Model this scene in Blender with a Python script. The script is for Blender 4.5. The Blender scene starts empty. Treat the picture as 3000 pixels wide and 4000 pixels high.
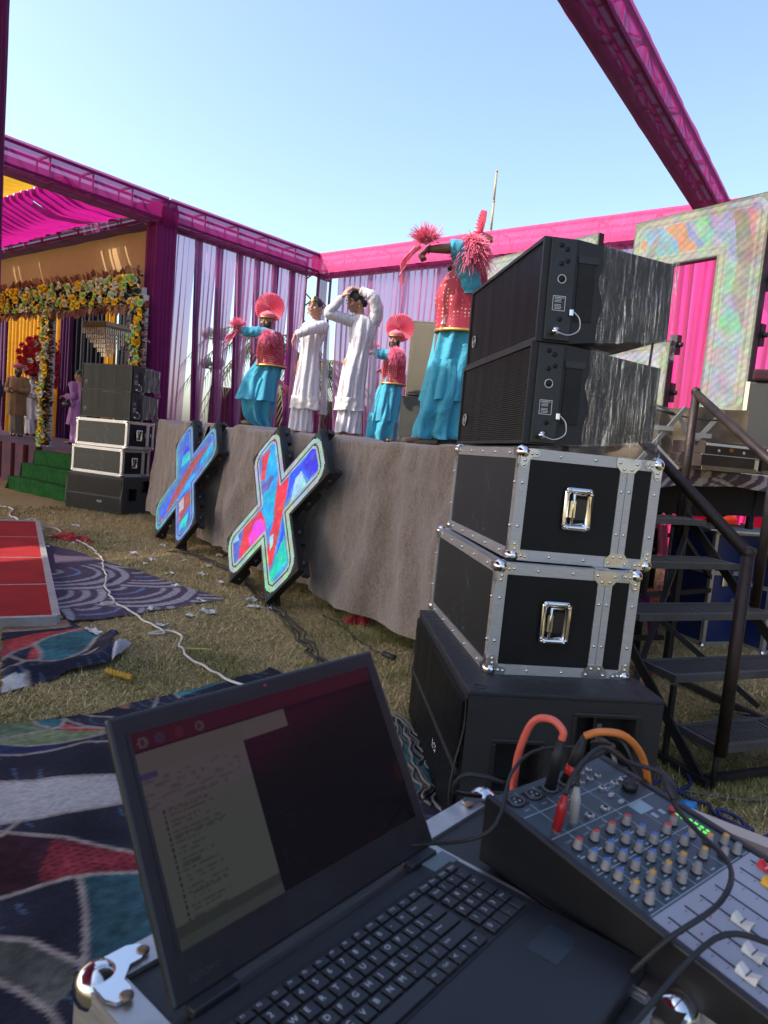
import bpy, bmesh, math, random
import numpy as np
from mathutils import Vector, Matrix, noise
random.seed(11); NR = np.random.RandomState(5)
R = math.radians; PI = math.pi
scene = bpy.context.scene
# ------------------------------------------------------------ camera
cam_d = bpy.data.cameras.new('camera'); cam = bpy.data.objects.new('camera', cam_d)
scene.collection.objects.link(cam); scene.camera = cam
_p, _r = R(5.7), R(5.0)
_f = Vector((0, math.cos(_p), -math.sin(_p))); _u0 = Vector((0, math.sin(_p), math.cos(_p))); _x0 = Vector((1, 0, 0))
_rt = _x0*math.cos(_r) + _u0*math.sin(_r); _up = _u0*math.cos(_r) - _x0*math.sin(_r)
cam.matrix_world = Matrix(((_rt.x, _up.x, -_f.x, 0), (_rt.y, _up.y, -_f.y, 0), (_rt.z, _up.z, -_f.z, 1.4), (0, 0, 0, 1)))
cam_d.sensor_fit = 'HORIZONTAL'; cam_d.sensor_width = 36; cam_d.lens = 33.22
cam_d.clip_start = 0.02; cam_d.clip_end = 3000
cam_d.dof.use_dof = True; cam_d.dof.focus_distance = 4.2; cam_d.dof.aperture_fstop = 13.0
# ------------------------------------------------------------ sky, sun, exposure
SUN_EL, SUN_AZ = R(40), R(-105)            # azimuth from +Y towards +X: low afternoon sun from the left
world = bpy.data.worlds.new('World'); scene.world = world; world.use_nodes = True
_wn = world.node_tree.nodes; _wl = world.node_tree.links; _wn.clear()
_sky = _wn.new('ShaderNodeTexSky'); _sky.sky_type = 'NISHITA'; _sky.sun_disc = False
_sky.sun_elevation = SUN_EL; _sky.sun_rotation = SUN_AZ; _sky.air_density = 1.0; _sky.dust_density = 2.8; _sky.ozone_density = 1.9
_bg = _wn.new('ShaderNodeBackground'); _bg.inputs[1].default_value = 0.15
_wo = _wn.new('ShaderNodeOutputWorld'); _wl.new(_sky.outputs[0], _bg.inputs[0]); _wl.new(_bg.outputs[0], _wo.inputs[0])
sun_d = bpy.data.lights.new('sun', 'SUN'); sun_d.energy = 2.6; sun_d.angle = R(0.6); sun_d.color = (1, .93, .82)
sun = bpy.data.objects.new('sun', sun_d); scene.collection.objects.link(sun)
_sd = Vector((math.sin(SUN_AZ)*math.cos(SUN_EL), math.cos(SUN_AZ)*math.cos(SUN_EL), math.sin(SUN_EL)))
sun.rotation_euler = _sd.to_track_quat('Z', 'Y').to_euler(); sun.location = (-20, -6, 20)
vs = scene.view_settings; vs.view_transform = 'Standard'; vs.look = 'None'; vs.exposure = 1.4; vs.gamma = 1.0; vs.use_curve_mapping = False
scene.cycles.transparent_max_bounces = 24; scene.cycles.max_bounces = 8; scene.cycles.use_denoising = True
# ------------------------------------------------------------ materials
MATS = {}
def _new(name):
    m = bpy.data.materials.new(name); m.use_nodes = True; nt = m.node_tree; nt.nodes.clear()
    o = nt.nodes.new('ShaderNodeOutputMaterial'); return m, nt, o
def nd(nt, t, ins=None, **kw):
    n = nt.nodes.new(t)
    for k, v in kw.items(): setattr(n, k, v)
    for k, v in (ins or {}).items():
        s = n.inputs[k]
        if isinstance(v, bpy.types.NodeSocket): nt.links.new(v, s)
        else: s.default_value = v
    return n
def c4(c, a=1.0): return (c[0], c[1], c[2], a)
def lum(c, k): return tuple(max(0, x*k) for x in c)
def mix(nt, fac, a, b):
    n = nt.nodes.new('ShaderNodeMix'); n.data_type = 'RGBA'
    for i, v in ((0, fac), (6, a), (7, b)):
        if isinstance(v, bpy.types.NodeSocket): nt.links.new(v, n.inputs[i])
        else: n.inputs[i].default_value = v if i == 0 else c4(v)
    return n.outputs[2]
def ramp(nt, fac, stops, interp='LINEAR'):
    n = nt.nodes.new('ShaderNodeValToRGB'); n.color_ramp.interpolation = interp
    e = n.color_ramp.elements
    while len(e) < len(stops): e.new(.5)
    for i, (p, c) in enumerate(stops):
        e[i].position = p; e[i].color = c4(c) if len(c) == 3 else c
    nt.links.new(fac, n.inputs[0]); return n.outputs[0]
def tc(nt, scale=(1, 1, 1), kind='Object'):
    t = nt.nodes.new('ShaderNodeTexCoord'); mp = nd(nt, 'ShaderNodeMapping', {'Scale': scale}); nt.links.new(t.outputs[kind], mp.inputs[0]); return mp.outputs[0]
def mat(name, col, rough=.6, metal=0., var=.15, vs=6., bump=0., bs=60., stretch=(1, 1, 1), col2=None, spec=.5, emit=None, estr=0, alpha=None):
    if name in MATS: return MATS[name]
    m, nt, o = _new(name); p = nd(nt, 'ShaderNodeBsdfPrincipled', {'Roughness': rough, 'Metallic': metal, 'Specular IOR Level': spec})
    v = tc(nt, stretch)
    n1 = nd(nt, 'ShaderNodeTexNoise', {'Vector': v, 'Scale': vs, 'Detail': 5., 'Roughness': .65})
    f = ramp(nt, n1.outputs[0], [(.3, (0, 0, 0)), (.7, (1, 1, 1))])
    nt.links.new(mix(nt, f, lum(col, 1-var), col2 or lum(col, 1+var)), p.inputs['Base Color'])
    r2 = nd(nt, 'ShaderNodeMapRange', {0: n1.outputs[0], 1: .3, 2: .7, 3: max(.03, rough-.1), 4: min(1, rough+.1)}); nt.links.new(r2.outputs[0], p.inputs['Roughness'])
    if bump:
        n2 = nd(nt, 'ShaderNodeTexNoise', {'Vector': v, 'Scale': bs, 'Detail': 3.})
        b = nd(nt, 'ShaderNodeBump', {'Height': n2.outputs[0], 'Strength': bump, 'Distance': .01}); nt.links.new(b.outputs[0], p.inputs['Normal'])
    if emit: p.inputs['Emission Color'].default_value = c4(emit); p.inputs['Emission Strength'].default_value = estr
    nt.links.new(p.outputs[0], o.inputs[0]); MATS[name] = m; return m
def cloth(name, col, sheer=0., trans=.35, rough=.9, var=.12, vs=5., weave=350., bump=.25, tint=None, col2=None, crease=0.):
    """woven fabric: diffuse + translucent, optionally see-through"""
    if name in MATS: return MATS[name]
    m, nt, o = _new(name); v = tc(nt)
    n1 = nd(nt, 'ShaderNodeTexNoise', {'Vector': v, 'Scale': vs, 'Detail': 6., 'Roughness': .6})
    c = mix(nt, n1.outputs[0], lum(col, 1-var*2), col2 or lum(col, 1+var*2))
    n2 = nd(nt, 'ShaderNodeTexNoise', {'Vector': v, 'Scale': weave, 'Detail': 2.})
    b = nd(nt, 'ShaderNodeBump', {'Height': n2.outputs[0], 'Strength': bump, 'Distance': .004})
    if crease:
        n3 = nd(nt, 'ShaderNodeTexNoise', {'Vector': tc(nt, (1, 1, .55)), 'Scale': 9., 'Detail': 4., 'Distortion': 1.5}); b = nd(nt, 'ShaderNodeBump', {'Height': n3.outputs[0], 'Strength': crease, 'Distance': .06, 'Normal': b.outputs[0]})
    p = nd(nt, 'ShaderNodeBsdfPrincipled', {'Base Color': c, 'Roughness': rough, 'Normal': b.outputs[0], 'Specular IOR Level': .2})
    try: p.inputs['Sheen Weight'].default_value = .15
    except Exception: pass
    t = nd(nt, 'ShaderNodeBsdfTranslucent', {'Color': c})
    s = nd(nt, 'ShaderNodeMixShader', {0: trans, 1: p.outputs[0], 2: t.outputs[0]}).outputs[0]
    if sheer:
        tr = nd(nt, 'ShaderNodeBsdfTransparent', {'Color': c4(tint or (1, 1, 1))})
        s = nd(nt, 'ShaderNodeMixShader', {0: sheer, 1: s, 2: tr.outputs[0]}).outputs[0]
    nt.links.new(s, o.inputs[0]); MATS[name] = m; return m
def attr_emit(name, strength=1.0, base=(.02, .02, .02)):
    if name in MATS: return MATS[name]
    m, nt, o = _new(name); a = nd(nt, 'ShaderNodeAttribute', attribute_name='Col')
    p = nd(nt, 'ShaderNodeBsdfPrincipled', {'Base Color': c4(base), 'Roughness': .6, 'Specular IOR Level': .2, 'Emission Color': a.outputs[0], 'Emission Strength': strength})
    nt.links.new(p.outputs[0], o.inputs[0]); MATS[name] = m; return m
def attr_diff(name, rough=.9, bump=.4, bs=220.):
    if name in MATS: return MATS[name]
    m, nt, o = _new(name); a = nd(nt, 'ShaderNodeAttribute', attribute_name='Col'); v = tc(nt)
    n = nd(nt, 'ShaderNodeTexNoise', {'Vector': v, 'Scale': bs, 'Detail': 3.})
    b = nd(nt, 'ShaderNodeBump', {'Height': n.outputs[0], 'Strength': bump, 'Distance': .006})
    p = nd(nt, 'ShaderNodeBsdfPrincipled', {'Base Color': a.outputs[0], 'Roughness': rough, 'Normal': b.outputs[0], 'Specular IOR Level': .15})
    nt.links.new(p.outputs[0], o.inputs[0]); MATS[name] = m; return m
# ------------------------------------------------------------ mesh builder
def frame(d):
    d = Vector(d).normalized(); a = Vector((0, 0, 1)) if abs(d.z) < .95 else Vector((1, 0, 0))
    x = a.cross(d).normalized(); return x, d.cross(x).normalized()
class MB:
    def __init__(s): s.v = []; s.f = []; s.sm = []; s.mi = []; s.cur = 0
    def add(s, vs, fs, smooth=False, M=None):
        o = len(s.v); s.v += [tuple(M @ Vector(p)) if M else tuple(p) for p in vs]
        for f in fs: s.f.append([i+o for i in f]); s.sm.append(smooth); s.mi.append(s.cur)
        return s
    def box(s, c, d, M=None, ch=0.):
        x, y, z = c; a, b, h = d[0]/2, d[1]/2, d[2]/2
        if ch <= 0:
            vs = [(x+i*a, y+j*b, z+k*h) for k in (-1, 1) for j in (-1, 1) for i in (-1, 1)]
            return s.add(vs, [(0, 2, 3, 1), (4, 5, 7, 6), (0, 1, 5, 4), (2, 6, 7, 3), (0, 4, 6, 2), (1, 3, 7, 5)], M=M)
        bm = bmesh.new(); bmesh.ops.create_cube(bm, size=1)
        for v in bm.verts: v.co = Vector((v.co.x*d[0]+x, v.co.y*d[1]+y, v.co.z*d[2]+z))
        bmesh.ops.bevel(bm, geom=bm.edges[:], offset=ch, segments=2, affect='EDGES', profile=.5)
        bm.verts.index_update(); s.add([v.co.copy() for v in bm.verts], [[v.index for v in f.verts] for f in bm.faces], M=M); bm.free(); return s
    def b2(s, lo, hi, M=None, ch=0.): return s.box([(a+b)/2 for a, b in zip(lo, hi)], [b-a for a, b in zip(lo, hi)], M, ch)
    def bar(s, p, q, w, h=None, up=(0, 0, 1)):
        p, q = Vector(p), Vector(q); d = (q-p).normalized(); up = Vector(up)
        if abs(d.dot(up)) > .98: up = Vector((1, 0, 0))
        x = d.cross(up).normalized(); y = x.cross(d); h = h or w
        vs = [e+x*(i*w/2)+y*(j*h/2) for e in (p, q) for i, j in ((-1, -1), (1, -1), (1, 1), (-1, 1))]
        return s.add(vs, [(0, 3, 2, 1), (4, 5, 6, 7), (0, 1, 5, 4), (1, 2, 6, 5), (2, 3, 7, 6), (3, 0, 4, 7)])
    def tube(s, pts, r, seg=8, cap=True, flat=1., smooth=True, x0=None):
        pts = [Vector(p) for p in pts]; n = len(pts); rr = r if isinstance(r, (list, tuple)) else [r]*n
        d = (pts[1]-pts[0]).normalized(); x, y = frame(d)
        if x0 is not None: x = (Vector(x0)-d*d.dot(Vector(x0))).normalized(); y = d.cross(x)
        vs = []
        for i, p in enumerate(pts):
            t = (pts[min(i+1, n-1)]-pts[max(i-1, 0)])
            t = t.normalized() if t.length > 1e-9 else d
            x = (x-t*t.dot(x)).normalized(); y = t.cross(x); k = rr[i]
            ka, kb = (k if isinstance(k, tuple) else (k, k*flat))
            vs += [p+x*(math.cos(2*PI*j/seg)*ka)+y*(math.sin(2*PI*j/seg)*kb) for j in range(seg)]
        fs = [(i*seg+j, i*seg+(j+1) % seg, (i+1)*seg+(j+1) % seg, (i+1)*seg+j) for i in range(n-1) for j in range(seg)]
        if cap: fs += [tuple(range(seg))[::-1], tuple(range((n-1)*seg, n*seg))]
        return s.add(vs, fs, smooth)
    def cyl(s, p, q, r, seg=16, r2=None, smooth=True):
        return s.tube([p, q], [r, r if r2 is None else r2], seg, smooth=smooth)
    def sph(s, c, r, seg=12, M=None):
        rx, ry, rz = r if isinstance(r, (tuple, list)) else (r, r, r); n = max(4, seg//2); vs = [(c[0], c[1], c[2]-rz)]
        for i in range(1, n):
            a = PI*i/n-PI/2
            vs += [(c[0]+rx*math.cos(a)*math.cos(2*PI*j/seg), c[1]+ry*math.cos(a)*math.sin(2*PI*j/seg), c[2]+rz*math.sin(a)) for j in range(seg)]
        vs.append((c[0], c[1], c[2]+rz)); L = len(vs)-1
        fs = [(0, 1+(j+1) % seg, 1+j) for j in range(seg)]
        fs += [(1+(i-1)*seg+j, 1+(i-1)*seg+(j+1) % seg, 1+i*seg+(j+1) % seg, 1+i*seg+j) for i in range(1, n-1) for j in range(seg)]
        fs += [(L, 1+(n-2)*seg+j, 1+(n-2)*seg+(j+1) % seg) for j in range(seg)]
        return s.add(vs, fs, True, M)
    def prism(s, poly, h, M=None, z0=0.):
        n = len(poly); vs = [(x, y, z0) for x, y in poly]+[(x, y, z0+h) for x, y in poly]
        fs = [tuple(range(n))[::-1], tuple(range(n, 2*n))]+[(i, (i+1) % n, n+(i+1) % n, n+i) for i in range(n)]
        return s.add(vs, fs, M=M)
    def grid(s, fn, nu, nv, smooth=True, closeu=False):
        vs = [fn(i/nu, j/nv) for j in range(nv+1) for i in range(nu if closeu else nu+1)]; w = nu if closeu else nu+1
        fs = [(j*w+i, j*w+(i+1) % w, (j+1)*w+(i+1) % w, (j+1)*w+i) for j in range(nv) for i in range(nu)]
        return s.add(vs, fs, smooth)
    def mesh(s, name):
        m = bpy.data.meshes.new(name); m.from_pydata(s.v, [], s.f); m.polygons.foreach_set('use_smooth', s.sm)
        m.polygons.foreach_set('material_index', s.mi); m.update(); return m
    def obj(s, name, mt, parent=None, loc=None, rot=None, bevel=0, **tags):
        return link(name, s.mesh(name), mt, parent, loc, rot, bevel, **tags)
COL = scene.collection.objects
def link(name, me, mt=None, parent=None, loc=None, rot=None, bevel=0, **tags):
    o = bpy.data.objects.new(name, me); COL.link(o)
    if mt is not None and len(me.materials) == 0:
        for x in (mt if isinstance(mt, (list, tuple)) else [mt]): me.materials.append(x)
    if parent is not None: o.parent = parent
    if loc is not None: o.location = loc
    if rot is not None: o.rotation_euler = rot
    if bevel:
        b = o.modifiers.new('bevel', 'BEVEL'); b.width = bevel; b.segments = 2; b.limit_method = 'ANGLE'; b.angle_limit = R(40)
    for k, v in tags.items(): o[k] = v
    return o
def thing(name, label, cat, loc=(0, 0, 0), rot=(0, 0, 0), group=None):
    o = bpy.data.objects.new(name, None); COL.link(o); o.location = loc; o.rotation_euler = rot
    o['label'] = label; o['category'] = cat; o.empty_display_size = .1
    if group: o['group'] = group
    return o
def tag(o, label, cat, group=None):
    o['label'] = label; o['category'] = cat
    if group: o['group'] = group
    return o
def dup(root, loc=None, rot=None, label=None, parent=None):
    r = root.copy(); COL.link(r)
    if parent is not None: r.parent = parent
    if loc is not None: r.location = loc
    if rot is not None: r.rotation_euler = rot
    if label: r['label'] = label
    for ch in list(root.children):
        dup(ch, parent=r)
    return r
def text_mesh(txt, size, align='CENTER'):
    cu = bpy.data.curves.new('txt', 'FONT'); cu.body = txt; cu.size = size; cu.align_x = align; cu.align_y = 'CENTER'; cu.resolution_u = 2
    o = bpy.data.objects.new('txt', cu); me = bpy.data.meshes.new_from_object(o); bpy.data.objects.remove(o); bpy.data.curves.remove(cu); return me
def text(name, txt, size, mt, parent, loc, M3, align='CENTER'):
    me = text_mesh(txt, size, align); me.materials.clear()
    o = link(name, me, mt, parent); o.matrix_local = Matrix.Translation(loc) @ M3.to_4x4(); return o
def axes3(x, y):
    x = Vector(x).normalized(); y = Vector(y).normalized(); z = x.cross(y)
    return Matrix((x, y, z)).transposed()
def nz(x, y=0., z=0.): return noise.noise((x, y, z))
def smooth_path(pts, n=6):
    P = [Vector(p) for p in pts]; out = []
    for i in range(len(P)-1):
        a, b, c, d = P[max(i-1, 0)], P[i], P[i+1], P[min(i+2, len(P)-1)]
        for k in range(n):
            t = k/n; out.append(.5*((2*b)+(c-a)*t+(2*a-5*b+4*c-d)*t*t+(-a+3*b-3*c+d)*t**3))
    return out+[P[-1]]
def cable(name, pts, r, mt, label=None, parent=None, wob=0., cat='cable', group=None, seg=6, n=6):
    P = smooth_path(pts, n)
    if wob: P = [p+Vector((nz(p.x*9, p.y*9, 1)*wob, nz(p.x*9, p.y*9, 7)*wob, 0)) for p in P]
    o = MB().tube(P, r, seg).obj(name, mt, parent)
    if label: tag(o, label, cat, group)
    return o
# frequently used world directions
A = Vector((.602, .799, 0))                 # along the left tent wall, away from the camera
B = Vector((.785, -.620, 0)).normalized()   # along the back curtain wall, to the right
U = Vector((.559, -.829, 0))                # along the stage front, towards the camera
N = Vector((.829, .559, 0))                 # from the stage front to its rear
def P3(v, z): return Vector((v[0], v[1], z))
PIL = Vector((-3.9, 11.55, 0)); COR = Vector((-1.68, 14.28, 0)); ZB, ZT = 4.5, 4.84
SL = Vector((-3.36, 10.25, 0)); SZ = 1.38
# ------------------------------------------------------------ layout of the ground in metres
WAVE_RUG = [(-3.601, 7.459), (-3.109, 7.151), (-2.737, 6.825), (-2.262, 6.513), (-1.811, 6.13), (-1.466, 5.856), (-1.213, 5.664), (-1.374, 5.465), (-1.546, 5.197), (-1.754, 4.913), (-1.911, 4.709), (-2.008, 4.643), (-2.074, 4.674), (-2.561, 5.35)]
LEAF_RUG_MID = [(-2.407, 4.461), (-2.218, 4.584), (-2.093, 4.717), (-1.891, 4.518), (-1.735, 4.384), (-1.634, 4.329), (-1.566, 4.316), (-1.546, 4.127), (-1.459, 3.915), (-1.465, 3.832), (-1.603, 3.678), (-1.692, 3.523), (-1.79, 3.339)]
LEAF_RUG_NEAR = [(-1.705, 2.964), (-1.504, 3.074), (-1.263, 3.244), (-1.08, 3.477), (-0.867, 3.723), (-0.656, 3.979), (-0.596, 4.105), (-0.503, 4.02), (-0.192, 3.797), (0.143, 3.522), (0.25, 3.249), (0.398, 2.382)]
WHITE_CABLE = [[(-5.422, 9.943), (-5.281, 9.886), (-5.116, 9.719), (-4.969, 9.36), (-4.818, 9.094), (-4.704, 9.0), (-4.564, 8.807)], [(-4.182, 8.532), (-4.042, 8.416), (-3.962, 8.443), (-3.805, 8.286), (-3.601, 7.98), (-3.539, 7.981), (-3.312, 7.684), (-3.105, 7.439), (-2.969, 7.27), (-2.864, 7.075), (-2.708, 6.827), (-2.591, 6.581), (-2.514, 6.376), (-2.374, 6.105), (-2.304, 5.896), (-2.217, 5.679), (-2.129, 5.538), (-2.061, 5.396), (-1.989, 5.29), (-1.952, 5.187), (-1.988, 5.138), (-2.031, 5.137), (-2.035, 5.17), (-1.965, 5.212), (-1.853, 5.115), (-1.769, 5.027), (-1.724, 4.965), (-1.624, 4.854), (-1.525, 4.72), (-1.453, 4.664), (-1.388, 4.589), (-1.371, 4.537), (-1.414, 4.513), (-1.456, 4.518), (-1.388, 4.589), (-1.352, 4.608), (-1.302, 4.578), (-1.249, 4.503), (-1.22, 4.422), (-1.203, 4.298), (-1.166, 4.27), (-1.123, 4.171), (-1.061, 4.082), (-0.996, 4.013), (-0.932, 3.941), (-0.862, 3.87), (-0.792, 3.793), (-0.726, 3.765), (-0.656, 3.714)]]
PAPERS = [(-4.484, 8.959), (-4.035, 8.307), (-3.669, 7.865), (-3.436, 7.204), (-3.312, 7.553), (-2.559, 7.274), (-2.29, 7.003), (-2.268, 6.783), (-2.464, 7.907), (-1.977, 7.1), (-1.691, 6.94), (-1.641, 6.517), (-1.917, 6.427), (-1.727, 5.966), (-1.392, 6.258), (-1.394, 5.538), (-1.655, 5.157), (-1.216, 5.173), (-1.334, 5.039), (-1.457, 4.752), (-1.802, 4.468), (-1.026, 5.708), (-0.959, 5.49), (-3.639, 6.834), (-3.83, 8.777), (-1.742, 7.596)]
PAPERS2 = [(-1.017, 5.681), (-0.933, 5.476), (-0.831, 5.452), (-0.853, 5.859), (-1.248, 5.221), (-1.3, 5.24)]
STRAW = [(-1.161, 4.271), (-0.986, 4.297)]
ROPE = [(-1.43, 3.741), (-1.378, 3.717), (-1.319, 3.694), (-1.265, 3.671)]
REDCLOTH = [(-3.65, 7.917), (-3.503, 7.883), (-3.295, 7.765)]
REDCLOTH2 = [(-0.173, 5.341), (-0.08, 5.248)]
FLAP = [(-1.599, 4.19), (-1.456, 4.2), (-1.442, 3.851)]
BLACK_CABLE1 = [(-2.25, 7.583), (-1.979, 7.479), (-1.622, 7.033), (-1.3, 6.615), (-0.981, 5.838), (-0.704, 5.301), (-0.497, 4.786), (-0.317, 4.268), (-0.148, 3.892)]
BLACK_CABLE2 = [(-0.395, 5.411), (-0.252, 5.18), (-0.152, 4.932), (-0.012, 4.656), (0.099, 4.502)]
GREY_CABLES = [[(0.181, 3.428), (0.214, 3.214), (0.25, 3.026), (0.263, 2.854), (0.293, 2.703), (0.311, 2.565)], [(0.168, 3.497), (0.249, 3.274), (0.286, 3.033), (0.294, 2.819), (0.328, 2.672)], [(0.183, 3.315), (0.219, 3.02), (0.251, 2.811), (0.261, 2.625)]]
BLUE_CABLE = [(1.422, 3.255), (1.465, 3.144), (1.441, 2.986), (1.319, 2.883), (1.258, 2.932), (1.349, 3.011), (1.407, 2.859), (1.437, 2.752), (1.484, 2.656), (1.526, 2.63), (1.541, 2.734), (1.478, 2.759), (1.465, 2.653), (1.492, 2.53), (1.53, 2.505)]
BLUE_CABLE2 = [(1.254, 2.978), (1.258, 2.781), (1.348, 2.723), (1.401, 2.596), (1.428, 2.507), (1.571, 2.585)]
GREY_CABLE_R = [(1.333, 2.97), (1.48, 2.935), (1.606, 2.905), (1.748, 2.914)]
NEAR_LINES = [[(-1.671, 2.762), (-1.531, 2.869), (-1.436, 2.952), (-1.37, 3.007), (-1.136, 3.068)], [(-1.714, 2.831), (-1.504, 2.819), (-1.389, 2.819), (-1.288, 2.862), (-1.203, 2.937), (-1.131, 3.02), (-1.036, 3.226)], [(-1.638, 2.708), (-1.448, 2.717), (-1.371, 2.732), (-1.285, 2.786), (-1.228, 2.851), (-1.19, 2.906), (-1.084, 2.936), (-0.949, 2.973)], [(-1.504, 2.491), (-1.34, 2.521), (-1.231, 2.547), (-1.129, 2.591), (-0.949, 2.657), (-0.745, 2.765)], [(-1.32, 2.194), (-1.192, 2.251), (-1.083, 2.308), (-1.021, 2.355), (-0.854, 2.456), (-0.639, 2.621)], [(-1.326, 2.203), (-1.168, 2.209), (-1.038, 2.205), (-0.954, 2.209), (-0.884, 2.196), (-0.781, 2.179), (-0.713, 2.167), (-0.552, 2.12)], [(-1.092, 1.825), (-0.995, 1.893), (-0.953, 1.928), (-0.903, 1.973), (-0.852, 2.007), (-0.776, 2.038), (-0.668, 2.07), (-0.545, 2.096)], [(-0.819, 2.012), (-0.783, 1.951), (-0.734, 1.858), (-0.697, 1.772), (-0.665, 1.687)], [(-1.033, 1.73), (-0.912, 1.742), (-0.835, 1.743), (-0.755, 1.711), (-0.705, 1.694), (-0.668, 1.676), (-0.609, 1.634)], [(-0.933, 1.634), (-0.835, 1.602), (-0.771, 1.579), (-0.681, 1.53), (-0.615, 1.469)], [(-1.494, 3.067), (-1.447, 3.032), (-1.369, 3.004), (-1.348, 3.044), (-1.376, 3.121)], [(-1.376, 3.121), (-1.326, 3.085), (-1.254, 3.055), (-1.154, 3.059)], [(-1.324, 3.2), (-1.262, 3.179), (-1.181, 3.183)], [(-1.067, 3.483), (-1.047, 3.41), (-1.039, 3.326)], [(-1.021, 3.576), (-0.958, 3.498)], [(-1.154, 2.182), (-1.143, 2.272)]]
NEAR_POLYS = [('green', [(-1.816, 2.996), (-1.629, 3.046), (-1.502, 3.084), (-1.447, 3.032), (-1.383, 3.005), (-1.533, 2.872), (-1.671, 2.762)]), ('lime', [(-1.688, 2.789), (-1.527, 2.862), (-1.376, 2.989), (-1.258, 2.997), (-1.134, 3.046), (-1.203, 2.937), (-1.288, 2.862), (-1.389, 2.819), (-1.504, 2.819), (-1.714, 2.831)]), ('teal', [(-1.495, 3.076), (-1.383, 3.119), (-1.348, 3.053), (-1.364, 3.009), (-1.447, 3.032)]), ('red', [(-1.369, 3.004), (-1.342, 3.055), (-1.251, 3.047), (-1.134, 3.063), (-1.207, 3.012), (-1.299, 2.993)]), ('blue', [(-1.705, 2.817), (-1.5, 2.812), (-1.385, 2.811), (-1.284, 2.855), (-1.231, 2.858), (-1.288, 2.792), (-1.374, 2.738), (-1.638, 2.708)]), ('grey', [(-1.498, 2.482), (-1.337, 2.515), (-1.228, 2.541), (-1.126, 2.585), (-0.946, 2.651), (-0.743, 2.758), (-0.637, 2.615), (-0.854, 2.456), (-1.021, 2.355), (-1.083, 2.308), (-1.192, 2.251), (-1.32, 2.194)]), ('maroon', [(-1.323, 2.199), (-1.166, 2.204), (-1.036, 2.201), (-0.95, 2.2), (-0.862, 2.01), (-0.954, 1.932), (-0.999, 1.9), (-1.092, 1.825)]), ('red2', [(-0.987, 2.199), (-0.882, 2.192), (-0.78, 2.175), (-0.712, 2.162), (-0.551, 2.116), (-0.545, 2.096), (-0.777, 2.039), (-0.852, 2.007), (-0.912, 1.971), (-0.944, 2.006)]), ('teal2', [(-0.815, 2.012), (-0.775, 2.036), (-0.667, 2.068), (-0.543, 2.092), (-0.423, 1.688), (-0.661, 1.688), (-0.729, 1.859)]), ('olive', [(-1.028, 1.722), (-0.91, 1.738), (-0.832, 1.738), (-0.753, 1.707), (-0.692, 1.684), (-0.649, 1.613), (-0.676, 1.536), (-0.772, 1.581), (-0.836, 1.605)]), ('orange', [(-1.231, 3.313), (-1.173, 3.391), (-1.137, 3.293)]), ('teal', [(-1.021, 3.576), (-0.991, 3.607), (-0.81, 3.915), (-0.781, 3.787), (-0.962, 3.508)]), ('teal', [(0.163, 3.454), (1.287, 3.521), (1.04, 2.744), (0.155, 2.739)])]
MID_LINES = [[(-2.047, 3.807), (-2.052, 3.978), (-2.021, 4.095), (-2.022, 4.143), (-2.008, 4.298), (-1.891, 4.518)], [(-2.015, 4.129), (-1.906, 3.991), (-1.855, 3.861), (-1.921, 3.828), (-1.953, 3.635)], [(-1.841, 3.851), (-1.737, 3.88), (-1.688, 4.069), (-1.735, 4.384)], [(-1.953, 3.635), (-1.86, 3.711), (-1.705, 3.847), (-1.631, 4.086)], [(-1.911, 3.56), (-1.878, 3.681), (-1.687, 3.771), (-1.576, 3.911)], [(-1.78, 3.571), (-1.707, 3.451)], [(-2.049, 3.891), (-1.964, 3.844), (-1.921, 3.828)], [(-2.312, 4.289), (-2.136, 4.419), (-2.003, 4.519)]]
MID_POLYS = [('red', [(-2.225, 4.13), (-2.114, 4.335), (-1.904, 4.525), (-1.872, 4.486), (-1.909, 4.312), (-2.008, 4.18), (-2.05, 4.009), (-2.047, 3.807)]), ('teal', [(-2.015, 4.129), (-2.004, 4.289), (-1.919, 4.445), (-1.856, 4.484), (-1.742, 4.382), (-1.696, 4.209), (-1.696, 4.067), (-1.741, 3.887), (-1.832, 3.867), (-1.907, 3.99)]), ('red', [(-2.014, 4.107), (-1.912, 3.989), (-1.864, 3.869), (-1.922, 3.847)]), ('orange', [(-2.389, 4.429), (-2.074, 4.674), (-1.977, 4.528), (-2.321, 4.304)]), ('white', [(-1.872, 3.488), (-1.778, 3.566), (-1.724, 3.492), (-1.794, 3.347)])]
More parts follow.
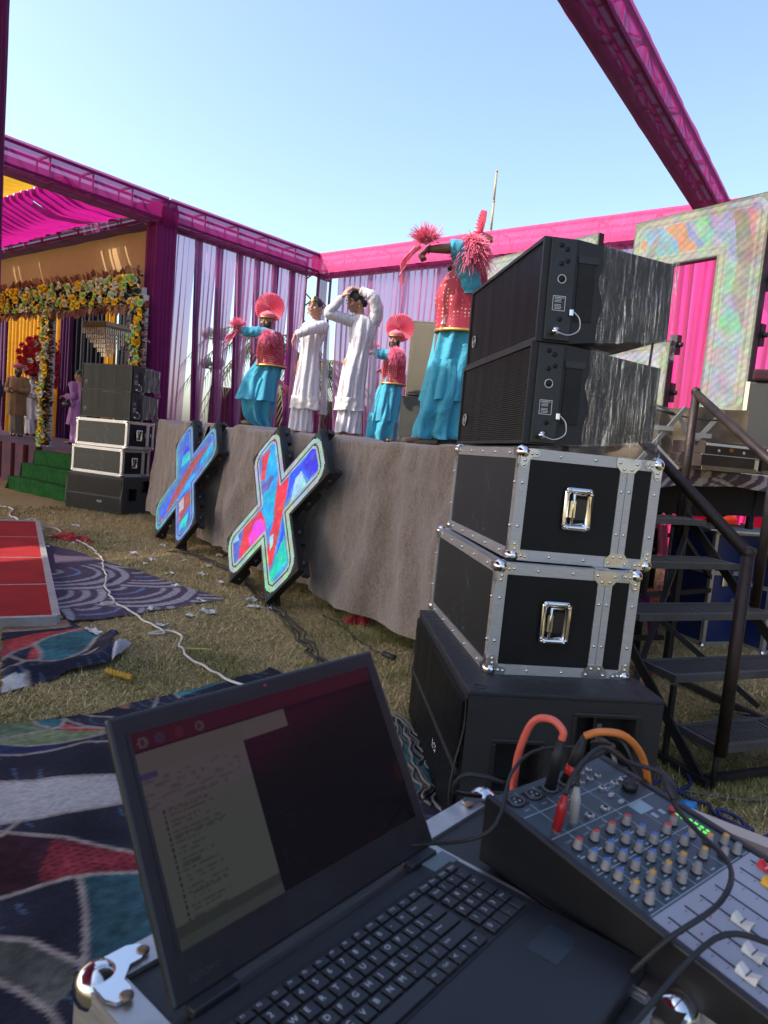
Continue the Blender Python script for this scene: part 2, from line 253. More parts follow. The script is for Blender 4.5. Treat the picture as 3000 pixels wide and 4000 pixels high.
# colour fields shown on the LED faces, in each face's own metres
LED_BIG = [('red', [(-0.509, 1.203), (-0.391, 1.282), (-0.272, 1.012), (-0.368, 0.979)]), ('cyan', [(-0.398, 1.329), (-0.239, 1.36), (-0.118, 1.208), (0.003, 0.883), (0.114, 0.679), (0.071, 0.585), (-0.13, 0.699), (-0.257, 0.922), (-0.36, 1.167)]), ('red', [(-0.131, 1.173), (0.149, 1.053), (0.204, 0.907), (0.256, 0.699), (0.324, 0.341), (0.291, 0.155), (0.229, 0.205), (0.17, 0.417), (0.125, 0.68), (0.026, 0.886)]), ('slate', [(-0.327, 0.926), (-0.197, 1.054), (-0.129, 1.048), (-0.16, 0.932), (-0.255, 0.864)]), ('blue', [(0.143, 1.096), (0.29, 1.216), (0.405, 1.341), (0.499, 1.326), (0.594, 1.178), (0.486, 1.085), (0.344, 1.135), (0.258, 1.063), (0.247, 0.912), (0.244, 0.815)]), ('deep', [(0.311, 1.218), (0.398, 1.351), (0.516, 1.316), (0.604, 1.179), (0.493, 1.076)]), ('ice', [(0.258, 1.063), (0.317, 1.144), (0.505, 1.025), (0.309, 0.856)]), ('red', [(-0.189, 0.724), (-0.033, 0.657), (0.047, 0.548), (-0.118, 0.387), (-0.281, 0.243), (-0.346, 0.288), (-0.425, 0.529)]), ('magenta', [(-0.223, 0.629), (-0.099, 0.658), (0.026, 0.577), (-0.03, 0.48), (-0.141, 0.382), (-0.26, 0.463)]), ('slateblue', [(-0.546, 0.332), (-0.417, 0.518), (-0.376, 0.432), (-0.33, 0.268), (-0.391, 0.163)]), ('ice', [(-0.55, 0.355), (-0.487, 0.46), (-0.427, 0.423)]), ('blue', [(0.354, 0.169), (0.359, 0.358), (0.31, 0.623), (0.263, 0.722), (0.33, 0.71), (0.399, 0.595), (0.374, 0.403)]), ('teal', [(0.353, 0.399), (0.379, 0.592), (0.573, 0.411), (0.423, 0.206), (0.36, 0.161)]), ('ice', [(0.147, 0.532), (0.192, 0.572), (0.243, 0.484), (0.217, 0.437)]), ('ice', [(-0.039, 1.079), (0.001, 1.127), (0.066, 1.001), (0.039, 0.987)])]
LED_SMALL = [('deep', [(-0.333, 1.074), (-0.136, 1.316), (0.007, 1.187), (-0.16, 1.086)]), ('teal', [(-0.219, 0.913), (-0.282, 1.047), (-0.076, 1.159), (-0.022, 1.035)]), ('brown', [(0.538, 1.317), (0.296, 1.058), (0.041, 0.652), (-0.3, 0.2), (-0.415, 0.26), (-0.137, 0.693), (0.073, 1.027)]), ('cyan', [(0.348, 1.091), (0.514, 1.302), (0.603, 1.179), (0.372, 0.977)]), ('cyan', [(0.122, 0.75), (0.268, 0.91), (0.369, 0.804), (0.039, 0.563)]), ('magenta', [(0.434, 0.953), (0.583, 1.093), (0.6, 1.01)]), ('slate', [(0.243, 0.937), (0.359, 0.99), (0.464, 0.899), (0.357, 0.86)]), ('brown', [(0.012, 0.5), (0.304, 0.696), (0.44, 0.554), (0.297, 0.262), (0.194, 0.275)]), ('pale', [(0.092, 0.51), (0.173, 0.608), (0.281, 0.476), (0.177, 0.404)]), ('teal', [(0.349, 0.342), (0.47, 0.459), (0.535, 0.327), (0.296, 0.175)]), ('blue', [(-0.437, 0.303), (-0.195, 0.611), (-0.256, 0.252)])]
LED_SEVEN = [('sky', [(-1.497, 3.79), (-1.266, 3.816), (-1.046, 3.611), (-1.048, 3.517), (-1.308, 3.532), (-1.416, 3.705)]), ('orange', [(-1.25, 3.813), (-1.016, 3.835), (-0.929, 3.658), (-0.821, 3.532), (-1.036, 3.542), (-1.068, 3.656)]), ('orange', [(-1.53, 3.782), (-1.414, 3.69), (-1.454, 3.612), (-1.511, 3.65)]), ('grey', [(-1.442, 3.525), (-1.309, 3.769), (-1.273, 3.748), (-1.325, 3.534)]), ('slatep', [(-0.986, 3.842), (-0.767, 3.562), (-0.823, 3.546), (-0.949, 3.688)]), ('mint', [(-0.91, 3.84), (-0.747, 3.833), (-0.678, 3.547), (-0.765, 3.549)]), ('lav', [(-0.738, 3.869), (-0.539, 3.853), (-0.434, 3.592), (-0.418, 3.286), (-0.559, 3.41), (-0.603, 3.521), (-0.68, 3.56)]), ('mint', [(-0.586, 3.402), (-0.425, 3.338), (-0.41, 3.133), (-0.482, 3.066), (-0.574, 3.116)]), ('taupe', [(-0.511, 3.846), (-0.404, 3.848), (-0.255, 3.534), (-0.2, 3.056), (-0.239, 2.685), (-0.345, 2.872), (-0.43, 3.085), (-0.398, 3.334)]), ('pink', [(-0.404, 3.848), (-0.294, 3.812), (-0.195, 3.474), (-0.255, 3.448)]), ('slatep', [(-0.591, 3.04), (-0.454, 3.062), (-0.51, 2.966), (-0.521, 2.445), (-0.564, 2.447)]), ('mint', [(-0.525, 2.772), (-0.438, 2.945), (-0.316, 2.856), (-0.252, 2.686), (-0.399, 2.672)])]
# ------------------------------------------------------------ ground
def in_poly(X, Y, poly):
    X = np.asarray(X); Y = np.asarray(Y); c = np.zeros(X.shape, bool); n = len(poly)
    for i in range(n):
        x1, y1 = poly[i]; x2, y2 = poly[(i+1) % n]
        if y1 == y2: continue
        c ^= ((y1 > Y) != (y2 > Y)) & (X < (x2-x1)*(Y-y1)/(y2-y1)+x1)
    return c
def seg_dist(X, Y, line):
    d = np.full(np.shape(X), 9.)
    for (x1, y1), (x2, y2) in zip(line, line[1:]):
        dx, dy = x2-x1, y2-y1; L = dx*dx+dy*dy+1e-12
        t = np.clip(((X-x1)*dx+(Y-y1)*dy)/L, 0, 1); d = np.minimum(d, np.hypot(X-x1-t*dx, Y-y1-t*dy))
    return d
def vnoise(X, Y, s, seed=0):
    """cheap value noise on arrays"""
    x = X*s+seed*17.3; y = Y*s+seed*5.1; xi = np.floor(x).astype(int); yi = np.floor(y).astype(int); fx = x-xi; fy = y-yi
    fx = fx*fx*(3-2*fx); fy = fy*fy*(3-2*fy); T = np.random.RandomState(seed+1).rand(256, 256)
    h = lambda a, b: T[a % 256, b % 256]
    return (h(xi, yi)*(1-fx)+h(xi+1, yi)*fx)*(1-fy)+(h(xi, yi+1)*(1-fx)+h(xi+1, yi+1)*fx)*fy
def build_ground():
    m, nt, o = _new('dry_grass_soil'); v = tc(nt)
    n1 = nd(nt, 'ShaderNodeTexNoise', {'Vector': v, 'Scale': 1.1, 'Detail': 4.}); n2 = nd(nt, 'ShaderNodeTexNoise', {'Vector': v, 'Scale': 70., 'Detail': 6., 'Roughness': .8})
    n3 = nd(nt, 'ShaderNodeTexNoise', {'Vector': v, 'Scale': 5., 'Detail': 5.})
    c1 = ramp(nt, n2.outputs[0], [(.28, (.15, .11, .052)), (.5, (.38, .295, .145)), (.72, (.54, .43, .23))])
    c2 = ramp(nt, n2.outputs[0], [(.28, (.12, .10, .04)), (.5, (.31, .255, .10)), (.72, (.46, .38, .17))])
    f = ramp(nt, mix(nt, .5, n1.outputs[0], n3.outputs[0]), [(.45, (0, 0, 0)), (.62, (1, 1, 1))])
    b = nd(nt, 'ShaderNodeBump', {'Height': n2.outputs[0], 'Strength': .9, 'Distance': .02})
    p = nd(nt, 'ShaderNodeBsdfPrincipled', {'Base Color': mix(nt, f, c1, c2), 'Roughness': .95, 'Normal': b.outputs[0], 'Specular IOR Level': .1}); nt.links.new(p.outputs[0], o.inputs[0])
    MB().add([(-1500, -1500, 0), (1500, -1500, 0), (1500, 1500, 0), (-1500, 1500, 0)], [(0, 1, 2, 3)]).obj('ground', m, kind='structure')
    # blades: lying dry stalks and short green tufts
    n = 300000; r = 2.0+NR.rand(n)**1.25*9.5; th = R(-34)+NR.rand(n)*R(66); X = r*np.sin(th); Y = r*np.cos(th)
    ok = ~(in_poly(X, Y, WAVE_RUG) | in_poly(X, Y, LEAF_RUG_MID) | in_poly(X, Y, LEAF_RUG_NEAR+[(1.2, .2), (-3.5, .2)]) | in_poly(X, Y, [(-2.06, 4.53), (-4.2, 8.56), (-6.4, 7.4), (-4.3, 3.4)]))
    ok &= ~in_poly(X, Y, [(.33, 2.38), (1.1, 2.45), (1.0, 3.66), (.2, 3.58)])
    X, Y = X[ok], Y[ok]; n = len(X)
    az = NR.rand(n)*2*PI; tilt = np.abs(NR.randn(n))*.33; L = (.018+NR.rand(n)*.03)*(1+.05*np.hypot(X, Y)); w = (.0011+NR.rand(n)*.0012)*(1+.13*np.hypot(X, Y))
    g = vnoise(X, Y, .9, 3)*.6+vnoise(X, Y, 4., 4)*.4+.25*NR.randn(n)*.5
    green = (g > .62)[:, None]
    tilt = np.where(green[:, 0], tilt+.4, tilt)
    dx, dy = np.cos(az)*np.cos(tilt)*L, np.sin(az)*np.cos(tilt)*L; px, py = -np.sin(az)*w, np.cos(az)*w
    z0 = NR.rand(n)*.006
    V = np.empty((n, 3, 3), np.float32); V[:, 0] = np.stack([X-px, Y-py, z0], 1); V[:, 1] = np.stack([X+px, Y+py, z0], 1); V[:, 2] = np.stack([X+dx, Y+dy, z0+np.sin(tilt)*L+.002], 1)
    br = (.55+.8*NR.rand(n))[:, None]
    C = np.where(green, np.array([[.22, .21, .07]])*br, np.array([[.57, .44, .21]])*br)
    me = bpy.data.meshes.new('grass'); me.vertices.add(n*3); me.vertices.foreach_set('co', V.ravel()); me.loops.add(n*3); me.loops.foreach_set('vertex_index', np.arange(n*3, dtype=np.int32))
    me.polygons.add(n); me.polygons.foreach_set('loop_start', np.arange(0, n*3, 3, dtype=np.int32)); me.update()
    ca = me.color_attributes.new('Col', 'FLOAT_COLOR', 'POINT'); ca.data.foreach_set('color', np.repeat(np.c_[C, np.ones(n)], 3, 0).astype(np.float32).ravel())
    link('grass', me, attr_diff('grass_blades', .85, 0.), kind='stuff', label='short dry straw coloured grass of the lawn', category='grass')
build_ground()
# ------------------------------------------------------------ rugs
RC = dict(green=(.13, .17, .10), lime=(.19, .23, .12), teal=(.045, .15, .17), red=(.42, .055, .055), blue=(.025, .035, .10), grey=(.42, .385, .37), maroon=(.045, .014, .022), red2=(.22, .028, .04), teal2=(.032, .085, .10), olive=(.10, .10, .085), orange=(.32, .17, .10), white=(.5, .49, .47), navy=(.022, .022, .036))
def rug(name, poly, res, colfn, label, zfn=None, group=None):
    P = np.array(poly); x0, y0 = P.min(0)-res; x1, y1 = P.max(0)+res
    xs = np.arange(x0, x1, res); ys = np.arange(y0, y1, res); X, Y = np.meshgrid(xs, ys)
    jx = X+(vnoise(X, Y, 9, 8)-.5)*.03; jy = Y+(vnoise(X, Y, 9, 9)-.5)*.03
    inside = in_poly(jx, jy, poly); q = inside[:-1, :-1] & inside[1:, :-1] & inside[:-1, 1:] & inside[1:, 1:]
    Zz = .012+(vnoise(X, Y, 2.2, 5)-.4)*.012+(vnoise(X, Y, 6., 6)-.5)*.008
    if zfn is not None: Zz = zfn(X, Y, Zz)
    C = colfn(X, Y); idx = np.arange(X.size).reshape(X.shape); jj, ii = np.nonzero(q)
    F = np.stack([idx[jj, ii], idx[jj, ii+1], idx[jj+1, ii+1], idx[jj+1, ii]], 1); used, inv = np.unique(F, return_inverse=True); F = inv.reshape(-1, 4)
    V = np.stack([X.ravel(), Y.ravel(), np.maximum(Zz.ravel(), .005)], 1)[used]; C = C.reshape(-1, 3)[used]
    me = bpy.data.meshes.new(name); me.from_pydata(V.tolist(), [], F.tolist()); me.polygons.foreach_set('use_smooth', [True]*len(F))
    ca = me.color_attributes.new('Col', 'FLOAT_COLOR', 'POINT'); ca.data.foreach_set('color', np.c_[C, np.ones(len(C))].astype(np.float32).ravel())
    o = link(name, me, attr_diff('rug_pile')); tag(o, label, 'rug', group); return o
def paint(X, Y, polys, lines, lw, base):
    C = np.zeros(X.shape+(3,)); C[:] = RC[base]
    n = vnoise(X, Y, 40, 1); n2 = vnoise(X, Y, 7, 2); n3 = vnoise(X, Y, 120, 7)
    C *= (.6+.9*n2)[..., None]; hatch = (np.sin((X*.6+Y*.8)*90+n2*9) > .93) & (n2 > .52); C[hatch] = C[hatch]*.3+np.array([.10, .15, .24])*.6
    for c, p in polys:
        k = in_poly(X, Y, p); col = np.array(RC[c]); f = (.6+.75*n2)*(.7+.6*n) if c not in ('grey', 'white') else (.9+.2*n2)*(.95+.1*n)
        C[k] = (col*f[..., None])[k]
        if c == 'red2': k2 = k & (np.sin(X*190+n*2)*np.sin(Y*150) > .3); C[k2] *= .45
    for l in lines:
        d = seg_dist(X+(n3-.5)*.004, Y, l); k = np.clip(1.6-d/lw, 0, 1)*.9; C = C*(1-k[..., None])+np.array([.34, .28, .24])*(.8+.4*n)[..., None]*k[..., None]
    return C*(.75+.5*n3)[..., None]
def wavecol(X, Y):
    a = (X*.45+Y*.89)*.85; b = (X*.89-Y*.45)*1.1; C = np.zeros(X.shape+(3,)); C[:] = (.085, .062, .095); w = (vnoise(X, Y, 3, 2)-.5)*.12
    done = np.zeros(X.shape, bool)
    for row in range(-14, 15):
        cy = row*.42; off = .5*(row % 2); cx = np.floor(a-off)+.5+off; d = np.hypot((a-cx)*1.7, (b-cy))+w*.5
        k = (d < .9) & (b > cy) & ~done & (b < cy+.9)
        for lo, hi, c in ((.78, .86, (.36, .33, .34)), (.64, .71, (.33, .30, .32)), (.52, .57, (.34, .31, .32)), (.33, .37, (.15, .19, .32)), (.14, .2, (.3, .28, .3))):
            C[k & (d > lo) & (d < hi)] = c
        done |= k & (b > cy+.25)
    n = vnoise(X, Y, 60, 4); return C*(.75+.5*n)[..., None]
rug('wave_pattern_rug', WAVE_RUG, .014, wavecol, 'dark purple rug with pale wave lines, lying beside the red platform')
def fold(X, Y, Z):
    e = (X+1.55)*.6+(Y-4.1)*-.4; d = seg_dist(X, Y, [(-1.62, 4.30), (-1.52, 4.05), (-1.53, 3.88), (-1.85, 3.58)])
    return Z+.07*np.exp(-(d/.07)**2)*np.clip(.4+vnoise(X, Y, 4, 3), 0, 1.2)
rug('leaf_pattern_rug', LEAF_RUG_MID, .012, lambda X, Y: paint(X, Y, MID_POLYS, MID_LINES, .012, 'navy'), 'crumpled leaf patterned rug with teal and red leaves, folded edge below red platform', fold)
rug('leaf_pattern_rug', LEAF_RUG_NEAR+[(1.2, 1.2), (.8, .3), (-3.5, .3), (-3.2, 2.2)], .0105, lambda X, Y: paint(X, Y, NEAR_POLYS, NEAR_LINES, .0075, 'navy'), 'large leaf patterned rug with wide pale grey band, under the laptop case')
def flap():
    b = MB(); a, c, d = [Vector((x, y, 0)) for x, y in FLAP]
    b.grid(lambda s, t: a.lerp(c, s).lerp(d.lerp(c, s*.35), t)+Vector((0, 0, .05+.05*math.sin(PI*s)*math.sin(PI*(t*.8+.1))+.012*nz(s*5, t*5))), 14, 10)
    o = b.obj('folded_rug_corner', mat('rug_backing', (.42, .41, .44), .95, var=.08, bump=.3, bs=150)); tag(o, 'pale grey underside of a rug corner folded over, beside the yellow rope', 'rug')
flap()
# ------------------------------------------------------------ red platform
def red_platform():
    ex = Vector((-.884, -.467, 0)); ey = Vector((-.467, .884, 0)); o0 = Vector((-2.086, 4.561, 0))
    t = thing('red_platform', 'low platform of red boards with silver frame, lying on the lawn at left', 'platform', o0); t.matrix_world = Matrix.Translation(o0) @ axes3(ex, ey).to_4x4()
    alu = mat('dull_aluminium', (.42, .42, .41), .5, .6, .2, 9, .15, 90); red = mat('red_felt', (.33, .022, .025), .95, var=.22, vs=4, bump=.5, bs=260, spec=.1)
    ys = [0, 1.015, 2.155, 3.33, 4.5]          # local z points down here
    for k in range(4): MB().b2((.03, ys[k]+.018, -.062), (2.3, ys[k+1]-.018, -.004-.002*(k % 2))).obj('red_board', red, t)
    MB().b2((-.0, -.03, -.075), (2.33, .016, .0)).obj('edge_rail', alu, t); MB().b2((-.0, 4.484, -.075), (2.33, 4.53, .0)).obj('edge_rail', alu, t)
    MB().b2((-.02, .017, -.075), (.028, 4.483, .0)).obj('edge_rail', alu, t)
    for y in ys[1:-1]: MB().b2((.03, y-.016, -.06), (2.3, y+.016, -.001)).obj('cross_rail', alu, t)
red_platform()
# ------------------------------------------------------------ litter, cables
paper = mat('white_paper', (.62, .62, .60), .8, var=.06, bump=.4, bs=30)
def papers():
    for i, (x, y) in enumerate(PAPERS+PAPERS2):
        r = random.Random(i); w, h = r.uniform(.05, .12)*(1.25 if i % 5 == 0 else .9), r.uniform(.03, .075); a = r.uniform(0, PI)
        b = MB(); b.grid(lambda s, t: ((s-.5)*w*(1+.5*nz(t*2+i)), (t-.5)*h*(1+.5*nz(s*2+i, 4)), .016+.022*nz(s*2.1+i, t*2.1, i*.7)+.008*abs(math.sin(s*5+t*3+i))), 7, 5, smooth=False)
        o = b.obj('paper_scrap', paper, None, (x, y, 0), (0, 0, a)); tag(o, 'small crumpled scrap of white paper lying on the ground', 'paper', 'white paper scraps scattered on the lawn')
papers()
white_c = mat('white_cable', (.62, .58, .50), .5, var=.1); black_c = mat('black_cable', (.012, .012, .013), .5, var=.3); grey_c = mat('grey_cable', (.11, .10, .09), .6); blue_c = mat('blue_cable', (.012, .02, .10), .5); 
cable('power_cable', [(x, y, .016) for x, y in WHITE_CABLE[0]], .011, white_c, 'thin white cable running behind the far end of red platform')
cable('power_cable', [(x, y, .022) for x, y in WHITE_CABLE[1]], .0075, white_c, 'long white cable snaking across rugs and lawn to laptop', wob=.02)
for dx in (0, .03, -.028):
    cable('ground_cable', [(x+dx*(1+nz(i*.9+dx*50)), y+dx*.5, .013+abs(dx)*.2) for i, (x, y) in enumerate(BLACK_CABLE1)], .007, black_c, 'black cable in bundle along the foot of the glowing crosses', wob=.05, group='black cables along the stage front')
cable('ground_cable', [(x, y, .012) for x, y in BLACK_CABLE2], .006, black_c, 'single thin black cable ending in a plug below stage drape', wob=.03)
_b = MB().cyl((.08, 4.52, .02), (.15, 4.44, .024), .018, 10); tag(_b.obj('cable_plug', black_c), 'black cable plug lying on grass near subwoofer', 'plug')
for k, g in enumerate(GREY_CABLES):
    cable('grey_cable', [(x, y, .022+.006*k) for x, y in g], .008, grey_c, 'grey cable in the bunch lying beside subwoofer grille', wob=.05, group='grey cables beside the subwoofer')
    cable('grey_cable', [(x-.035, y+.03, .022+.005*k) for x, y in g], .007, grey_c, 'grey cable in the bunch lying beside subwoofer grille', wob=.06, group='grey cables beside the subwoofer')
cable('blue_cable', [(x, y, .015+.008*(i % 3)) for i, (x, y) in enumerate(BLUE_CABLE)], .008, blue_c, 'tangled dark blue cable on grass right of subwoofer', wob=.05)
cable('blue_cable', [(x, y, .03) for x, y in BLUE_CABLE2], .008, blue_c, 'dark blue cable with a bright blue connector on the grass', wob=.05)
cable('grey_cable', [(x, y, .012) for x, y in GREY_CABLE_R], .006, grey_c, 'thin grey cable lying on grass at the foot of stairs', wob=.03)
tag(MB().cyl((1.31, 2.78, .03), (1.37, 2.76, .032), .022, 10).obj('blue_connector', mat('bright_blue', (.02, .25, .6), .4)), 'bright blue plastic cable connector on the grass', 'connector')
tag(MB().tube(smooth_path([(x, y, .02) for x, y in STRAW]), .006, 6).obj('yellow_straw', mat('yellow_plastic', (.55, .5, .08), .5)), 'thin yellow stick lying beside white cable', 'stick')
def rope():
    b = MB(); P = smooth_path([(x, y, .03) for x, y in ROPE], 8)
    for k in range(3): b.tube([p+Vector((0, math.cos(i*.7+k*2.1)*.009, math.sin(i*.7+k*2.1)*.009)) for i, p in enumerate(P)], .010, 6)
    tag(b.obj('yellow_rope', mat('yellow_rope', (.42, .25, .03), .9, bump=.5, bs=200)), 'short piece of twisted yellow rope by folded rug corner', 'rope')
rope()
def crumple(name, c, sx, sy, h, mt, label, cat, seed=0, rot=0.):
    b = MB(); b.grid(lambda s, t: ((s-.5)*sx*(1+.4*nz(t*4+seed)), (t-.5)*sy*(1+.4*nz(s*4, seed)), max(.006, h*(.5+nz(s*5+seed, t*5, 2))*math.sin(PI*s)**.5*math.sin(PI*t)**.5+.004)), 18, 12)
    return tag(b.obj(name, mt, None, (c[0], c[1], 0), (0, 0, rot)), label, cat)
redc = cloth('red_cloth', (.30, .012, .02), trans=.1)
crumple('red_cloth', ((REDCLOTH[0][0]+REDCLOTH[2][0])/2, (REDCLOTH[0][1]+REDCLOTH[2][1])/2), .55, .2, .09, redc, 'crumpled dark red cloth lying on white cable near platform', 'cloth', 1, -.4)
crumple('red_cloth', ((REDCLOTH2[0][0]+REDCLOTH2[1][0])/2, (REDCLOTH2[0][1]+REDCLOTH2[1][1])/2), .2, .12, .09, redc, 'small red rag at the foot of grey stage drape', 'cloth', 5)
def right_cables():
    for k in range(5):
        r = random.Random(k); c = Vector((1.95+.1*k, 3.55+.06*k, 0)); P = [c+Vector((.28*math.cos(a)*(1+.1*k), .18*math.sin(a*1.02+k), .012+.005*k)) for a in [i*.55+k for i in range(16)]]
        cable('white_wire', P, .005, grey_c, 'coiled thin pale wire lying under the metal stairs', wob=.04, group='coiled wires under the stairs')
right_cables()
crumple('orange_scrap', (1.36, 3.33), .14, .05, .04, mat('orange_scrap', (.45, .14, .03), .8), 'orange scrap lying on grass behind subwoofer', 'litter', 3, .6)
# ------------------------------------------------------------ tent frame
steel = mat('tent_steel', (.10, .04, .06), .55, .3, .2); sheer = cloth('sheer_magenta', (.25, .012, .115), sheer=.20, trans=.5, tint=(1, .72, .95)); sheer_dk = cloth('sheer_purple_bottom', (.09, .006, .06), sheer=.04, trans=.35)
sheer_op = cloth('wrap_magenta', (.30, .012, .15), crease=.5, sheer=.10, trans=.5, tint=(1, .72, .95))
pink_cover = cloth('pink_cover', (.76, .085, .25), crease=.4, sheer=.10, trans=.35, tint=(1, .7, .85))
purple = cloth('purple_velvet', (.16, .008, .085), trans=.15, weave=200)
def truss(name, p, q, z0, z1, w, label, side_mat, far_mat, bottom_mat, near_side=1, step=.62, half_far=.72, braced=False):
    """square lattice girder wrapped in sheer cloth; near_side = +1/-1 picks the lateral side towards the stage"""
    p, q = Vector(p), Vector(q); L = (q-p).length; d = (q-p).normalized(); t = thing(name, label, 'truss', p, (0, 0, math.atan2(d.y, d.x)))
    for y in (-1, 1):
        for z in (z0+.02, z1-.02): MB().bar((0, y*w/2, z), (L, y*w/2, z), .035).obj('chord', steel, t)
    n = int(L/step); r1 = None
    for i in range(n+1):
        x = i*L/n
        for z in (z0+.02, z1-.02): MB().bar((x, -w/2, z), (x, w/2, z), .028).obj('rung', steel, t)
        for y in (-1, 1):
            MB().bar((x, y*w/2, z0), (x, y*w/2, z1), .02).obj('upright', steel, t)
            if i < n and braced: MB().bar((x, y*w/2, z0 if i % 2 else z1), (x+L/n, y*w/2, z1 if i % 2 else z0), .012).obj('brace', steel, t)
    e = .028; wr = lambda s, k: .012*nz(s*L*2.1, k, 3)+.006*nz(s*L*9, k)
    y1 = near_side*(w/2+e)
    MB().grid(lambda s, v: (s*L, y1+near_side*wr(s, v), z0-.02+(z1-z0+.04)*v), int(L*10), 6).obj('cloth_cover', side_mat, t)
    MB().grid(lambda s, v: (s*L, -y1-near_side*wr(s, v+9), z0-.02+(z1-z0+.04)*v*half_far), int(L*10), 4).obj('cloth_cover', far_mat, t)
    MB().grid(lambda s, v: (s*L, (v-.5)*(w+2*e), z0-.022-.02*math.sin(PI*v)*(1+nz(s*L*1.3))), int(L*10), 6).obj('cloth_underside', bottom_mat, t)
    return t
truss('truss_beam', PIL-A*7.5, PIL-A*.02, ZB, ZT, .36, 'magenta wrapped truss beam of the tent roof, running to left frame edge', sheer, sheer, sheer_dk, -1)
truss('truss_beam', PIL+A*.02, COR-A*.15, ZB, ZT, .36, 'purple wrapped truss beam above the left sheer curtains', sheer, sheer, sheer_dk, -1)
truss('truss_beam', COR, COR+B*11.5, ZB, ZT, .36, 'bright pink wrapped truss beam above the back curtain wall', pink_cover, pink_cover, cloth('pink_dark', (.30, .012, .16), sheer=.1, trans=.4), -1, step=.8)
OB = Vector((-3.45, -1.2, 0))+Vector((.828, -.56, 0))*.16
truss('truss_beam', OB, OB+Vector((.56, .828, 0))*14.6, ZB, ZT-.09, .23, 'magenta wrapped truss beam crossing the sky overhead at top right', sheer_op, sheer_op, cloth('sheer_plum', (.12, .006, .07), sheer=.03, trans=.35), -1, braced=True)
truss('truss_beam', PIL-B*.2, PIL-B*7., ZB, ZT-.05, .34, 'dark purple wrapped beam above the tan tent wall', cloth('sheer_plum2', (.13, .008, .09), sheer=.12, trans=.3), sheer_dk, sheer_dk, 1)
def pillar(c, w, h, label, mt, rot=0., knot=True):
    t = thing('wrapped_pillar', label, 'pillar', c, (0, 0, rot)); b = MB()
    def f(s, v):
        a = s*2*PI; k = max(abs(math.cos(a)), abs(math.sin(a))); r = w/2/k; r = min(r, w*.62); r += .010*math.sin(s*2*PI*17+3*nz(v*3))+.008*nz(s*9, v*4)
        return (math.cos(a)*r, math.sin(a)*r, v*h)
    b.grid(f, 96, 24, closeu=True); b.obj('cloth_wrap', mt, t)
    m = MB()
    for i in (-1, 1):
        for j in (-1, 1): m.bar((i*w*.36, j*w*.36, 0), (i*w*.36, j*w*.36, h-.02), .03)
    m.obj('steel_core', steel, t)
    if knot:
        g = MB(); g.grid(lambda s, v: ((w*.56+.05*math.sin(v*PI)+.02*math.sin(s*40))*math.cos(s*2*PI), (w*.56+.05*math.sin(v*PI)+.02*math.sin(s*40))*math.sin(s*2*PI), h+v*.42-.1), 80, 10, closeu=True); g.obj('cloth_knot', sheer, t)
    return t
pillar(PIL+A*.02-B*.0, .36, ZB+.0, 'deep purple wrapped pillar beside the floral arch', purple, math.atan2(A.y, A.x))
pillar((-2.30, 3.9, 0), .2, 6.2, 'dark purple wrapped pole at the left frame edge', purple, .3, knot=False)
def corner_post():
    t = thing('corner_post', 'lattice corner post with sheer purple wrap between the two curtain walls', 'post', COR, (0, 0, math.atan2(A.y, A.x))); w = .34
    for i in (-1, 1):
        for j in (-1, 1): MB().bar((i*w/2, j*w/2, 0), (i*w/2, j*w/2, ZT), .035).obj('upright', steel, t)
    for k in range(9):
        z = .25+k*.52
        for i in (-1, 1): MB().bar((-w/2, i*w/2, z), (w/2, i*w/2, z+(.26 if i > 0 else 0)), .022).obj('rung', steel, t); MB().bar((i*w/2, -w/2, z), (i*w/2, w/2, z+.26), .022).obj('rung', steel, t)
    MB().grid(lambda s, v: (-w/2-.03+.7*w*s, -w/2-.04-.015*math.sin(s*22), .3+v*4.2), 24, 6).obj('cloth_wrap', cloth('sheer_wine', (.28, .01, .13), sheer=.25, trans=.5), t)
corner_post()
# ------------------------------------------------------------ hanging curtains
def drape(name, c, d, W, z0, z1, mt, label, group, wb=.2, ztie=1.35, pleats=7, amp=.045, seed=0, nu=None, nv=26, lean=0., power=1.25):
    d = Vector(d); nrm = Vector((-d.y, d.x, 0)); b = MB(); nu = nu or pleats*9
    def f(s, v):
        z = z1+(z0-z1)*v; q = min(1, (z1-z)/(z1-ztie)); k = 1-(1-wb)*q**power
        if z < ztie: k = wb+(.12*(ztie-z))
        ph = s*pleats+.35*nz(s*6+seed, 1.7); x = (s-.5)*W*k+.02*nz(v*3+seed, s*9)+lean*q
        tri = math.sin(2*PI*ph)+.35*math.sin(4*PI*ph+seed); y = amp*(1+.5*q)*(tri+.5*nz(s*11, v*2.2, seed))
        return Vector(c)+d*(x+.35*amp*math.cos(2*PI*ph))+nrm*y+Vector((0, 0, z))
    b.grid(f, nu, nv); o = b.obj(name, mt); tag(o, label, 'curtain', group); return o
lav = cloth('sheer_lavender', (.52, .27, .43), sheer=.42, trans=.68, tint=(1, .83, .94), var=.05)
plum = cloth('sheer_plum_curtain', (.22, .012, .19), sheer=.16, trans=.6, tint=(1, .6, .9), var=.05)
LW = (COR-PIL).length-.45
nL = 7; ORD = ['first', 'second', 'third', 'fourth', 'fifth', 'sixth', 'seventh', 'eighth', 'ninth', 'tenth', 'eleventh', 'twelfth', 'thirteenth', 'fourteenth']
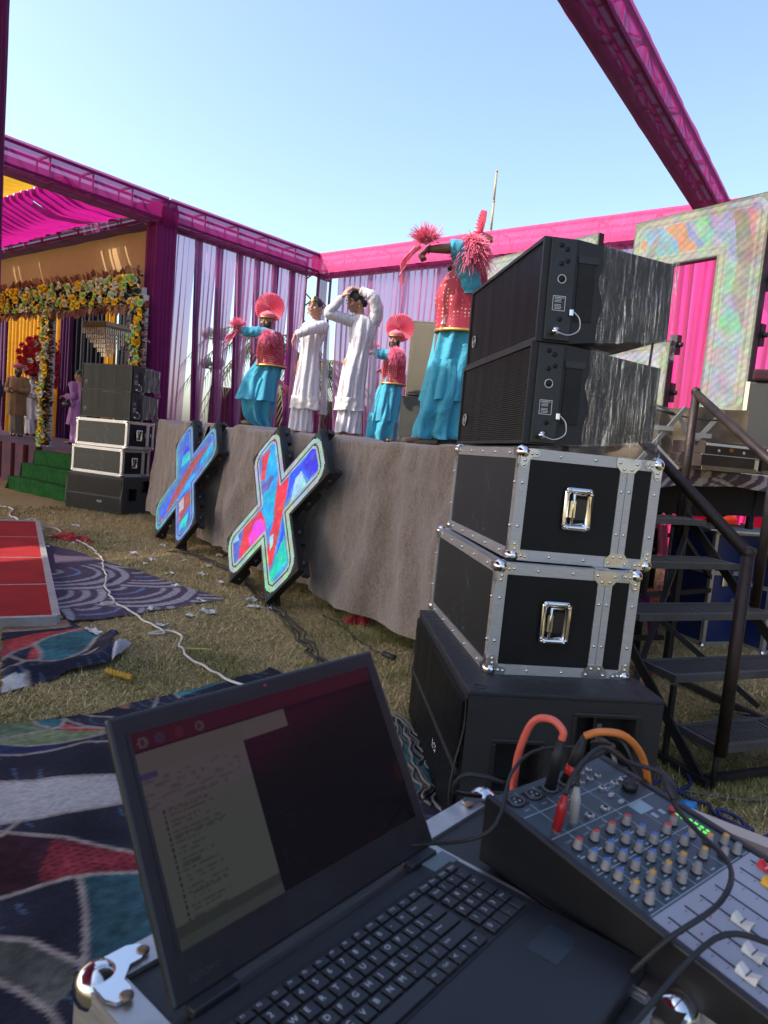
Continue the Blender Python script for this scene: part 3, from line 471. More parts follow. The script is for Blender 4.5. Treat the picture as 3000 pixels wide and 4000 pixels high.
for i in range(nL):
    w = LW/nL; c = PIL+A*(.24+w*(i+.5)); wide = i == 0
    drape('sheer_curtain', c-B*.02, A, w*1.06, .0, ZB, lav, ORD[i]+' sheer purple panel from the pillar on the left wall, gathered to a point' if not wide else 'wide purple curtain panel hanging beside the deep purple pillar', 'gathered curtains of the left wall', .10 if not wide else .8, 1.0, 4, .035, i*1.7, lean=.0 if not wide else -.1, power=1.05)
    if i: drape('plum_curtain', c-A*w*.28-B*.05, A, w*.34, .0, ZB, plum, ORD[i]+' narrow plum strip from the pillar, hanging inside a sheer purple panel', 'dark plum strips of the left wall', .2, 1.0, 2, .03, i*2.3, lean=w*.2, power=1.05)
pinkc = cloth('pink_curtain', (.80, .03, .26), sheer=.10, trans=.4, tint=(1, .6, .8), var=.05)
for i in range(14):
    w = .78; c = COR+B*(.45+w*(i+.5)+.1)+A*.02; hot = i > 7
    if hot: drape('pink_curtain', c, B, w*1.15, .0, ZB, pinkc, ORD[i-8]+' hot pink curtain panel from the lavender ones on back wall', 'hot pink curtains of the back wall', .5, .6, 6, .05, i*1.3, power=1.6)
    else: drape('sheer_curtain', c, B, w*1.2, .0, ZB, lav, ORD[i]+' lavender curtain panel from the corner post on the back wall', 'gathered curtains of the back wall', .35, .9, 7, .05, i*1.3, power=1.9)
# ------------------------------------------------------------ tent room at left: ceiling, tan wall, inner drapes
mag = cloth('ceiling_magenta', (.38, .010, .18), sheer=.0, trans=.62, var=.1); yel = cloth('ceiling_yellow', (.48, .26, .02), trans=.5, var=.1); tan = cloth('tan_cloth', (.46, .29, .12), crease=.3, trans=.25, var=.1, vs=1.2)
def ceiling(name, a0, a1, b0, b1, z, mt, label, n=24, amp=.12, gaps=()):
    """ruched cloth between two lines; pleats run along A"""
    def f(s, v):
        p = PIL-A*(a0+(a1-a0)*v)-B*(b0+(b1-b0)*s); zz = z+amp*math.sin(s*n*2*PI+2*nz(s*9))*(.6+.4*nz(s*n, 2))-.25*math.sin(PI*v)*.6+.05*nz(s*4, v*3)
        return P3(p, zz)
    b = MB().grid(f, n*8, 14); nu = n*8
    if gaps:                                  # seams between cloth strips that let streaks of sun through
        cut = {int((g-b0)/(b1-b0)*nu)+k for g, w in gaps for k in range(w)}; keep = [i for i in range(len(b.f)) if not ((i % nu) in cut and 1 <= i//nu <= 11)]; b.f = [b.f[i] for i in keep]; b.sm = b.sm[:len(keep)]; b.mi = b.mi[:len(keep)]
    o = b.obj(name, mt); tag(o, label, 'canopy'); return o
ceiling('ceiling_drape', .1, 1.45, .25, 14., 4.72, mag, 'pleated magenta ceiling cloth of the tent nearest the pillar', 64, gaps=((1.35, 2), (1.5, 1), (1.62, 3), (1.85, 1), (2.1, 1), (3.9, 2), (4.1, 1), (4.3, 2), (5.0, 1), (5.2, 2), (5.45, 1)))
ceiling('ceiling_drape', 1.46, 2.7, .25, 14., 4.74, yel, 'mustard yellow ceiling cloth strip beside the magenta pleats', 64, .04)
ceiling('ceiling_drape', 2.71, 9., .25, 14., 4.74, cloth('ceiling_magenta2', (.3, .012, .15), trans=.15), 'long magenta ceiling cloth continuing beyond the left frame edge', 30)
def unseen_cloths():
    poly = [(-5.7, 8.9), (-2.75, 4.3), (-1.7, 2.0), (-1.4, -6), (-13, -6), (-13, 3.0), (-10.2, 2.9)]
    b = MB(); b.prism(poly, .02); o = b.obj('shade_roof', cloth('roof_cloth', (.22, .015, .16), trans=.12), None, (0, 0, 4.95)); tag(o, 'unseen purple roof cloth left of the camera, laid out to shade the foreground', 'canopy')  # unseen roof, outlined to keep the sun off the lawn and near stack
    o = MB().grid(lambda s, v: Vector((8.6+.06*math.sin(s*300), 6.2-9.5*s, 4.5+v*3.6)), 300, 4).obj('plum_reflection_cloth', cloth('sidecloth', (.10, .006, .045), trans=.2)); tag(o, 'unseen plum cloth far right of the stairs, added to tint the laptop reflection', 'curtain')  # unseen cloth, added so the laptop screen reflects plum instead of sky
    o = MB().grid(lambda s, v: Vector((8.5+.06*math.sin(s*300), 6.2-9.5*s, v*4.7)), 300, 4).obj('black_reflection_cloth', cloth('black_reflection', (.008, .006, .008), trans=.05)); tag(o, 'unseen black cloth far right of the stairs, added to darken the laptop reflection', 'curtain')  # added out of view to keep the lower screen reflection black
unseen_cloths()
def tent_wall():
    b = MB(); b.grid(lambda s, v: P3(PIL-B*(.18+6.4*s)+A*(.05+.02*nz(s*8, v*2)-.05*math.sin(PI*v)), 3.25+1.25*v), 60, 10)
    tag(b.obj('tan_pelmet', tan), 'plain tan cloth wall hanging above the floral arch', 'wall cloth')
    blackc = cloth('black_drape', (.006, .005, .010), trans=.05); yd = cloth('yellow_drape', (.58, .28, .015), trans=.35); pd = cloth('dark_purple_drape', (.05, .004, .045), trans=.1)
    for nm, s0, s1, a, m, lb in (('inner_drape', 4.35, 5.5, 2.6, blackc, 'black drape nearest the deep purple pillar inside the tent'), ('inner_drape', 5.46, 5.82, 2.52, yd, 'narrow mustard yellow drape beside the crystal chandelier'), ('inner_drape', 5.75, 7.45, 2.6, blackc, 'black drape left of the narrow yellow drape, behind the chandelier'),
                               ('inner_drape', 7.4, 8.1, 2.55, pd, 'dark purple drape behind the lilac dressed woman'), ('inner_drape', 8.0, 11.3, 2.65, yd, 'wide mustard yellow drape behind the rose heart'), ('inner_drape', 11.2, 15., 2.55, pd, 'dark purple drape at the left edge of tent')):
        W = s1-s0; c = PIL-B*((s0+s1)/2)+A*a
        drape(nm, c, B, W, .0, 4.6, m, lb, None, 1.0, .2, int(W*4)+3, .05, s0, nv=4)
tent_wall()
# ------------------------------------------------------------ far things behind the sheer curtains
def fence():
    t = thing('corrugated_fence', 'maroon corrugated sheet fence behind the left curtains', 'fence', (-4.35, 16.95, 0), (0, 0, math.atan2(.72, .69)))
    m = mat('fence_maroon', (.16, .012, .06), .6, .1, .2, 3)
    for k in range(14):
        w = .9; MB().grid(lambda s, v: (k*w+s*w*.995, .035*math.sin(s*2*PI*8), v*2.35+.02*nz(k)), 48, 1, smooth=True).obj('fence_sheet', m, t)
    MB().bar((0, -.06, 1.05), (12.6, -.06, 1.05), .05).obj('rail', m, t)
fence()
leafm = mat('leaf_green', (.055, .085, .025), .7, var=.35, vs=3); leafm2 = mat('leaf_olive', (.12, .13, .04), .7, var=.35, vs=3); bark = mat('bark', (.13, .10, .07), .9, bump=.5)
def leaf_cloud(b, c, r, n, size, seed, flat=.7):
    q = np.random.RandomState(seed)
    for _ in range(n):
        d = q.randn(3); d /= np.linalg.norm(d); rr = r*(.45+.6*q.rand()**.5)*(1+.35*noise.noise((d[0]*2+seed, d[1]*2, d[2]*2)))
        p = Vector(c)+Vector((d[0]*rr, d[1]*rr, d[2]*rr*flat)); x, y = frame(Vector(q.randn(3))); s = size*(.6+.8*q.rand())
        b.add([p-x*s*.4, p+y*s*.5, p+x*s*.4, p-y*s*.5], [(0, 1, 2, 3)])
def palm(loc, h, label, seed):
    t = thing('palm_tree', label, 'tree', loc); q = random.Random(seed)
    MB().tube([(.05*nz(i*.6, seed), .05*nz(i*.6, 9), i*h/8) for i in range(9)], [.17-.006*i for i in range(9)], 10).obj('trunk', bark, t)
    for k in range(22):
        a = k*2.4+q.random(); L = 1.4+q.random()*.7; up = q.uniform(-.1, 1.0); b = MB(); pts = [Vector((math.cos(a)*L*s, math.sin(a)*L*s, h+up*L*s*.9-1.25*L*s*s)) for s in [i/9 for i in range(10)]]
        b.tube(pts, [.022-.0018*i for i in range(10)], 5)
        for i in range(1, 10):
            dd = (pts[i]-pts[i-1]).normalized(); sd = dd.cross(Vector((0, 0, 1))).normalized()
            for j in (0, .33, .66):
                p = pts[i-1].lerp(pts[i], j)
                for sg in (-1, 1):
                    e = p+sd*sg*.38*(1-.06*i)+dd*.2+Vector((0, 0, -.18-.1*q.random())); b.add([p-dd*.02, e, p+dd*.02], [(0, 1, 2)])
        b.obj('frond', leafm2 if k % 3 else leafm, t)
palm((-3.15, 17.2, 0), 3.5, 'palm tree with drooping fronds behind the pink turban dancer', 3)
palm((-2.35, 20.5, 0), 3.3, 'smaller palm tree showing between the left curtains', 4)
def tree(loc, h, r, label, seed, m=None):
    t = thing('tree', label, 'tree', loc); q = random.Random(seed)
    tr = MB().tube([(0, 0, 0), (.05, 0, h*.3), (0, .05, h*.6), (.03, 0, h*.85)], [.12, .10, .07, .03], 8)
    for k in range(6):
        a = k*1.1; tr.tube([(0, 0, h*(.35+.07*k)), (math.cos(a)*r*.6, math.sin(a)*r*.6, h*(.5+.07*k))], [.04, .015], 6)
    tr.obj('trunk', bark, t)
    b = MB()
    for k in range(11): leaf_cloud(b, (q.uniform(-.6, .6)*r, q.uniform(-.6, .6)*r, h*.72+q.uniform(-.45, .35)*r*1.3), r*.5, 330, .14, seed*31+k)
    b.obj('crown', m or leafm, t); return t
tree((.42, 18.5, 0), 3.6, .9, 'dark green tree seen left of the grey loudspeaker', 1)
tree((-4.9, 16.2, 0), 1.5, .6, 'low pale bush behind the glowing crosses by the fence', 2, leafm2)
tree((-1.2, 22., 0), 2.2, .9, 'small tree far behind between the white clad women', 5, leafm2)
tree((4.6, 26, 0), 2.6, 1.3, 'far tree seen beyond the pink curtains', 6)
def bamboo():
    t = thing('bamboo_pole', 'tall thin bamboo pole rising above the pink beam', 'pole', (1.62, 14.5, 0)); m = mat('bamboo', (.36, .27, .12), .6, var=.2)
    for k in range(12): MB().cyl((0, 0, k*.57), (0, 0, k*.57+.565), .034-.0012*k, 10).obj('segment', m, t); MB().cyl((0, 0, k*.57+.545), (0, 0, k*.57+.572), .040-.0012*k, 10).obj('node', m, t)
bamboo()
def floodlight():
    t = thing('floodlight_pole', 'grey pole with floodlight heads behind the left curtain', 'floodlight', (-4.75, 18.6, 0)); g = mat('grey_metal', (.25, .25, .25), .5, .5)
    MB().cyl((0, 0, 0), (0, 0, 4.0), .05, 10).obj('pole', g, t)
    for z in (3.75, 3.0):
        MB().bar((-.25, 0, z-.12), (.25, 0, z-.12), .04).obj('cross_arm', g, t)
        for x in (-.2, .12): MB().cyl((x, -.1, z), (x+.04, .08, z+.05), .14, 14).obj('lamp_head', mat('lamp_grey', (.35, .36, .34), .4), t)
floodlight()
# ------------------------------------------------------------ stage
blackp = mat('black_paint', (.014, .014, .015), .55, var=.3, vs=4, bump=.15, bs=200); iron = mat('rusty_iron', (.028, .022, .021), .5, .5, .4, 9, .3, 120, col2=(.050, .030, .025)); iron_d = mat('dark_iron', (.022, .020, .020), .6, .4, .35, 7, .25, 90)
SLEN, SDEP = 7.35, 4.2
def stage():
    t = thing('stage', 'low performance stage with dark deck carrying the dancers', 'stage', SL, (0, 0, math.atan2(U.y, U.x)))   # local x along the front, +y to the rear
    dk = mat('stage_deck', (.05, .045, .05), .9, var=.25, bump=.3, bs=120)
    MB().b2((0, .02, SZ-.05), (SLEN, SDEP, SZ)).obj('deck', dk, t)
    for y in (.08, SDEP-.08): MB().b2((.02, y-.03, SZ-.14), (SLEN-.02, y+.03, SZ-.052)).obj('beam', iron_d, t)
    for x in (.1, 1.9, 3.7, 5.5, SLEN-.12):
        for y in (.12, 1.5, 2.8, SDEP-.12): MB().cyl((x, y, 0), (x, y, SZ-.05), .032, 10).obj('leg', iron_d, t)
    for x in (5.5, SLEN-.12):
        MB().bar((x, .12, .2), (x, 1.5, 1.2), .03).obj('brace', iron_d, t); MB().bar((x, 1.5, 1.2), (x, 2.8, .2), .03).obj('brace', iron_d, t)
        MB().bar((x, .12, .45), (x, SDEP-.12, .45), .035).obj('brace', iron_d, t)
    for y in (.12, 2.8): MB().bar((5.5, y, .25), (SLEN-.12, y, 1.15), .03).obj('brace', iron_d, t)
    return t
_st = stage()
def velvet():
    m, nt, o = _new('crushed_velvet'); v = tc(nt, (3.0, 3.0, 1.1))
    n1 = nd(nt, 'ShaderNodeTexNoise', {'Vector': v, 'Scale': 26., 'Detail': 9., 'Roughness': .7, 'Distortion': 1.6}); n2 = nd(nt, 'ShaderNodeTexNoise', {'Vector': v, 'Scale': 1.3, 'Detail': 3.})
    c = ramp(nt, n1.outputs[0], [(.34, (.115, .084, .062)), (.5, (.25, .188, .142)), (.66, (.42, .33, .255))])
    c = mix(nt, n2.outputs[0], c, mix(nt, .55, c, (.10, .078, .066)))
    b = nd(nt, 'ShaderNodeBump', {'Height': n1.outputs[0], 'Strength': .5, 'Distance': .02})
    p = nd(nt, 'ShaderNodeBsdfPrincipled', {'Base Color': c, 'Roughness': .75, 'Normal': b.outputs[0], 'Specular IOR Level': .3}); p.inputs['Sheen Weight'].default_value = .4
    nt.links.new(p.outputs[0], o.inputs[0]); return m
VELVET = velvet()
def stage_drape(x0, x1, label, flare=0., seed=0):
    L = x1-x0
    def f(s, v):
        x = x0+s*L; k = v/.93 if v < .93 else 1.
        z = .10+.05*nz(x*1.7, seed)+(SZ+.035-.10)*k+(.02*nz(x*3, 5) if v > .8 else 0)
        y = -.05-(1-k)*(.10+.05*math.sin(x*5.1+seed)+.04*nz(x*4, seed))-.026*math.sin(x*11+4*nz(x*1.6, k*1.5))*(1.25-k)-.02*nz(x*2.3, k*2.4, 7)-.012*math.sin(k*9+x*3+3*nz(x*2, k))*max(0, nz(x*1.1, 3))-.02*nz(x*7, k*5, 2)-.01*nz(x*22, k*12, 4)
        if flare: y -= flare*max(0, (s-.8)/.2)**2*(1-k)
        if v > .93: y += (v-.93)/.07*.45; z += -.015+.012*nz(x*6, 8)
        return SL+U*x+N*y+Vector((0, 0, z))
    o = MB().grid(f, int(L*40), 46).obj('stage_drape', VELVET); tag(o, label, 'drape')
stage_drape(.22, 2.28, 'left grey crushed velvet drape of the stage front, behind the smaller cross', .3, 1)
stage_drape(2.36, SLEN, 'long grey crushed velvet drape of the stage front, reaching the black cases', 0, 4)
tag(MB().grid(lambda s, v: SL-U*.02+N*(s*SDEP)+Vector((0, 0, .1+v*(SZ-.1)))-U*(.05+.03*math.sin(s*40)), 60, 6).obj('side_drape', VELVET), 'grey velvet drape on the far end of the stage', 'drape')
def carpet_edge():
    e0 = SL+U*(SLEN+.03); nu, nv = 170, 16; b = MB(); hang = lambda x: .135+.03*math.sin(x*2.3)+.02*nz(x*3)
    b.grid(lambda s, v: e0+N*(s*SDEP)+U*((.05+.02*math.sin(s*31)) if v < .7 else (.05*(1-v)/.3-.5*(v-.7)/.3))+Vector((0, 0, SZ+.012-(hang(s*SDEP)*(1-v/.7) if v < .7 else 0))), nu, nv)
    o = b.obj('carpet_overhang', attr_diff('rug_pile')); me = o.data
    X = np.array([(i % (nu+1))/nu*SDEP*.75 for i in range(len(me.vertices))]); Y = np.array([(i//(nu+1))/nv*.42 for i in range(len(me.vertices))]); C = wavecol(X*.89+Y*.45, X*-.45+Y*.89+3)*1.3
    ca = me.color_attributes.new('Col', 'FLOAT_COLOR', 'POINT'); ca.data.foreach_set('color', np.c_[C, np.ones(len(C))].astype(np.float32).ravel())
    tag(o, 'purple wave patterned carpet hanging over the stage end behind the stairs', 'carpet')
carpet_edge()
tag(MB().grid(lambda s, v: SL+U*(SLEN-.10)+N*(1.2+s*3.0)+Vector((0, 0, 1.05+v*.30+.02*nz(s*5))), 40, 4).obj('under_stage_cloth', cloth('black_cloth', (.004, .004, .005), trans=.02)), 'black cloth strip hanging below the stage end', 'cloth')
# ------------------------------------------------------------ metal stairs
def stairs():
    yaw = .372; F = Vector((1.539, 2.988, 0)); t = thing('metal_stairs', 'dark metal stairs with grated treads and pipe handrails beside black cases', 'stairs', F, (0, 0, yaw)); W = .94; sp, z1, rz, dp = .284, .204, .22, .25
    slat_me = None; dusty = mat('dusty_iron', (.085, .080, .076), .65, .3, .3, 8, .3, 120)
    for k in range(5):
        y, z = k*sp, z1+k*rz; tr = MB()
        tr.b2((0, y, z-.035), (W, y+.028, z)); tr.b2((0, y+dp-.028, z-.035), (W, y+dp, z)); tr.b2((0, y+.029, z-.034), (.028, y+dp-.029, z-.001)); tr.b2((W-.028, y+.029, z-.034), (W, y+dp-.029, z-.001)); tr.b2((W/2-.012, y+.029, z-.03), (W/2+.012, y+dp-.029, z-.004))
        tread = tr.obj('tread', dusty, t)
        n = 36
        for i in range(n):
            x = .04+(W-.08)*(i+.5)/n
            if abs(x-W/2) < .016: continue
            if slat_me is None: slat_me = MB().b2((-.006, 0, -.022), (.006, dp-.06, -.003)).mesh('slat'); slat_me.materials.append(dusty)
            link('slat', slat_me, None, tread, (x, y+.03, z))
    top = z1+4*rz
    for x in (-.022, W+.022):
        MB().bar((x, .04, .02), (x, 4*sp+dp+.05, top+.10), .012, .055).obj('stringer', iron_d, t)
        MB().bar((x, 4*sp+.2, 0), (x, 4*sp+.2, top+.2), .04).obj('rear_leg', iron_d, t)
        MB().bar((x, .0, .03), (x, 4*sp+.2, .03), .035).obj('floor_rail', iron_d, t)
        MB().bar((x*.9, .27, .0), (x*.9, .27, z1+rz-.04), .022).obj('leg', iron_d, t)
    for y, z in ((.0, .12), (4*sp+.2, .35)): MB().bar((0, y+.04, z-.08), (W, y+.04, z-.08), .03).obj('cross_bar', iron_d, t)
    MB().bar((.0, .6, .1), (W, 1.3, .95), .03).obj('brace', iron_d, t); MB().bar((W, .6, .1), (0, 1.3, .95), .03).obj('brace', iron_d, t)
    MB().cyl((.0, .0, 0), (.0, 0, z1+.0), .011, 8).obj('foot', iron_d, t)
    s = .64; ra = .027
    r1 = MB().tube([(0, -.02, 1.06), (0, 1.38, 1.06+1.38*s)], ra, 14).obj('handrail', iron, t); MB().cyl((0, -.02, z1-.03), (0, -.02, 1.07), ra, 14).obj('rail_post', iron, t); MB().cyl((0, 1.37, 1.0), (0, 1.37, 1.06+1.38*s), ra, 14).obj('rail_post', iron, t)
    MB().tube([(W, -.02, .98), (W, 1.37, 1.88)], ra, 14).obj('handrail', iron, t); MB().cyl((W, 1.36, 1.0), (W, 1.36, 1.885), ra, 14).obj('rail_post', iron, t); MB().cyl((W, .71, z1+2*rz), (W, .71, 1.45), ra, 14).obj('rail_post', iron, t); MB().cyl((W, -.01, z1), (W, -.01, .99), ra, 14).obj('rail_post', iron, t)
    for p in ((0, -.02, 1.065), (W, 1.365, 1.885)): MB().sph(p, ra*1.12, 12).obj('weld', iron, t)
    return t
stairs()
crumple('maroon_rag', (1.9, 4.7), .25, .2, .02, redc, 'dark red rag lying under the stairs', 'cloth', 8)
def tied_cloth(x, y, z, m, label):
    b = MB(); b.grid(lambda s, v: (.05*math.cos(s*2*PI)*(1+.2*math.sin(s*30)), .05*math.sin(s*2*PI)*(1+.2*math.sin(s*30)), .03*math.sin(v*3)+v*.09), 30, 5, closeu=True)
    b.grid(lambda s, v: (.03+.07*s+.03*v, -.05-.01*math.sin(s*9), .03-v*.22+.02*nz(s*4)), 10, 8); tag(b.obj('tied_cloth', m, None, (x, y, z)), label, 'cloth')
_lp = SL+U*5.5+N*.12; _l2 = SL+U*(SLEN-.12)+N*1.5
tied_cloth(_l2.x, _l2.y, .35, plum, 'purple cloth strip tied low round a stage leg behind the stairs')
tied_cloth(_l2.x, _l2.y, .95, cloth('dusty_pink', (.4, .08, .12)), 'dusty pink cloth tied high round a stage leg behind the stairs')
# ------------------------------------------------------------ LED letters
LC = dict(red=(.80, .03, .06), cyan=(0., .42, .85), blue=(.02, .10, .9), deep=(.04, .03, .75), ice=(.35, .65, .85), magenta=(.9, .05, .75), slate=(.10, .14, .42), slateblue=(.08, .12, .5), teal=(0., .6, .55), brown=(.40, .06, .06), pale=(.5, .5, .55), sky=(.28, .55, .72), orange=(.85, .36, .14), grey=(.40, .36, .33), slatep=(.32, .38, .62), mint=(.30, .70, .45), lav=(.58, .54, .80), taupe=(.46, .40, .32), pink=(.85, .38, .38))
def rbox(x, y, hx, hy, r):
    qx = np.abs(x)-hx+r; qy = np.abs(y)-hy+r; return np.hypot(np.maximum(qx, 0), np.maximum(qy, 0))+np.minimum(np.maximum(qx, qy), 0)-r
def led_face(name, x0, x1, y0, y1, pix, sdf_frame, sdf_img, polys, base, parent, M, emat, pastel=False, seed=0):
    """one quad for each LED pixel, coloured by what the screen shows"""
    xs = np.arange(x0, x1, pix); ys = np.arange(y0, y1, pix); X, Y = np.meshgrid(xs+pix/2, ys+pix/2); keep = sdf_frame(X, Y) < -.012; d = -sdf_img(X, Y)
    C = np.zeros(X.shape+(3,)); C[:] = base; n = vnoise(X, Y, 3.5, seed); n2 = vnoise(X, Y, 45, seed+1)
    for c, p in polys: k = in_poly(X+(n-.5)*.02, Y+(vnoise(X, Y, 6, seed+3)-.5)*.02, p); C[k] = LC[c]
    g = vnoise(X, Y, 1.4, seed+2)[..., None]; bord = (np.array([.42, .42, .72])*(1-g)+np.array([.30, .55, .28])*g) if not pastel else (np.array([.62, .60, .68])*(1-g)+np.array([.60, .64, .34])*g)
    if seed == 7: bord = np.array([.12, .22, .75])*(1-g)+np.array([.10, .45, .30])*g
    k = d < .085; C[k] = bord[k]; k = (d < .062) & (d > .045); C[k] = (.03, .03, .04) if not pastel else (.48, .46, .36); k = d < .0; C[k] = (.004, .004, .005) if not pastel else (.34, .33, .24)
    for ch in range(3): C[..., ch] *= .72+.56*vnoise(X+Y*.6, Y-X*.6, 11, seed+20+ch); C[..., ch] += .05*(vnoise(X, Y, 26, seed+30+ch) > .72)
    C *= (.86+.28*n2)[..., None]
    if pastel: C *= (.9+.2*(np.sin(Y*420+X*60) > 0))[..., None]
    else: C *= (.7+.5*((np.floor(X/pix)+np.floor(Y/pix)) % 2))[..., None]
    jj, ii = np.nonzero(keep); q = len(jj); gx = xs[ii]; gy = ys[jj]; e = pix*.96
    V = np.stack([np.stack([gx, gy, 0*gx], 1), np.stack([gx+e, gy, 0*gx], 1), np.stack([gx+e, gy+e, 0*gx], 1), np.stack([gx, gy+e, 0*gx], 1)], 1).reshape(-1, 3)
    me = bpy.data.meshes.new(name); me.from_pydata(V.tolist(), [], np.arange(q*4).reshape(-1, 4).tolist()); ca = me.color_attributes.new('Col', 'FLOAT_COLOR', 'POINT')
    ca.data.foreach_set('color', np.repeat(np.c_[C[jj, ii], np.ones(q)], 4, 0).astype(np.float32).ravel()); o = link(name, me, emat, parent); o.matrix_local = M; return o
led_m = attr_emit('led_pixels', .44); led_p = attr_emit('led_pixels_daylight', .30, (.04, .04, .036))
def plate_cross(hx, hl):
    c = hx; pts = []
    for k in range(4):
        a = R(45+90*k); e = Vector((math.cos(a), math.sin(a))); s = Vector((-e.y, e.x))
        for q in (e*hl-s*hx, e*hl+s*hx, Vector((math.cos(a+PI/4), math.sin(a+PI/4)))*hx*math.sqrt(2)): pts.append((q.x, q.y))
    return pts
def led_cross(bl, label, polys, base, seed):
    o0 = Vector((bl[0], bl[1], 0)); lean = R(15); v = N*math.sin(lean)+Vector((0, 0, math.cos(lean)))
    t = thing('led_cross', label, 'LED sign', o0); t.matrix_world = Matrix.Translation(o0) @ axes3(U, v).to_4x4()  # z of the frame points out of the face
    hx, hl, cy = .248, .80, .775; fm = mat('led_frame', (.012, .012, .013), .5, .2); poly = [(x+.03, y+cy) for x, y in plate_cross(hx, hl)]
    MB().prism(poly, .06, z0=-.065).obj('cabinet', fm, t, bevel=.004)
    s = math.sqrt(.5)
    def sd(r, inset): return lambda X, Y: np.minimum(rbox(((X-.03)+(Y-cy))*s, (-(X-.03)+(Y-cy))*s, hl-inset, hx-inset, r), rbox((-(X-.03)+(Y-cy))*s, ((X-.03)+(Y-cy))*s, hl-inset, hx-inset, r))
    led_face('led_screen', -.75, .81, .0, 1.56, .0118, sd(.001, 0), sd(.14, .025), polys, base, t, Matrix.Translation((0, 0, 0)), led_m, seed=seed)
    br = mat('module_bracket', (.03, .03, .032), .5, .3)
    for k in range(4):                      # module brackets along the rear edges of each arm
        a = R(45+90*k); e = Vector((math.cos(a), math.sin(a), 0)); sv = Vector((-e.y, e.x, 0)); c0 = Vector((.03, cy, -.09))
        for q in (.42, .72):
            for sg in (-1, 1):
                p = c0+e*q+sv*sg*(hx-.03); MB().bar(p-e*.1, p+e*.1, .04, .06).obj('bracket', br, t); MB().cyl(p+Vector((0, 0, .02)), p+sv*sg*.045+Vector((0, 0, .02)), .02, 8).obj('latch_knob', br, t)
    return t
led_cross((-1.13, 5.905), 'big glowing cross shaped LED sign with red and cyan picture, nearest the camera', LED_BIG, (.08, .25, .70), 3)
led_cross((-2.495, 8.02), 'smaller looking glowing blue cross shaped LED sign, farther along the stage', LED_SMALL, (.03, .14, .62), 7)
def led_slab(name, label, poly, loc, polys, base, seed, rects):
    t = thing(name, label, 'LED sign', loc); t.matrix_world = Matrix.Translation(loc) @ axes3(U, (0, 0, 1)).to_4x4(); fm = MATS['led_frame']
    MB().prism(poly, .085, z0=-.09).obj('cabinet', fm, t, bevel=.004)
    P = np.array(poly)
    def sd(r, inset): return lambda X, Y: np.min([rbox(X-(x0+x1)/2, Y-(y0+y1)/2, (x1-x0)/2-inset, (y1-y0)/2-inset, r) for x0, x1, y0, y1 in rects], axis=0)
    led_face('led_screen', P[:, 0].min(), P[:, 0].max(), P[:, 1].min(), P[:, 1].max(), .0125, sd(.001, 0), sd(.13, .03), polys, base, t, Matrix.Translation((0, 0, 0)), led_p, True, seed)
    for z in np.arange(P[:, 1].min()+.25, P[:, 1].max(), .5):
        for x in (P[:, 0].max()-.03,): MB().b2((x-.05, z-.1, -.17), (x+.035, z+.1, -.095)).obj('bracket', MATS['module_bracket'], t); MB().cyl((x+.03, z, -.14), (x+.07, z, -.14), .025, 8).obj('latch_knob', MATS['module_bracket'], t)
    return t
led_slab('led_number', 'pale washed out LED sign shaped like a seven, at the right stage end', [(-1.61, 3.42), (-.62, 3.42), (-.62, 1.92), (-.14, 1.92), (-.14, 3.93), (-1.61, 3.93)], Vector((3.3, 6.5, 0)), LED_SEVEN, (.50, .52, .60), 11, [(-1.61, -.14, 3.42, 3.93), (-.62, -.14, 1.92, 3.93)])
led_slab('led_letter', 'pale LED sign half hidden behind the plastic wrapped line array speakers', [(-3.95, 1.92), (-3.45, 1.92), (-3.45, 3.42), (-2.09, 3.42), (-2.09, 3.93), (-3.95, 3.93)], Vector((3.3, 6.5, 0)), [('mint', [(-3.3, 3.5), (-3., 3.5), (-2.9, 3.85), (-3.2, 3.85)]), ('orange', [(-3.9, 3.0), (-3.6, 3.1), (-3.5, 3.6), (-3.8, 3.7)]), ('pink', [(-2.9, 3.5), (-2.6, 3.45), (-2.4, 3.8), (-2.8, 3.8)]), ('sky', [(-3.85, 2.1), (-3.55, 2.2), (-3.55, 2.8), (-3.85, 2.9)])], (.60, .58, .66), 13, [(-3.95, -2.09, 3.42, 3.93), (-3.95, -3.45, 1.92, 3.93)])
led_slab('led_letter', 'small pale LED piece seen in the gap between the two wrapped speakers', [(-1.95, 1.92), (-1.13, 1.92), (-1.13, 2.7), (-1.95, 2.7)], Vector((3.45, 6.6, 0)), [('mint', [(-1.9, 2.2), (-1.5, 2.2), (-1.4, 2.5), (-1.8, 2.5)])], (.66, .66, .74), 17, [(-1.95, -1.13, 1.92, 2.7)])
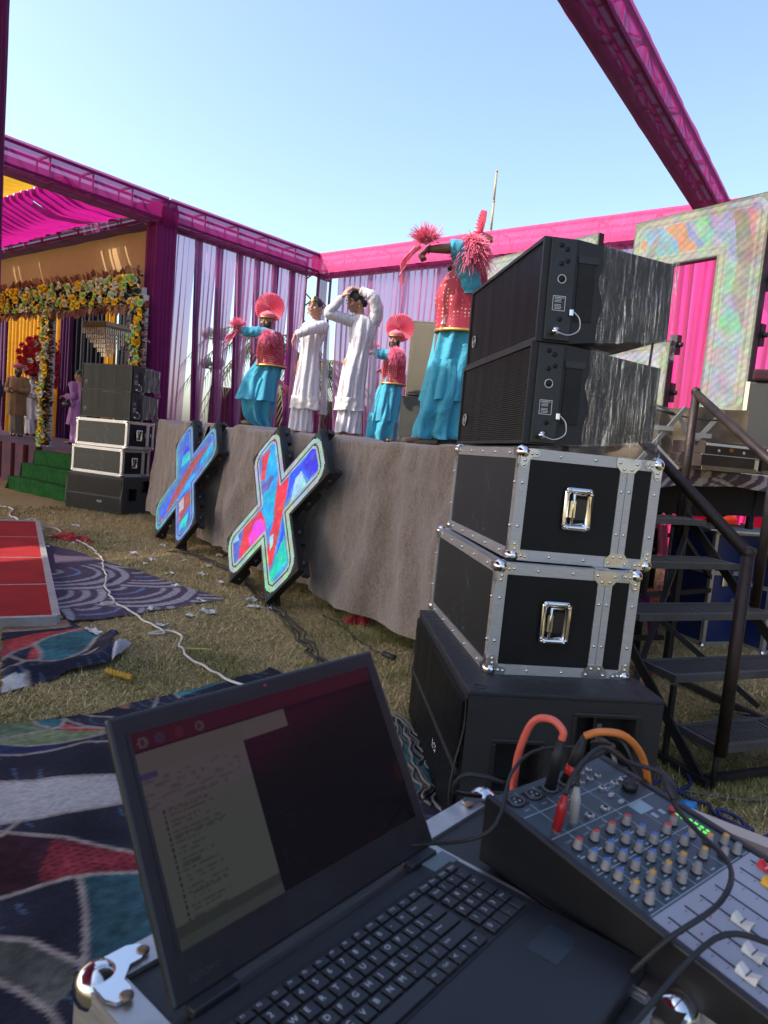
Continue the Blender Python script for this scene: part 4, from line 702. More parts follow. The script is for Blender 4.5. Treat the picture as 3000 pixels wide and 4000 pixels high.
# ------------------------------------------------------------ things standing at the right stage end
def riser():
    c = SL+U*(SLEN-.3)+N*3.55; d = Vector((-N.x, -N.y, 0))
    b = MB(); b.grid(lambda s, v: Vector((3.3, 6.5, 0))+U*(-4.2+4.3*s)-N*(.18+.02*math.sin(s*60)*(1-v)+.03*nz(s*20, v*3))+Vector((0, 0, SZ+.01+v*.52+.02*nz(s*8))), 120, 8)
    tag(b.obj('black_riser_cloth', cloth('black_cloth', (.004, .004, .005))), 'black cloth over the riser below the LED seven', 'cloth')
    MB_ = MB().prism([(0, 0), (4.2, 0), (4.2, .5), (0, .5)], .5); o = MB_.obj('sign_riser', blackp, None); o.matrix_world = Matrix.Translation(Vector((3.3, 6.5, SZ))+U*-4.15-N*.14) @ axes3(U, N).to_4x4()
    if (o.matrix_world.to_3x3() @ Vector((0, 0, 1))).z < 0: o.location.z += .5
    tag(o, 'black box riser carrying the LED signs', 'riser')
    b = MB(); q0 = Vector((1.62, 5.35, 0)); dq = Vector((.93, -.25, 0))
    b.grid(lambda s, v: q0+dq*(s*.95)+Vector((0, .05*math.sin(s*17+2*nz(v*3)), SZ+.0+v*(.46+.03*nz(s*3)))), 40, 12); tag(b.obj('tan_sheet', cloth('tan_sheet', (.25, .19, .12), trans=.2, col2=(.06, .05, .04), vs=2.4)), 'stained tan and grey sheet hanging behind the crossed stand', 'cloth')
riser()
def cross_stand():
    t = thing('folding_stand', 'crossed metal folding stand at the top of the stairs', 'stand', (1.95, 4.85, SZ), (0, 0, -.2)); g = mat('galvanised', (.20, .20, .19), .5, .6)
    for a, c in (((-.28, -.1, 0), (.02, .0, .42)), ((.0, -.1, 0), (-.3, 0, .30)), ((.28, .1, .42), (-.02, .1, .0)), ((.0, .12, .38), (.22, .1, 0))): MB().bar(a, c, .016, .028).obj('bar', g, t)
    for z, x in ((.27, -.12), (.24, .12)): MB().bar((x-.07, -.05, z), (x+.07, -.05, z), .02, .03).obj('bracket', g, t)
    MB().tube(smooth_path([(-.35, 0, .45), (-.1, 0, .38), (.1, 0, .35), (.3, .1, .36)]), .006, 6).obj('elastic_cord', black_c, t); MB().cyl((-.16, 0, .4), (-.05, 0, .37), .012, 8).obj('cord_toggle', black_c, t)
cross_stand()
def instrument(loc, rot, w, d, h, label):
    t = thing('harmonium', label, 'harmonium', loc, (0, 0, rot)); br = mat('dark_wood', (.03, .018, .014), .5, var=.4, bump=.2); st = mat('worn_silver', (.45, .43, .38), .5, .4)
    MB().b2((0, 0, .02), (w, d, h*.55)).obj('body', br, t, bevel=.004); MB().b2((.02, .0, h*.56), (w-.02, d, h)).obj('lid', br, t, bevel=.004)
    MB().b2((-.003, -.004, h*.53), (w+.003, .002, h*.56)).obj('metal_trim', st, t); MB().b2((.01, -.005, .0), (w-.01, .0, .03)).obj('metal_trim', mat('brass_trim', (.2, .17, .1), .5, .4), t); MB().b2((.03, -.003, h*.86), (w-.05, .004, h*.95)).obj('key_strip', mat('ivory', (.6, .58, .5), .5), t)
    for x in (.28*w, .72*w): MB().cyl((x, -.006, h*.7), (x, .002, h*.7), .011, 8).obj('stud', st, t)
    MB().b2((w*.46, -.006, h*.7), (w*.52, .0, h*.82)).obj('clasp', mat('brass', (.45, .25, .05), .4, .7), t); MB().b2((w-.03, -.004, .02), (w+.004, .02, h*.5)).obj('tape', mat('pale_tape', (.5, .48, .3), .7), t)
instrument((2.06, 4.72, SZ+.015), .36, .50, .3, .19, 'dark wooden harmonium box with silver trim lying on the stage carpet')
instrument((2.57, 4.92, SZ+.015), .36, .42, .3, .19, 'second brown wooden instrument case at the right frame edge')
tag(MB().tube([(2.86+.03*math.cos(a), 4.94, SZ+.15+.03*math.sin(a)) for a in [i*.6 for i in range(9)]], .004, 6).obj('case_handle_ring', mat('worn_silver', (.45, .43, .38), .5, .4)), 'small metal handle ring of the brown instrument case', 'handle')
def pa_cab(loc, rot, w, d, h, col, label, grille=True, trim=False):
    t = thing('loudspeaker', label, 'loudspeaker', loc, (0, 0, rot)); m = mat('cab_'+label[:8], col, .6, var=.15, bump=.2, bs=200)
    MB().b2((0, 0, 0), (w, d, h)).obj('cabinet', m, t, bevel=.012)
    if grille:
        MB().b2((.03, -.012, .04), (w-.03, .0, h-.05)).obj('grille', mat('grille_grey', lum(col, 1.15), .55, .2, .1, 3, .8, 420), t, bevel=.008); MB().b2((w*.46, -.016, .09), (w*.54, -.011, .15)).obj('badge', mat('badge', (.5, .5, .5), .4), t)
    if trim: MB().b2((-.012, -.004, -.0), (.018, .02, h)).obj('pale_edge', mat('pale_edge', (.6, .56, .4), .6), t)
    for x in (.0, w): MB().b2((x-.004, d*.4, h*.55), (x+.004, d*.6, h*.68)).obj('side_handle', blackp, t)
    return t
pa_cab((.10, 11.15, SZ), -.12, 1.0, .8, .75, (.075, .075, .06), 'large dark grey subwoofer cabinet at the back of stage, under the tall loudspeaker', False)
pa_cab((.17, 11.2, SZ+.77), -.12, .62, .6, 1.14, (.14, .125, .085), 'tall khaki grey loudspeaker behind the nearest dancer')
pa_cab((2.80, 5.75, SZ+.02), -.55, .9, .7, .72, (.022, .022, .019), 'dark cabinet with pale edge at the right frame edge, below the other speaker', False, True)
pa_cab((3.02, 5.72, SZ+.86), -.55, .6, .55, .95, (.05, .05, .05), 'upper black loudspeaker cut by the right frame edge')
tag(MB().b2((.03, -.03, 0), (.92, .72, .09), ch=.02).obj('speaker_blanket', cloth('maroon_blanket', (.06, .02, .03)), None, (2.80, 5.75, SZ+.75), (0, 0, -.55)), 'dark maroon blanket between the two cabinets at right', 'blanket')
# ------------------------------------------------------------ tent stage at left: floor, steps
def left_stage():
    carp = mat('tent_carpet', (.07, .06, .10), .95, var=.6, vs=2.5, col2=(.16, .05, .07)); t = thing('tent_floor', 'low carpeted platform under the floral arch', 'platform', PIL, (0, 0, math.atan2(A.y, A.x)))
    MB().b2((-.35, .2, 0), (9, 13, .75)).obj('carpeted_deck', carp, t)
    turf = mat('artificial_turf', (.018, .10, .022), .95, var=.35, vs=9, bump=1., bs=300, spec=.1)
    s = thing('turf_steps', 'green artificial turf steps leading up to the floral arch', 'steps', PIL, (0, 0, math.atan2(A.y, A.x)))
    for k in range(3):
        z = .70-.235*k; x1 = -.37-.21*k
        MB().grid(lambda u, v: ((x1-.21)*1+(0 if v < .5 else (v-.5)*2*.21)-.015*math.sin(u*23+k)*(1-v), .35+u*2.25+(.05*k+.04*nz(k, v*3))*0, (v*2*z if v < .5 else z)+.008*nz(u*9, v*5, k)), 60, 12).obj('step', turf, s)
        MB().grid(lambda u, v: (x1-.21+u*.21, 2.6+.12*(1-v)**2+.03*math.sin(u*12+k), z*v), 8, 8).obj('side_flap', turf, s)
    tag(MB().grid(lambda u, v: P3(PIL-A*(.42+.04*math.sin(u*50))-B*(2.75+u*4), .05+v*.7), 120, 6).obj('stage_skirt', mat('wine_skirt', (.030, .003, .006), .9, spec=.1)), 'dark wine red pleated skirt beside the green steps', 'drape')
left_stage()
# ------------------------------------------------------------ flight cases, subwoofers, line arrays
alu_e = mat('aluminium_edge', (.52, .50, .49), .44, .85, .12, 14, .25, 40, stretch=(1, 1, 14)); chrome = mat('chrome', (.72, .71, .70), .12, 1., .04); lamin = mat('black_laminate', (.009, .009, .010), .5, var=.35, vs=5, bump=.08, bs=300, spec=.2); satin = mat('satin_steel', (.55, .54, .53), .3, 1., .08)
def scratched():
    m, nt, o = _new('scratched_laminate'); v = tc(nt); acc = None
    for k, (sc, rot) in enumerate((((1.2, 26, 1.2), .5), ((1., 18, 5), -.7), ((22, 1.2, 2.), .3))):
        mp = nd(nt, 'ShaderNodeMapping', {'Vector': v, 'Scale': sc, 'Rotation': (rot, rot*.7, rot*.4)}); n = nd(nt, 'ShaderNodeTexNoise', {'Vector': mp.outputs[0], 'Scale': 2.4, 'Detail': 2., 'Distortion': 1.2})
        f = ramp(nt, n.outputs[0], [(.612, (0, 0, 0)), (.617, (1, 1, 1)), (.622, (0, 0, 0))]); acc = f if acc is None else mix(nt, .5, acc, f)
    c = mix(nt, acc, (.014, .015, .017), (.26, .26, .26))
    p = nd(nt, 'ShaderNodeBsdfPrincipled', {'Base Color': c, 'Roughness': .42, 'Specular IOR Level': .32}); nt.links.new(p.outputs[0], o.inputs[0]); return m
SCR = scratched()
_riv = MB().sph((0, 0, 0), (.0065, .0065, .0065), 8).mesh('rivet'); _riv.materials.append(chrome)
def rivet(parent, p): link('rivet', _riv, None, parent, p)
PLATE = [(x*.84, y*.84) for x, y in [(0, 0), (.07, 0), (.086, .008), (.088, .024), (.074, .036), (.056, .036), (.046, .046), (.036, .056), (.036, .074), (.024, .088), (.008, .086), (0, .07)]]
def flight_case(label, loc, yaw, tilt, a, b, h, group=None, split=.755, hx=.43, fine=True, mark=None):
    t = thing('flight_case', label, 'flight case', loc, (0, 0, 0), group); t.matrix_world = Matrix.Translation(loc) @ tilt_matrix(yaw, *tilt)
    e = .040; x1 = split*a
    MB().b2((.003, .003, .003), (x1-.002, b-.003, h-.003)).obj('body_panel', [SCR], t); MB().b2((x1+.002, .003, .003), (a-.003, b-.003, h-.003)).obj('lid_panel', lamin, t)
    MB().b2((e-.01, .0005, e-.01), (x1-.03, .0025, h-e+.01)).obj('side_panel', lamin, t)
    k = 0
    for y in (0, b):
        for z in (0, h):
            for xa, xb in ((0, x1), (x1, a)):
                MB().b2((xa+.02, y-.002 if y == 0 else y-e, z-.002 if z == 0 else z-e), (xb-.02 if xb == a else xb-.031, y+e if y == 0 else y+.002, z+e if z == 0 else z+.002)).obj('edge_strip', alu_e, t)
    for x in (0, a):
        for y in (0, b): MB().b2((x-.0023 if x == 0 else x-e, y-.0023 if y == 0 else y-e, .02), (x+e if x == 0 else x+.0023, y+e if y == 0 else y+.0023, h-.02)).obj('edge_strip', alu_e, t)
        for z in (0, h): MB().b2((x-.0017 if x == 0 else x-e, .02, z-.0017 if z == 0 else z-e), (x+e if x == 0 else x+.0017, b-.02, z+e if z == 0 else z+.0017)).obj('edge_strip', alu_e, t)
    for y0, y1 in ((-.004, .03), (b-.03, b+.004)):
        for xa, xb in ((x1-.029, x1-.001), (x1+.001, x1+.029)): MB().b2((xa, y0, .0), (xb, y1, h)).obj('split_strip', alu_e, t)
    for z0, z1 in ((-.004, .03), (h-.03, h+.004)):
        for xa, xb in ((x1-.029, x1-.001), (x1+.001, x1+.029)): MB().b2((xa, .031, z0), (xb, b-.031, z1)).obj('split_strip', alu_e, t)
    My = lambda z, s, x, sx: Matrix(((sx, 0, 0, x), (0, 0, 1, -.0065), (0, s, 0, z), (0, 0, 0, 1)))
    Mx = lambda y, sy, z, s: Matrix(((0, 0, 1, -.0060), (sy, 0, 0, y), (0, s, 0, z), (0, 0, 0, 1)))
    for x, sx in ((0, 1), (a, -1)):
        for z, s in ((0, 1), (h, -1)):
            c = MB(); c.sph((x+sx*.014, .014, z+s*.014), .029, 14); o = c.obj('ball_corner', chrome, t); MB().prism(PLATE, .0035, My(z, s, x, sx)).obj('corner_plate', satin, o)
            if x == 0: MB().prism(PLATE, .0035, Mx(0, 1, z, s)).obj('corner_plate', satin, o); oo = MB().sph((.014, b-.014, z+s*.014), .029, 14).obj('ball_corner', chrome, t); MB().prism(PLATE, .0035, Mx(b, -1, z, s)).obj('corner_plate', satin, oo)
            else: MB().sph((a-.014, b-.014, z+s*.014), .029, 12).obj('ball_corner', chrome, t)
            if fine:
                for px, pz in ((.062, .016), (.044, .018), (.016, .062), (.018, .044)): rivet(o, (x+sx*px, -.008, z+s*pz))
    hexa = [(-.05, 0), (.05, 0), (.05, .03), (.028, .055), (-.028, .055), (-.05, .03)]
    for z, s in ((0, 1), (h, -1)):
        MB().prism([(x*.98, y) for x, y in hexa], .003, My(z, s, x1, 1)@Matrix.Translation((0, 0, -.0005))).obj('latch_plate', satin, t)
        if fine:
            for px, pz in ((-.035, .018), (.035, .018), (-.016, .042), (.016, .042)): rivet(t, (x1+px, -.009, z+s*pz))
    if fine:
        for z in (.019, h-.019):
            for x in (.16, .30): rivet(t, (x*a/.575, -.004, z))
            for y in np.linspace(.12, b-.12, 5): rivet(t, (-.004, y, z))
        for x in (.019, x1-.015, x1+.015, a-.019):
            for z in (.13, h-.13): rivet(t, (x, -.005, z))
        for z in (.13, h-.13):
            for y in (.019, b-.019): rivet(t, (-.005, y, z))
    # sprung handle in a dish
    cx, cz, w, hh = hx*a, h*.5, .115, .165; rr = lambda w, h, r: [(sx*(w/2-r)+r*math.cos(q), sz*(h/2-r)+r*math.sin(q)) for sx, sz, q0 in ((1, 1, 0), (-1, 1, PI/2), (-1, -1, PI), (1, -1, 1.5*PI)) for q in [q0+i*PI/8 for i in range(5)]]
    Mf = Matrix(((1, 0, 0, cx), (0, 0, 1, 0), (0, 1, 0, cz), (0, 0, 0, 1)))
    outer, inner = rr(w, hh, .016), rr(w*.68, hh*.78, .012); n = len(outer); d = MB()
    vs = [(x, y, -.0045) for x, y in outer]+[(x, y, -.0045) for x, y in inner]+[(x*.9, y*.9, .034) for x, y in inner]+[(x, y, .002) for x, y in outer]
    fs = [(i, (i+1) % n, n+(i+1) % n, n+i) for i in range(n)]+[(n+i, n+(i+1) % n, 2*n+(i+1) % n, 2*n+i) for i in range(n)]+[(i, 3*n+i, 3*n+(i+1) % n, (i+1) % n) for i in range(n)]
    # the dish is proud of the panel: shift outwards so its floor stays in front of the laminate
    d.add([(x, y, z*.35-.014) for x, y, z in vs], fs, True, Mf); hd = d.obj('handle_dish', chrome, t)
    MB().prism([(x*.62, y*.62) for x, y in inner], .002, Mf@Matrix.Translation((.012, 0, -.006))).obj('dish_floor', mat('dish_black', (.01, .01, .01), .4), hd)
    MB().tube([(cx+.025, -.012, cz-.055), (cx-.022, -.020, cz-.058), (cx-.022, -.020, cz+.058), (cx+.025, -.012, cz+.055)], .006, 8).obj('handle_bar', chrome, hd); MB().b2((cx-.034, -.024, cz-.032), (cx-.014, -.010, cz+.032)).obj('handle_hinge', chrome, hd)
    if fine:
        for i in range(0, n, 2): rivet(hd, (cx+outer[i][0]*.86, -.0175, cz+outer[i][1]*.9))
    if mark:
        for mx in mark: text('painted_mark', 'N', .085, mat('white_paint', (.7, .7, .7), .6), t, (mx*a, -.006, h*.52), axes3((1, 0, 0), (0, 0, 1)))
    return t
def tilt_matrix(yaw, tx, ty):
    e = Vector((math.cos(yaw), math.sin(yaw), 0)); b = Vector((-e.y, e.x, 0)); k = Vector((0, 0, 1)); e2 = e*math.cos(tx)-k*math.sin(tx); k2 = k*math.cos(tx)+e*math.sin(tx)
    b2 = b*math.cos(ty)+k2*math.sin(ty); k3 = e2.cross(b2); return Matrix((e2, b2, k3)).transposed().to_4x4()
subp = mat('speckled_black', (.013, .014, .016), .5, var=.25, vs=30, bump=.35, bs=420); darkin = mat('dark_recess', (.004, .004, .004), .7); gril = mat('black_grille', (.012, .012, .013), .42, .4, .2)
def holed(b, w, h, holes, y=0.):
    xs = sorted({0., w}|{v for q in holes for v in (q[0], q[1])}); zs = sorted({0., h}|{v for q in holes for v in (q[2], q[3])})
    for i in range(len(xs)-1):
        for j in range(len(zs)-1):
            cx, cz = (xs[i]+xs[i+1])/2, (zs[j]+zs[j+1])/2
            if any(q[0] < cx < q[1] and q[2] < cz < q[3] for q in holes): continue
            b.add([(xs[i], y, zs[j]), (xs[i+1], y, zs[j]), (xs[i+1], y, zs[j+1]), (xs[i], y, zs[j+1])], [(0, 1, 2, 3)])
def subwoofer(label, loc, yaw, a, b, h):
    t = thing('subwoofer', label, 'subwoofer', loc, (0, 0, yaw)); holes = [(.115, .275, .20, .375), (.40, .62, .31, .485)]
    m = MB(); holed(m, a, h, holes); m.add([(0, 0, h), (a, 0, h), (a, b, h), (0, b, h), (0, b, 0), (a, b, 0), (a, 0, 0), (0, 0, 0)], [(0, 1, 2, 3), (3, 2, 5, 4), (1, 6, 5, 2)])
    m.add([(.0, 0, 0), (.0, b, 0), (.0, b, h), (.0, 0, h)], [(0, 3, 2, 1)]); m.obj('cabinet', subp, t)
    MB().b2((-.004, -.002, h-.012), (a+.002, b+.002, h+.006), ch=.005).obj('top_lip', subp, t)
    for q in holes:
        c = MB(); x0, x1, z0, z1 = q; dpt = .1
        c.add([(x0, 0, z0), (x1, 0, z0), (x1, 0, z1), (x0, 0, z1), (x0, dpt, z0), (x1, dpt, z0), (x1, dpt, z1), (x0, dpt, z1)], [(0, 1, 5, 4), (1, 2, 6, 5), (2, 3, 7, 6), (3, 0, 4, 7), (4, 5, 6, 7)]); hr = c.obj('handle_recess', darkin, t)
        f = MB(); wd = .017
        for lo, hi in (((x0-wd, -.006, z0-wd), (x1+wd, .002, z0)), ((x0-wd, -.006, z1), (x1+wd, .002, z1+wd)), ((x0-wd, -.0058, z0+.0005), (x0, .002, z1-.0005)), ((x1, -.0058, z0+.0005), (x1+wd, .002, z1-.0005))): f.b2(lo, hi)
        f.obj('recess_frame', mat('moulded_black', (.013, .013, .014), .35, var=.1), hr, bevel=.004)
    MB().b2((.49, .06, .32), (.50, .1, .475)).obj('recess_divider', subp, t); MB().b2((.515, .085, .36), (.535, .099, .43)).obj('connector_label', mat('label_grey', (.15, .15, .15), .5), t)
    # grille face on x = 0
    MB().b2((-.003, .012, .02), (-.001, b-.012, h-.03)).obj('grille_backing', darkin, t); sl = MB().b2((-.016, .02, -.0035), (-.004, b-.02, .0035)).mesh('grille_slat'); sl.materials.append(gril); n = 37
    for i in range(n):
        z = .03+(h-.07)*i/(n-1)
        if abs(z-h*.46) < .014: continue
        link('grille_slat', sl, None, t, (0, 0, z))
    MB().b2((-.018, .012, h*.46-.012), (-.004, b-.012, h*.46+.012)).obj('grille_band', subp, t)
    for y0, y1 in ((-.001, .02), (b-.02, b+.001)): MB().grid(lambda s, v: (-.020-.016*math.sin(v*2*PI-.6), y0+(y1-y0)*s, v*h*.99), 2, 20).obj('grille_edge', subp, t)
    text('badge', 'RCF', .05, mat('badge_white', (.6, .6, .6), .4), t, (-.019, .42, h*.30), axes3((0, -1, 0), (0, 0, 1)))
    for x in (.05, a-.07): MB().tube([(x+.022*math.cos(q), .05+.022*math.sin(q), h+.0062) for q in [i*PI/8 for i in range(17)]], .0022, 5).obj('foot_ring', subp, t)
    return t
def wrap_mat():
    m, nt, o = _new('stretch_film'); tx = nt.nodes.new('ShaderNodeTexCoord')
    def layer(sc, rot, scale, det, dist): mp = nd(nt, 'ShaderNodeMapping', {'Vector': tx.outputs['Object'], 'Scale': sc, 'Rotation': (0, rot, 0)}); return nd(nt, 'ShaderNodeTexNoise', {'Vector': mp.outputs[0], 'Scale': scale, 'Detail': det, 'Distortion': dist}).outputs[0]
    fine = layer((95, 95, 3.2), .10, 1.6, 3., .6); mid = layer((34, 34, 2.4), -.06, 1.5, 3., 1.2); big = layer((7, 7, 4.), .0, 1.4, 3., .5)
    hgt = mix(nt, .45, fine, mid); b = nd(nt, 'ShaderNodeBump', {'Height': hgt, 'Strength': 1., 'Distance': .04})
    f1 = ramp(nt, fine, [(.45, (0, 0, 0)), (.54, (.45, .45, .45)), (.62, (1, 1, 1))]); f2 = ramp(nt, mid, [(.42, (.10, .10, .10)), (.58, (1, 1, 1))]); f3 = ramp(nt, big, [(.35, (.14, .14, .14)), (.62, (.55, .55, .55))])
    k = nd(nt, 'ShaderNodeMath', {0: f1, 1: f2}, operation='MULTIPLY'); k = nd(nt, 'ShaderNodeMath', {0: k.outputs[0], 1: f3}, operation='MULTIPLY'); ff = nd(nt, 'ShaderNodeMath', {0: k.outputs[0], 1: .05}, operation='ADD', use_clamp=True)
    g = nd(nt, 'ShaderNodeBsdfGlossy', {'Color': (1, .98, .95, 1), 'Roughness': .10, 'Normal': b.outputs[0]}); d = nd(nt, 'ShaderNodeBsdfDiffuse', {'Color': (.55, .54, .53, 1), 'Normal': b.outputs[0]}); tr = nd(nt, 'ShaderNodeBsdfTransparent')
    gd = nd(nt, 'ShaderNodeMixShader', {0: .35, 1: g.outputs[0], 2: d.outputs[0]}); mx = nd(nt, 'ShaderNodeMixShader', {0: ff.outputs[0], 1: tr.outputs[0], 2: gd.outputs[0]}); nt.links.new(mx.outputs[0], o.inputs[0]); return m
FILM = wrap_mat()
PROF = [(0, 0), (.115, 0), (.51, .05), (.51, .335), (.115, .385), (0, .385)]
def line_array(label, loc, M4, group=None):
    t = thing('line_array_speaker', label, 'loudspeaker', loc, (0, 0, 0), group); t.matrix_world = Matrix.Translation(loc) @ M4; b, h = 1.01, .385
    Mp = Matrix(((1, 0, 0, 0), (0, 0, 1, 0), (0, 1, 0, 0), (0, 0, 0, 1)))
    m = MB(); m.prism(PROF, b, Mp); m.obj('cabinet', mat('textured_black', (.012, .012, .013), .5, var=.2, bump=.3, bs=380), t)
    pl = MB(); pl.b2((.006, -.012, .006), (.108, .001, h-.006)); pl = pl.obj('rigging_plate', mat('plate_black', (.014, .014, .015), .45, var=.15), t, bevel=.003)
    ring = lambda x, z, r, w, mt, nm, p=None: MB().tube([(x+r*math.cos(q), -.0135, z+r*math.sin(q)) for q in [i*2*PI/20 for i in range(21)]], w, 6).obj(nm, mt, p or pl)
    wp = mat('white_print', (.6, .6, .6), .5)
    for x, z in ((.045, .355), (.068, .342), (.050, .288), (.074, .300), (.062, .085), (.058, .045)): MB().cyl((x, -.0135, z), (x, -.006, z), .010, 12).obj('pin_hole', darkin, pl)
    ring(.056, .232, .0155, .0018, wp, 'hole_ring'); MB().cyl((.056, -.0137, .232), (.056, -.006, .232), .012, 14).obj('pin_hole', darkin, pl)
    fr = MB()
    for lo, hi in (((.028, -.0135, .115), (.078, -.0125, .117)), ((.028, -.0135, .168), (.078, -.0125, .170)), ((.028, -.0135, .1175), (.030, -.0125, .1675)), ((.076, -.0135, .1175), (.078, -.0125, .1675))): fr.b2(lo, hi)
    for i in range(9):
        if i != 4: fr.b2((.036, -.0135, .1215+i*.005), (.036+.034*(.75+.25*abs(nz(i*1.3))), -.0125, .1232+i*.005))
    fr.obj('warning_label', wp, pl); text('warning_text', 'WARNING', .0085, wp, pl, (.053, -.014, .1635), axes3((1, 0, 0), (0, 0, 1)))
    pin = MB().cyl((.040, -.045, .035), (.040, -.008, .035), .011, 12); pin.cyl((.040, -.047, .035), (.040, -.040, .035), .014, 12); pin.obj('locking_pin', chrome, t)
    MB().tube(smooth_path([(.040, -.045, .033), (.085, -.05, .022), (.128, -.045, .045), (.130, -.035, .090), (.105, -.022, .118)]), .0022, 6).obj('pin_wire', mat('steel_wire', (.6, .6, .58), .35, .8), t); MB().b2((.094, -.024, .098), (.112, -.014, .124), ch=.003).obj('wire_tab', chrome, t)
    MB().b2((.122, -.004, .085), (.19, .0005, .30)).obj('handle_recess', darkin, t); MB().b2((.118, -.007, .30), (.20, .001, .325)).obj('recess_lip', MATS['plate_black'], t)
    # grille
    MB().b2((-.004, .014, .016), (-.002, b-.014, h-.016)).obj('grille_backing', darkin, t)
    for lo, hi in (((-.020, .0, .0), (.0, b, .014)), ((-.020, .0, h-.014), (.0, b, h)), ((-.0195, .0, .0145), (.0, .014, h-.0145)), ((-.0195, b-.014, .0145), (.0, b, h-.0145))): MB().b2(lo, hi).obj('grille_frame', MATS['textured_black'], t)
    sl = MB().b2((-.013, .015, -.0022), (-.005, b-.015, .0022)).mesh('grille_slat'); sl.materials.append(gril)
    for i in range(42): link('grille_slat', sl, None, t, (0, 0, .020+(h-.040)*i/41))
    lg = MB().cyl((-.018, .90, .12), (-.012, .90, .12), .030, 24).obj('badge', mat('badge_black', (.01, .01, .01), .3), t); MB().tube([(-.0185, .90+.028*math.cos(q), .12+.028*math.sin(q)) for q in [i*2*PI/24 for i in range(25)]], .0022, 6).obj('badge_ring', wp, lg)
    text('badge_text', 'RCF', .024, wp, lg, (-.0188, .90, .12), axes3((0, -1, 0), (0, 0, 1)))
    # stretch film over the rear half
    def side(s, v):
        x0 = .215-.05*(1-v)*0+.03*nz(v*4, 2); x = x0+(.522-x0)*s; zl = .05*(x-.115)/.395 if x > .115 else 0
        return (x, -.010-.003*abs(nz(s*26, v*2, 3))-.0015*nz(s*60, v*3), zl-.008+(h-2*zl+.016)*v)
    fl = MB(); fl.grid(side, 90, 26)
    fl.grid(lambda s, v: (.522-.32*v, -.012+s*(b+.02), (.048*(.407-.32*v)/.395)-.010-.012*abs(nz(s*20, v*4))), 60, 10)
    fl.grid(lambda s, v: (.522+.012*nz(s*15, v*3), -.014+s*(b+.02), .04+v*.305), 40, 10)
    fl.obj('stretch_film', FILM, t)
    tl = MB(); tl.grid(lambda s, v: (.40+.135*s+.02*nz(v*4, s*3), -.018-.03*nz(s*4, v*4, 5)-.02*v, .06-.10*v+.03*nz(s*5, v*5)), 16, 12); tl.obj('film_tail', FILM, t)
    return t
# near stack
subwoofer('large black subwoofer at the bottom of the near stack, right of the laptop', (.352, 2.404, 0), .106, .718, 1.163, .555)
flight_case('lower black flight case of the near stack, standing on the subwoofer', Vector((.437, 2.613, .562)), .141, (.012, -.008), .568, 1.06, .424)
flight_case('upper black flight case of the near stack, under the wrapped speakers', Vector((.493, 2.699, .992)), .136, (.015, -.014), .575, 1.06, .428)
line_array('lower plastic wrapped line array speaker of the near stack, sitting on the flight case', Vector((.523, 2.728, 1.438)), tilt_matrix(.155, .0, -.018))
line_array('topmost plastic wrapped line array speaker of the near stack', Vector((.533, 2.732, 1.826)), tilt_matrix(.155, -.012, -.016))
# far stack at left
subwoofer('black subwoofer on the lawn under the far stack beside the pillar', (-3.78, 10.18, 0), 1.19, .713, 1.07, .54)
flight_case('lower flight case of the far stack, on the far subwoofer', Vector((-3.86, 10.3, .55)), 1.12, (.01, 0), .53, 1.04, .40, fine=False)
flight_case('upper flight case of the far stack, with two white letters on its side', Vector((-3.80, 10.27, .965)), 1.12, (.02, -.005), .53, 1.04, .40, fine=False, mark=(.7, .9))
line_array('lower wrapped line array speaker of the far stack beside the pillar', Vector((-3.76, 10.27, 1.385)), tilt_matrix(1.12, .0, .0))
line_array('topmost wrapped line array speaker of the far stack beside the pillar', Vector((-3.75, 10.26, 1.78)), tilt_matrix(1.12, -.01, .0))
cable('speaker_cable', [(1.0, 2.86, 1.90), (1.0, 2.87, 1.75), (1.0, 2.87, 1.52)], .005, black_c, 'thin black cable hanging between the two wrapped near speakers')
# blue flight case under the stage end
def blue_case(loc, rot, w, d, h, label):
    t = thing('blue_flight_case', label, 'flight case', loc, (0, 0, rot)); bl = mat('blue_laminate', (.008, .02, .09), .4, var=.2)
    MB().b2((.004, .004, .004), (w-.004, d-.004, h-.004)).obj('body', bl, t)
    for x in (0, w):
        for y in (0, d): MB().b2((x-.002 if x == 0 else x-.03, y-.002 if y == 0 else y-.03, .02), (x+.03 if x == 0 else x+.002, y+.03 if y == 0 else y+.002, h-.02)).obj('edge_strip', alu_e, t)
    for z in (0, h*.62, h):
        z0, z1 = (z-.003, z+.03) if z < h else (h-.03, h+.003)
        for y in (0, d): MB().b2((.02, y-.003 if y == 0 else y-.03, z0), (w-.02, y+.03 if y == 0 else y+.003, z1)).obj('edge_strip', alu_e, t)
        for x in (0, w): MB().b2((x-.0025 if x == 0 else x-.03, .02, z0+.0005), (x+.03 if x == 0 else x+.0025, d-.02, z1-.0005)).obj('edge_strip', alu_e, t)
    for x in (0, w):
        for z in (0, h): MB().sph((x, 0, z), .03, 10).obj('ball_corner', chrome, t)
    for x in (w*.3, w*.7): MB().b2((x-.05, -.012, h*.52), (x+.05, .0, h*.66), ch=.004).obj('butterfly_latch', chrome, t)
    MB().b2((w*.42, -.01, h*.25), (w*.58, .0, h*.42), ch=.004).obj('handle_dish', mat('steel_dull', (.2, .2, .2), .4, .7), t)
blue_case((2.62, 5.55, 0), .35, .55, .5, .93, 'tall dark blue flight case with silver edges under the stage end')
blue_case((3.05, 5.45, 0), .30, .6, .5, .80, 'second blue flight case with silver latches at the right frame edge')
tag(MB().b2((2.55, 5.5, .931), (3.2, 6.2, .942)).obj('white_cloth_top', paper), 'white sheet lying on top of the blue flight case', 'sheet')
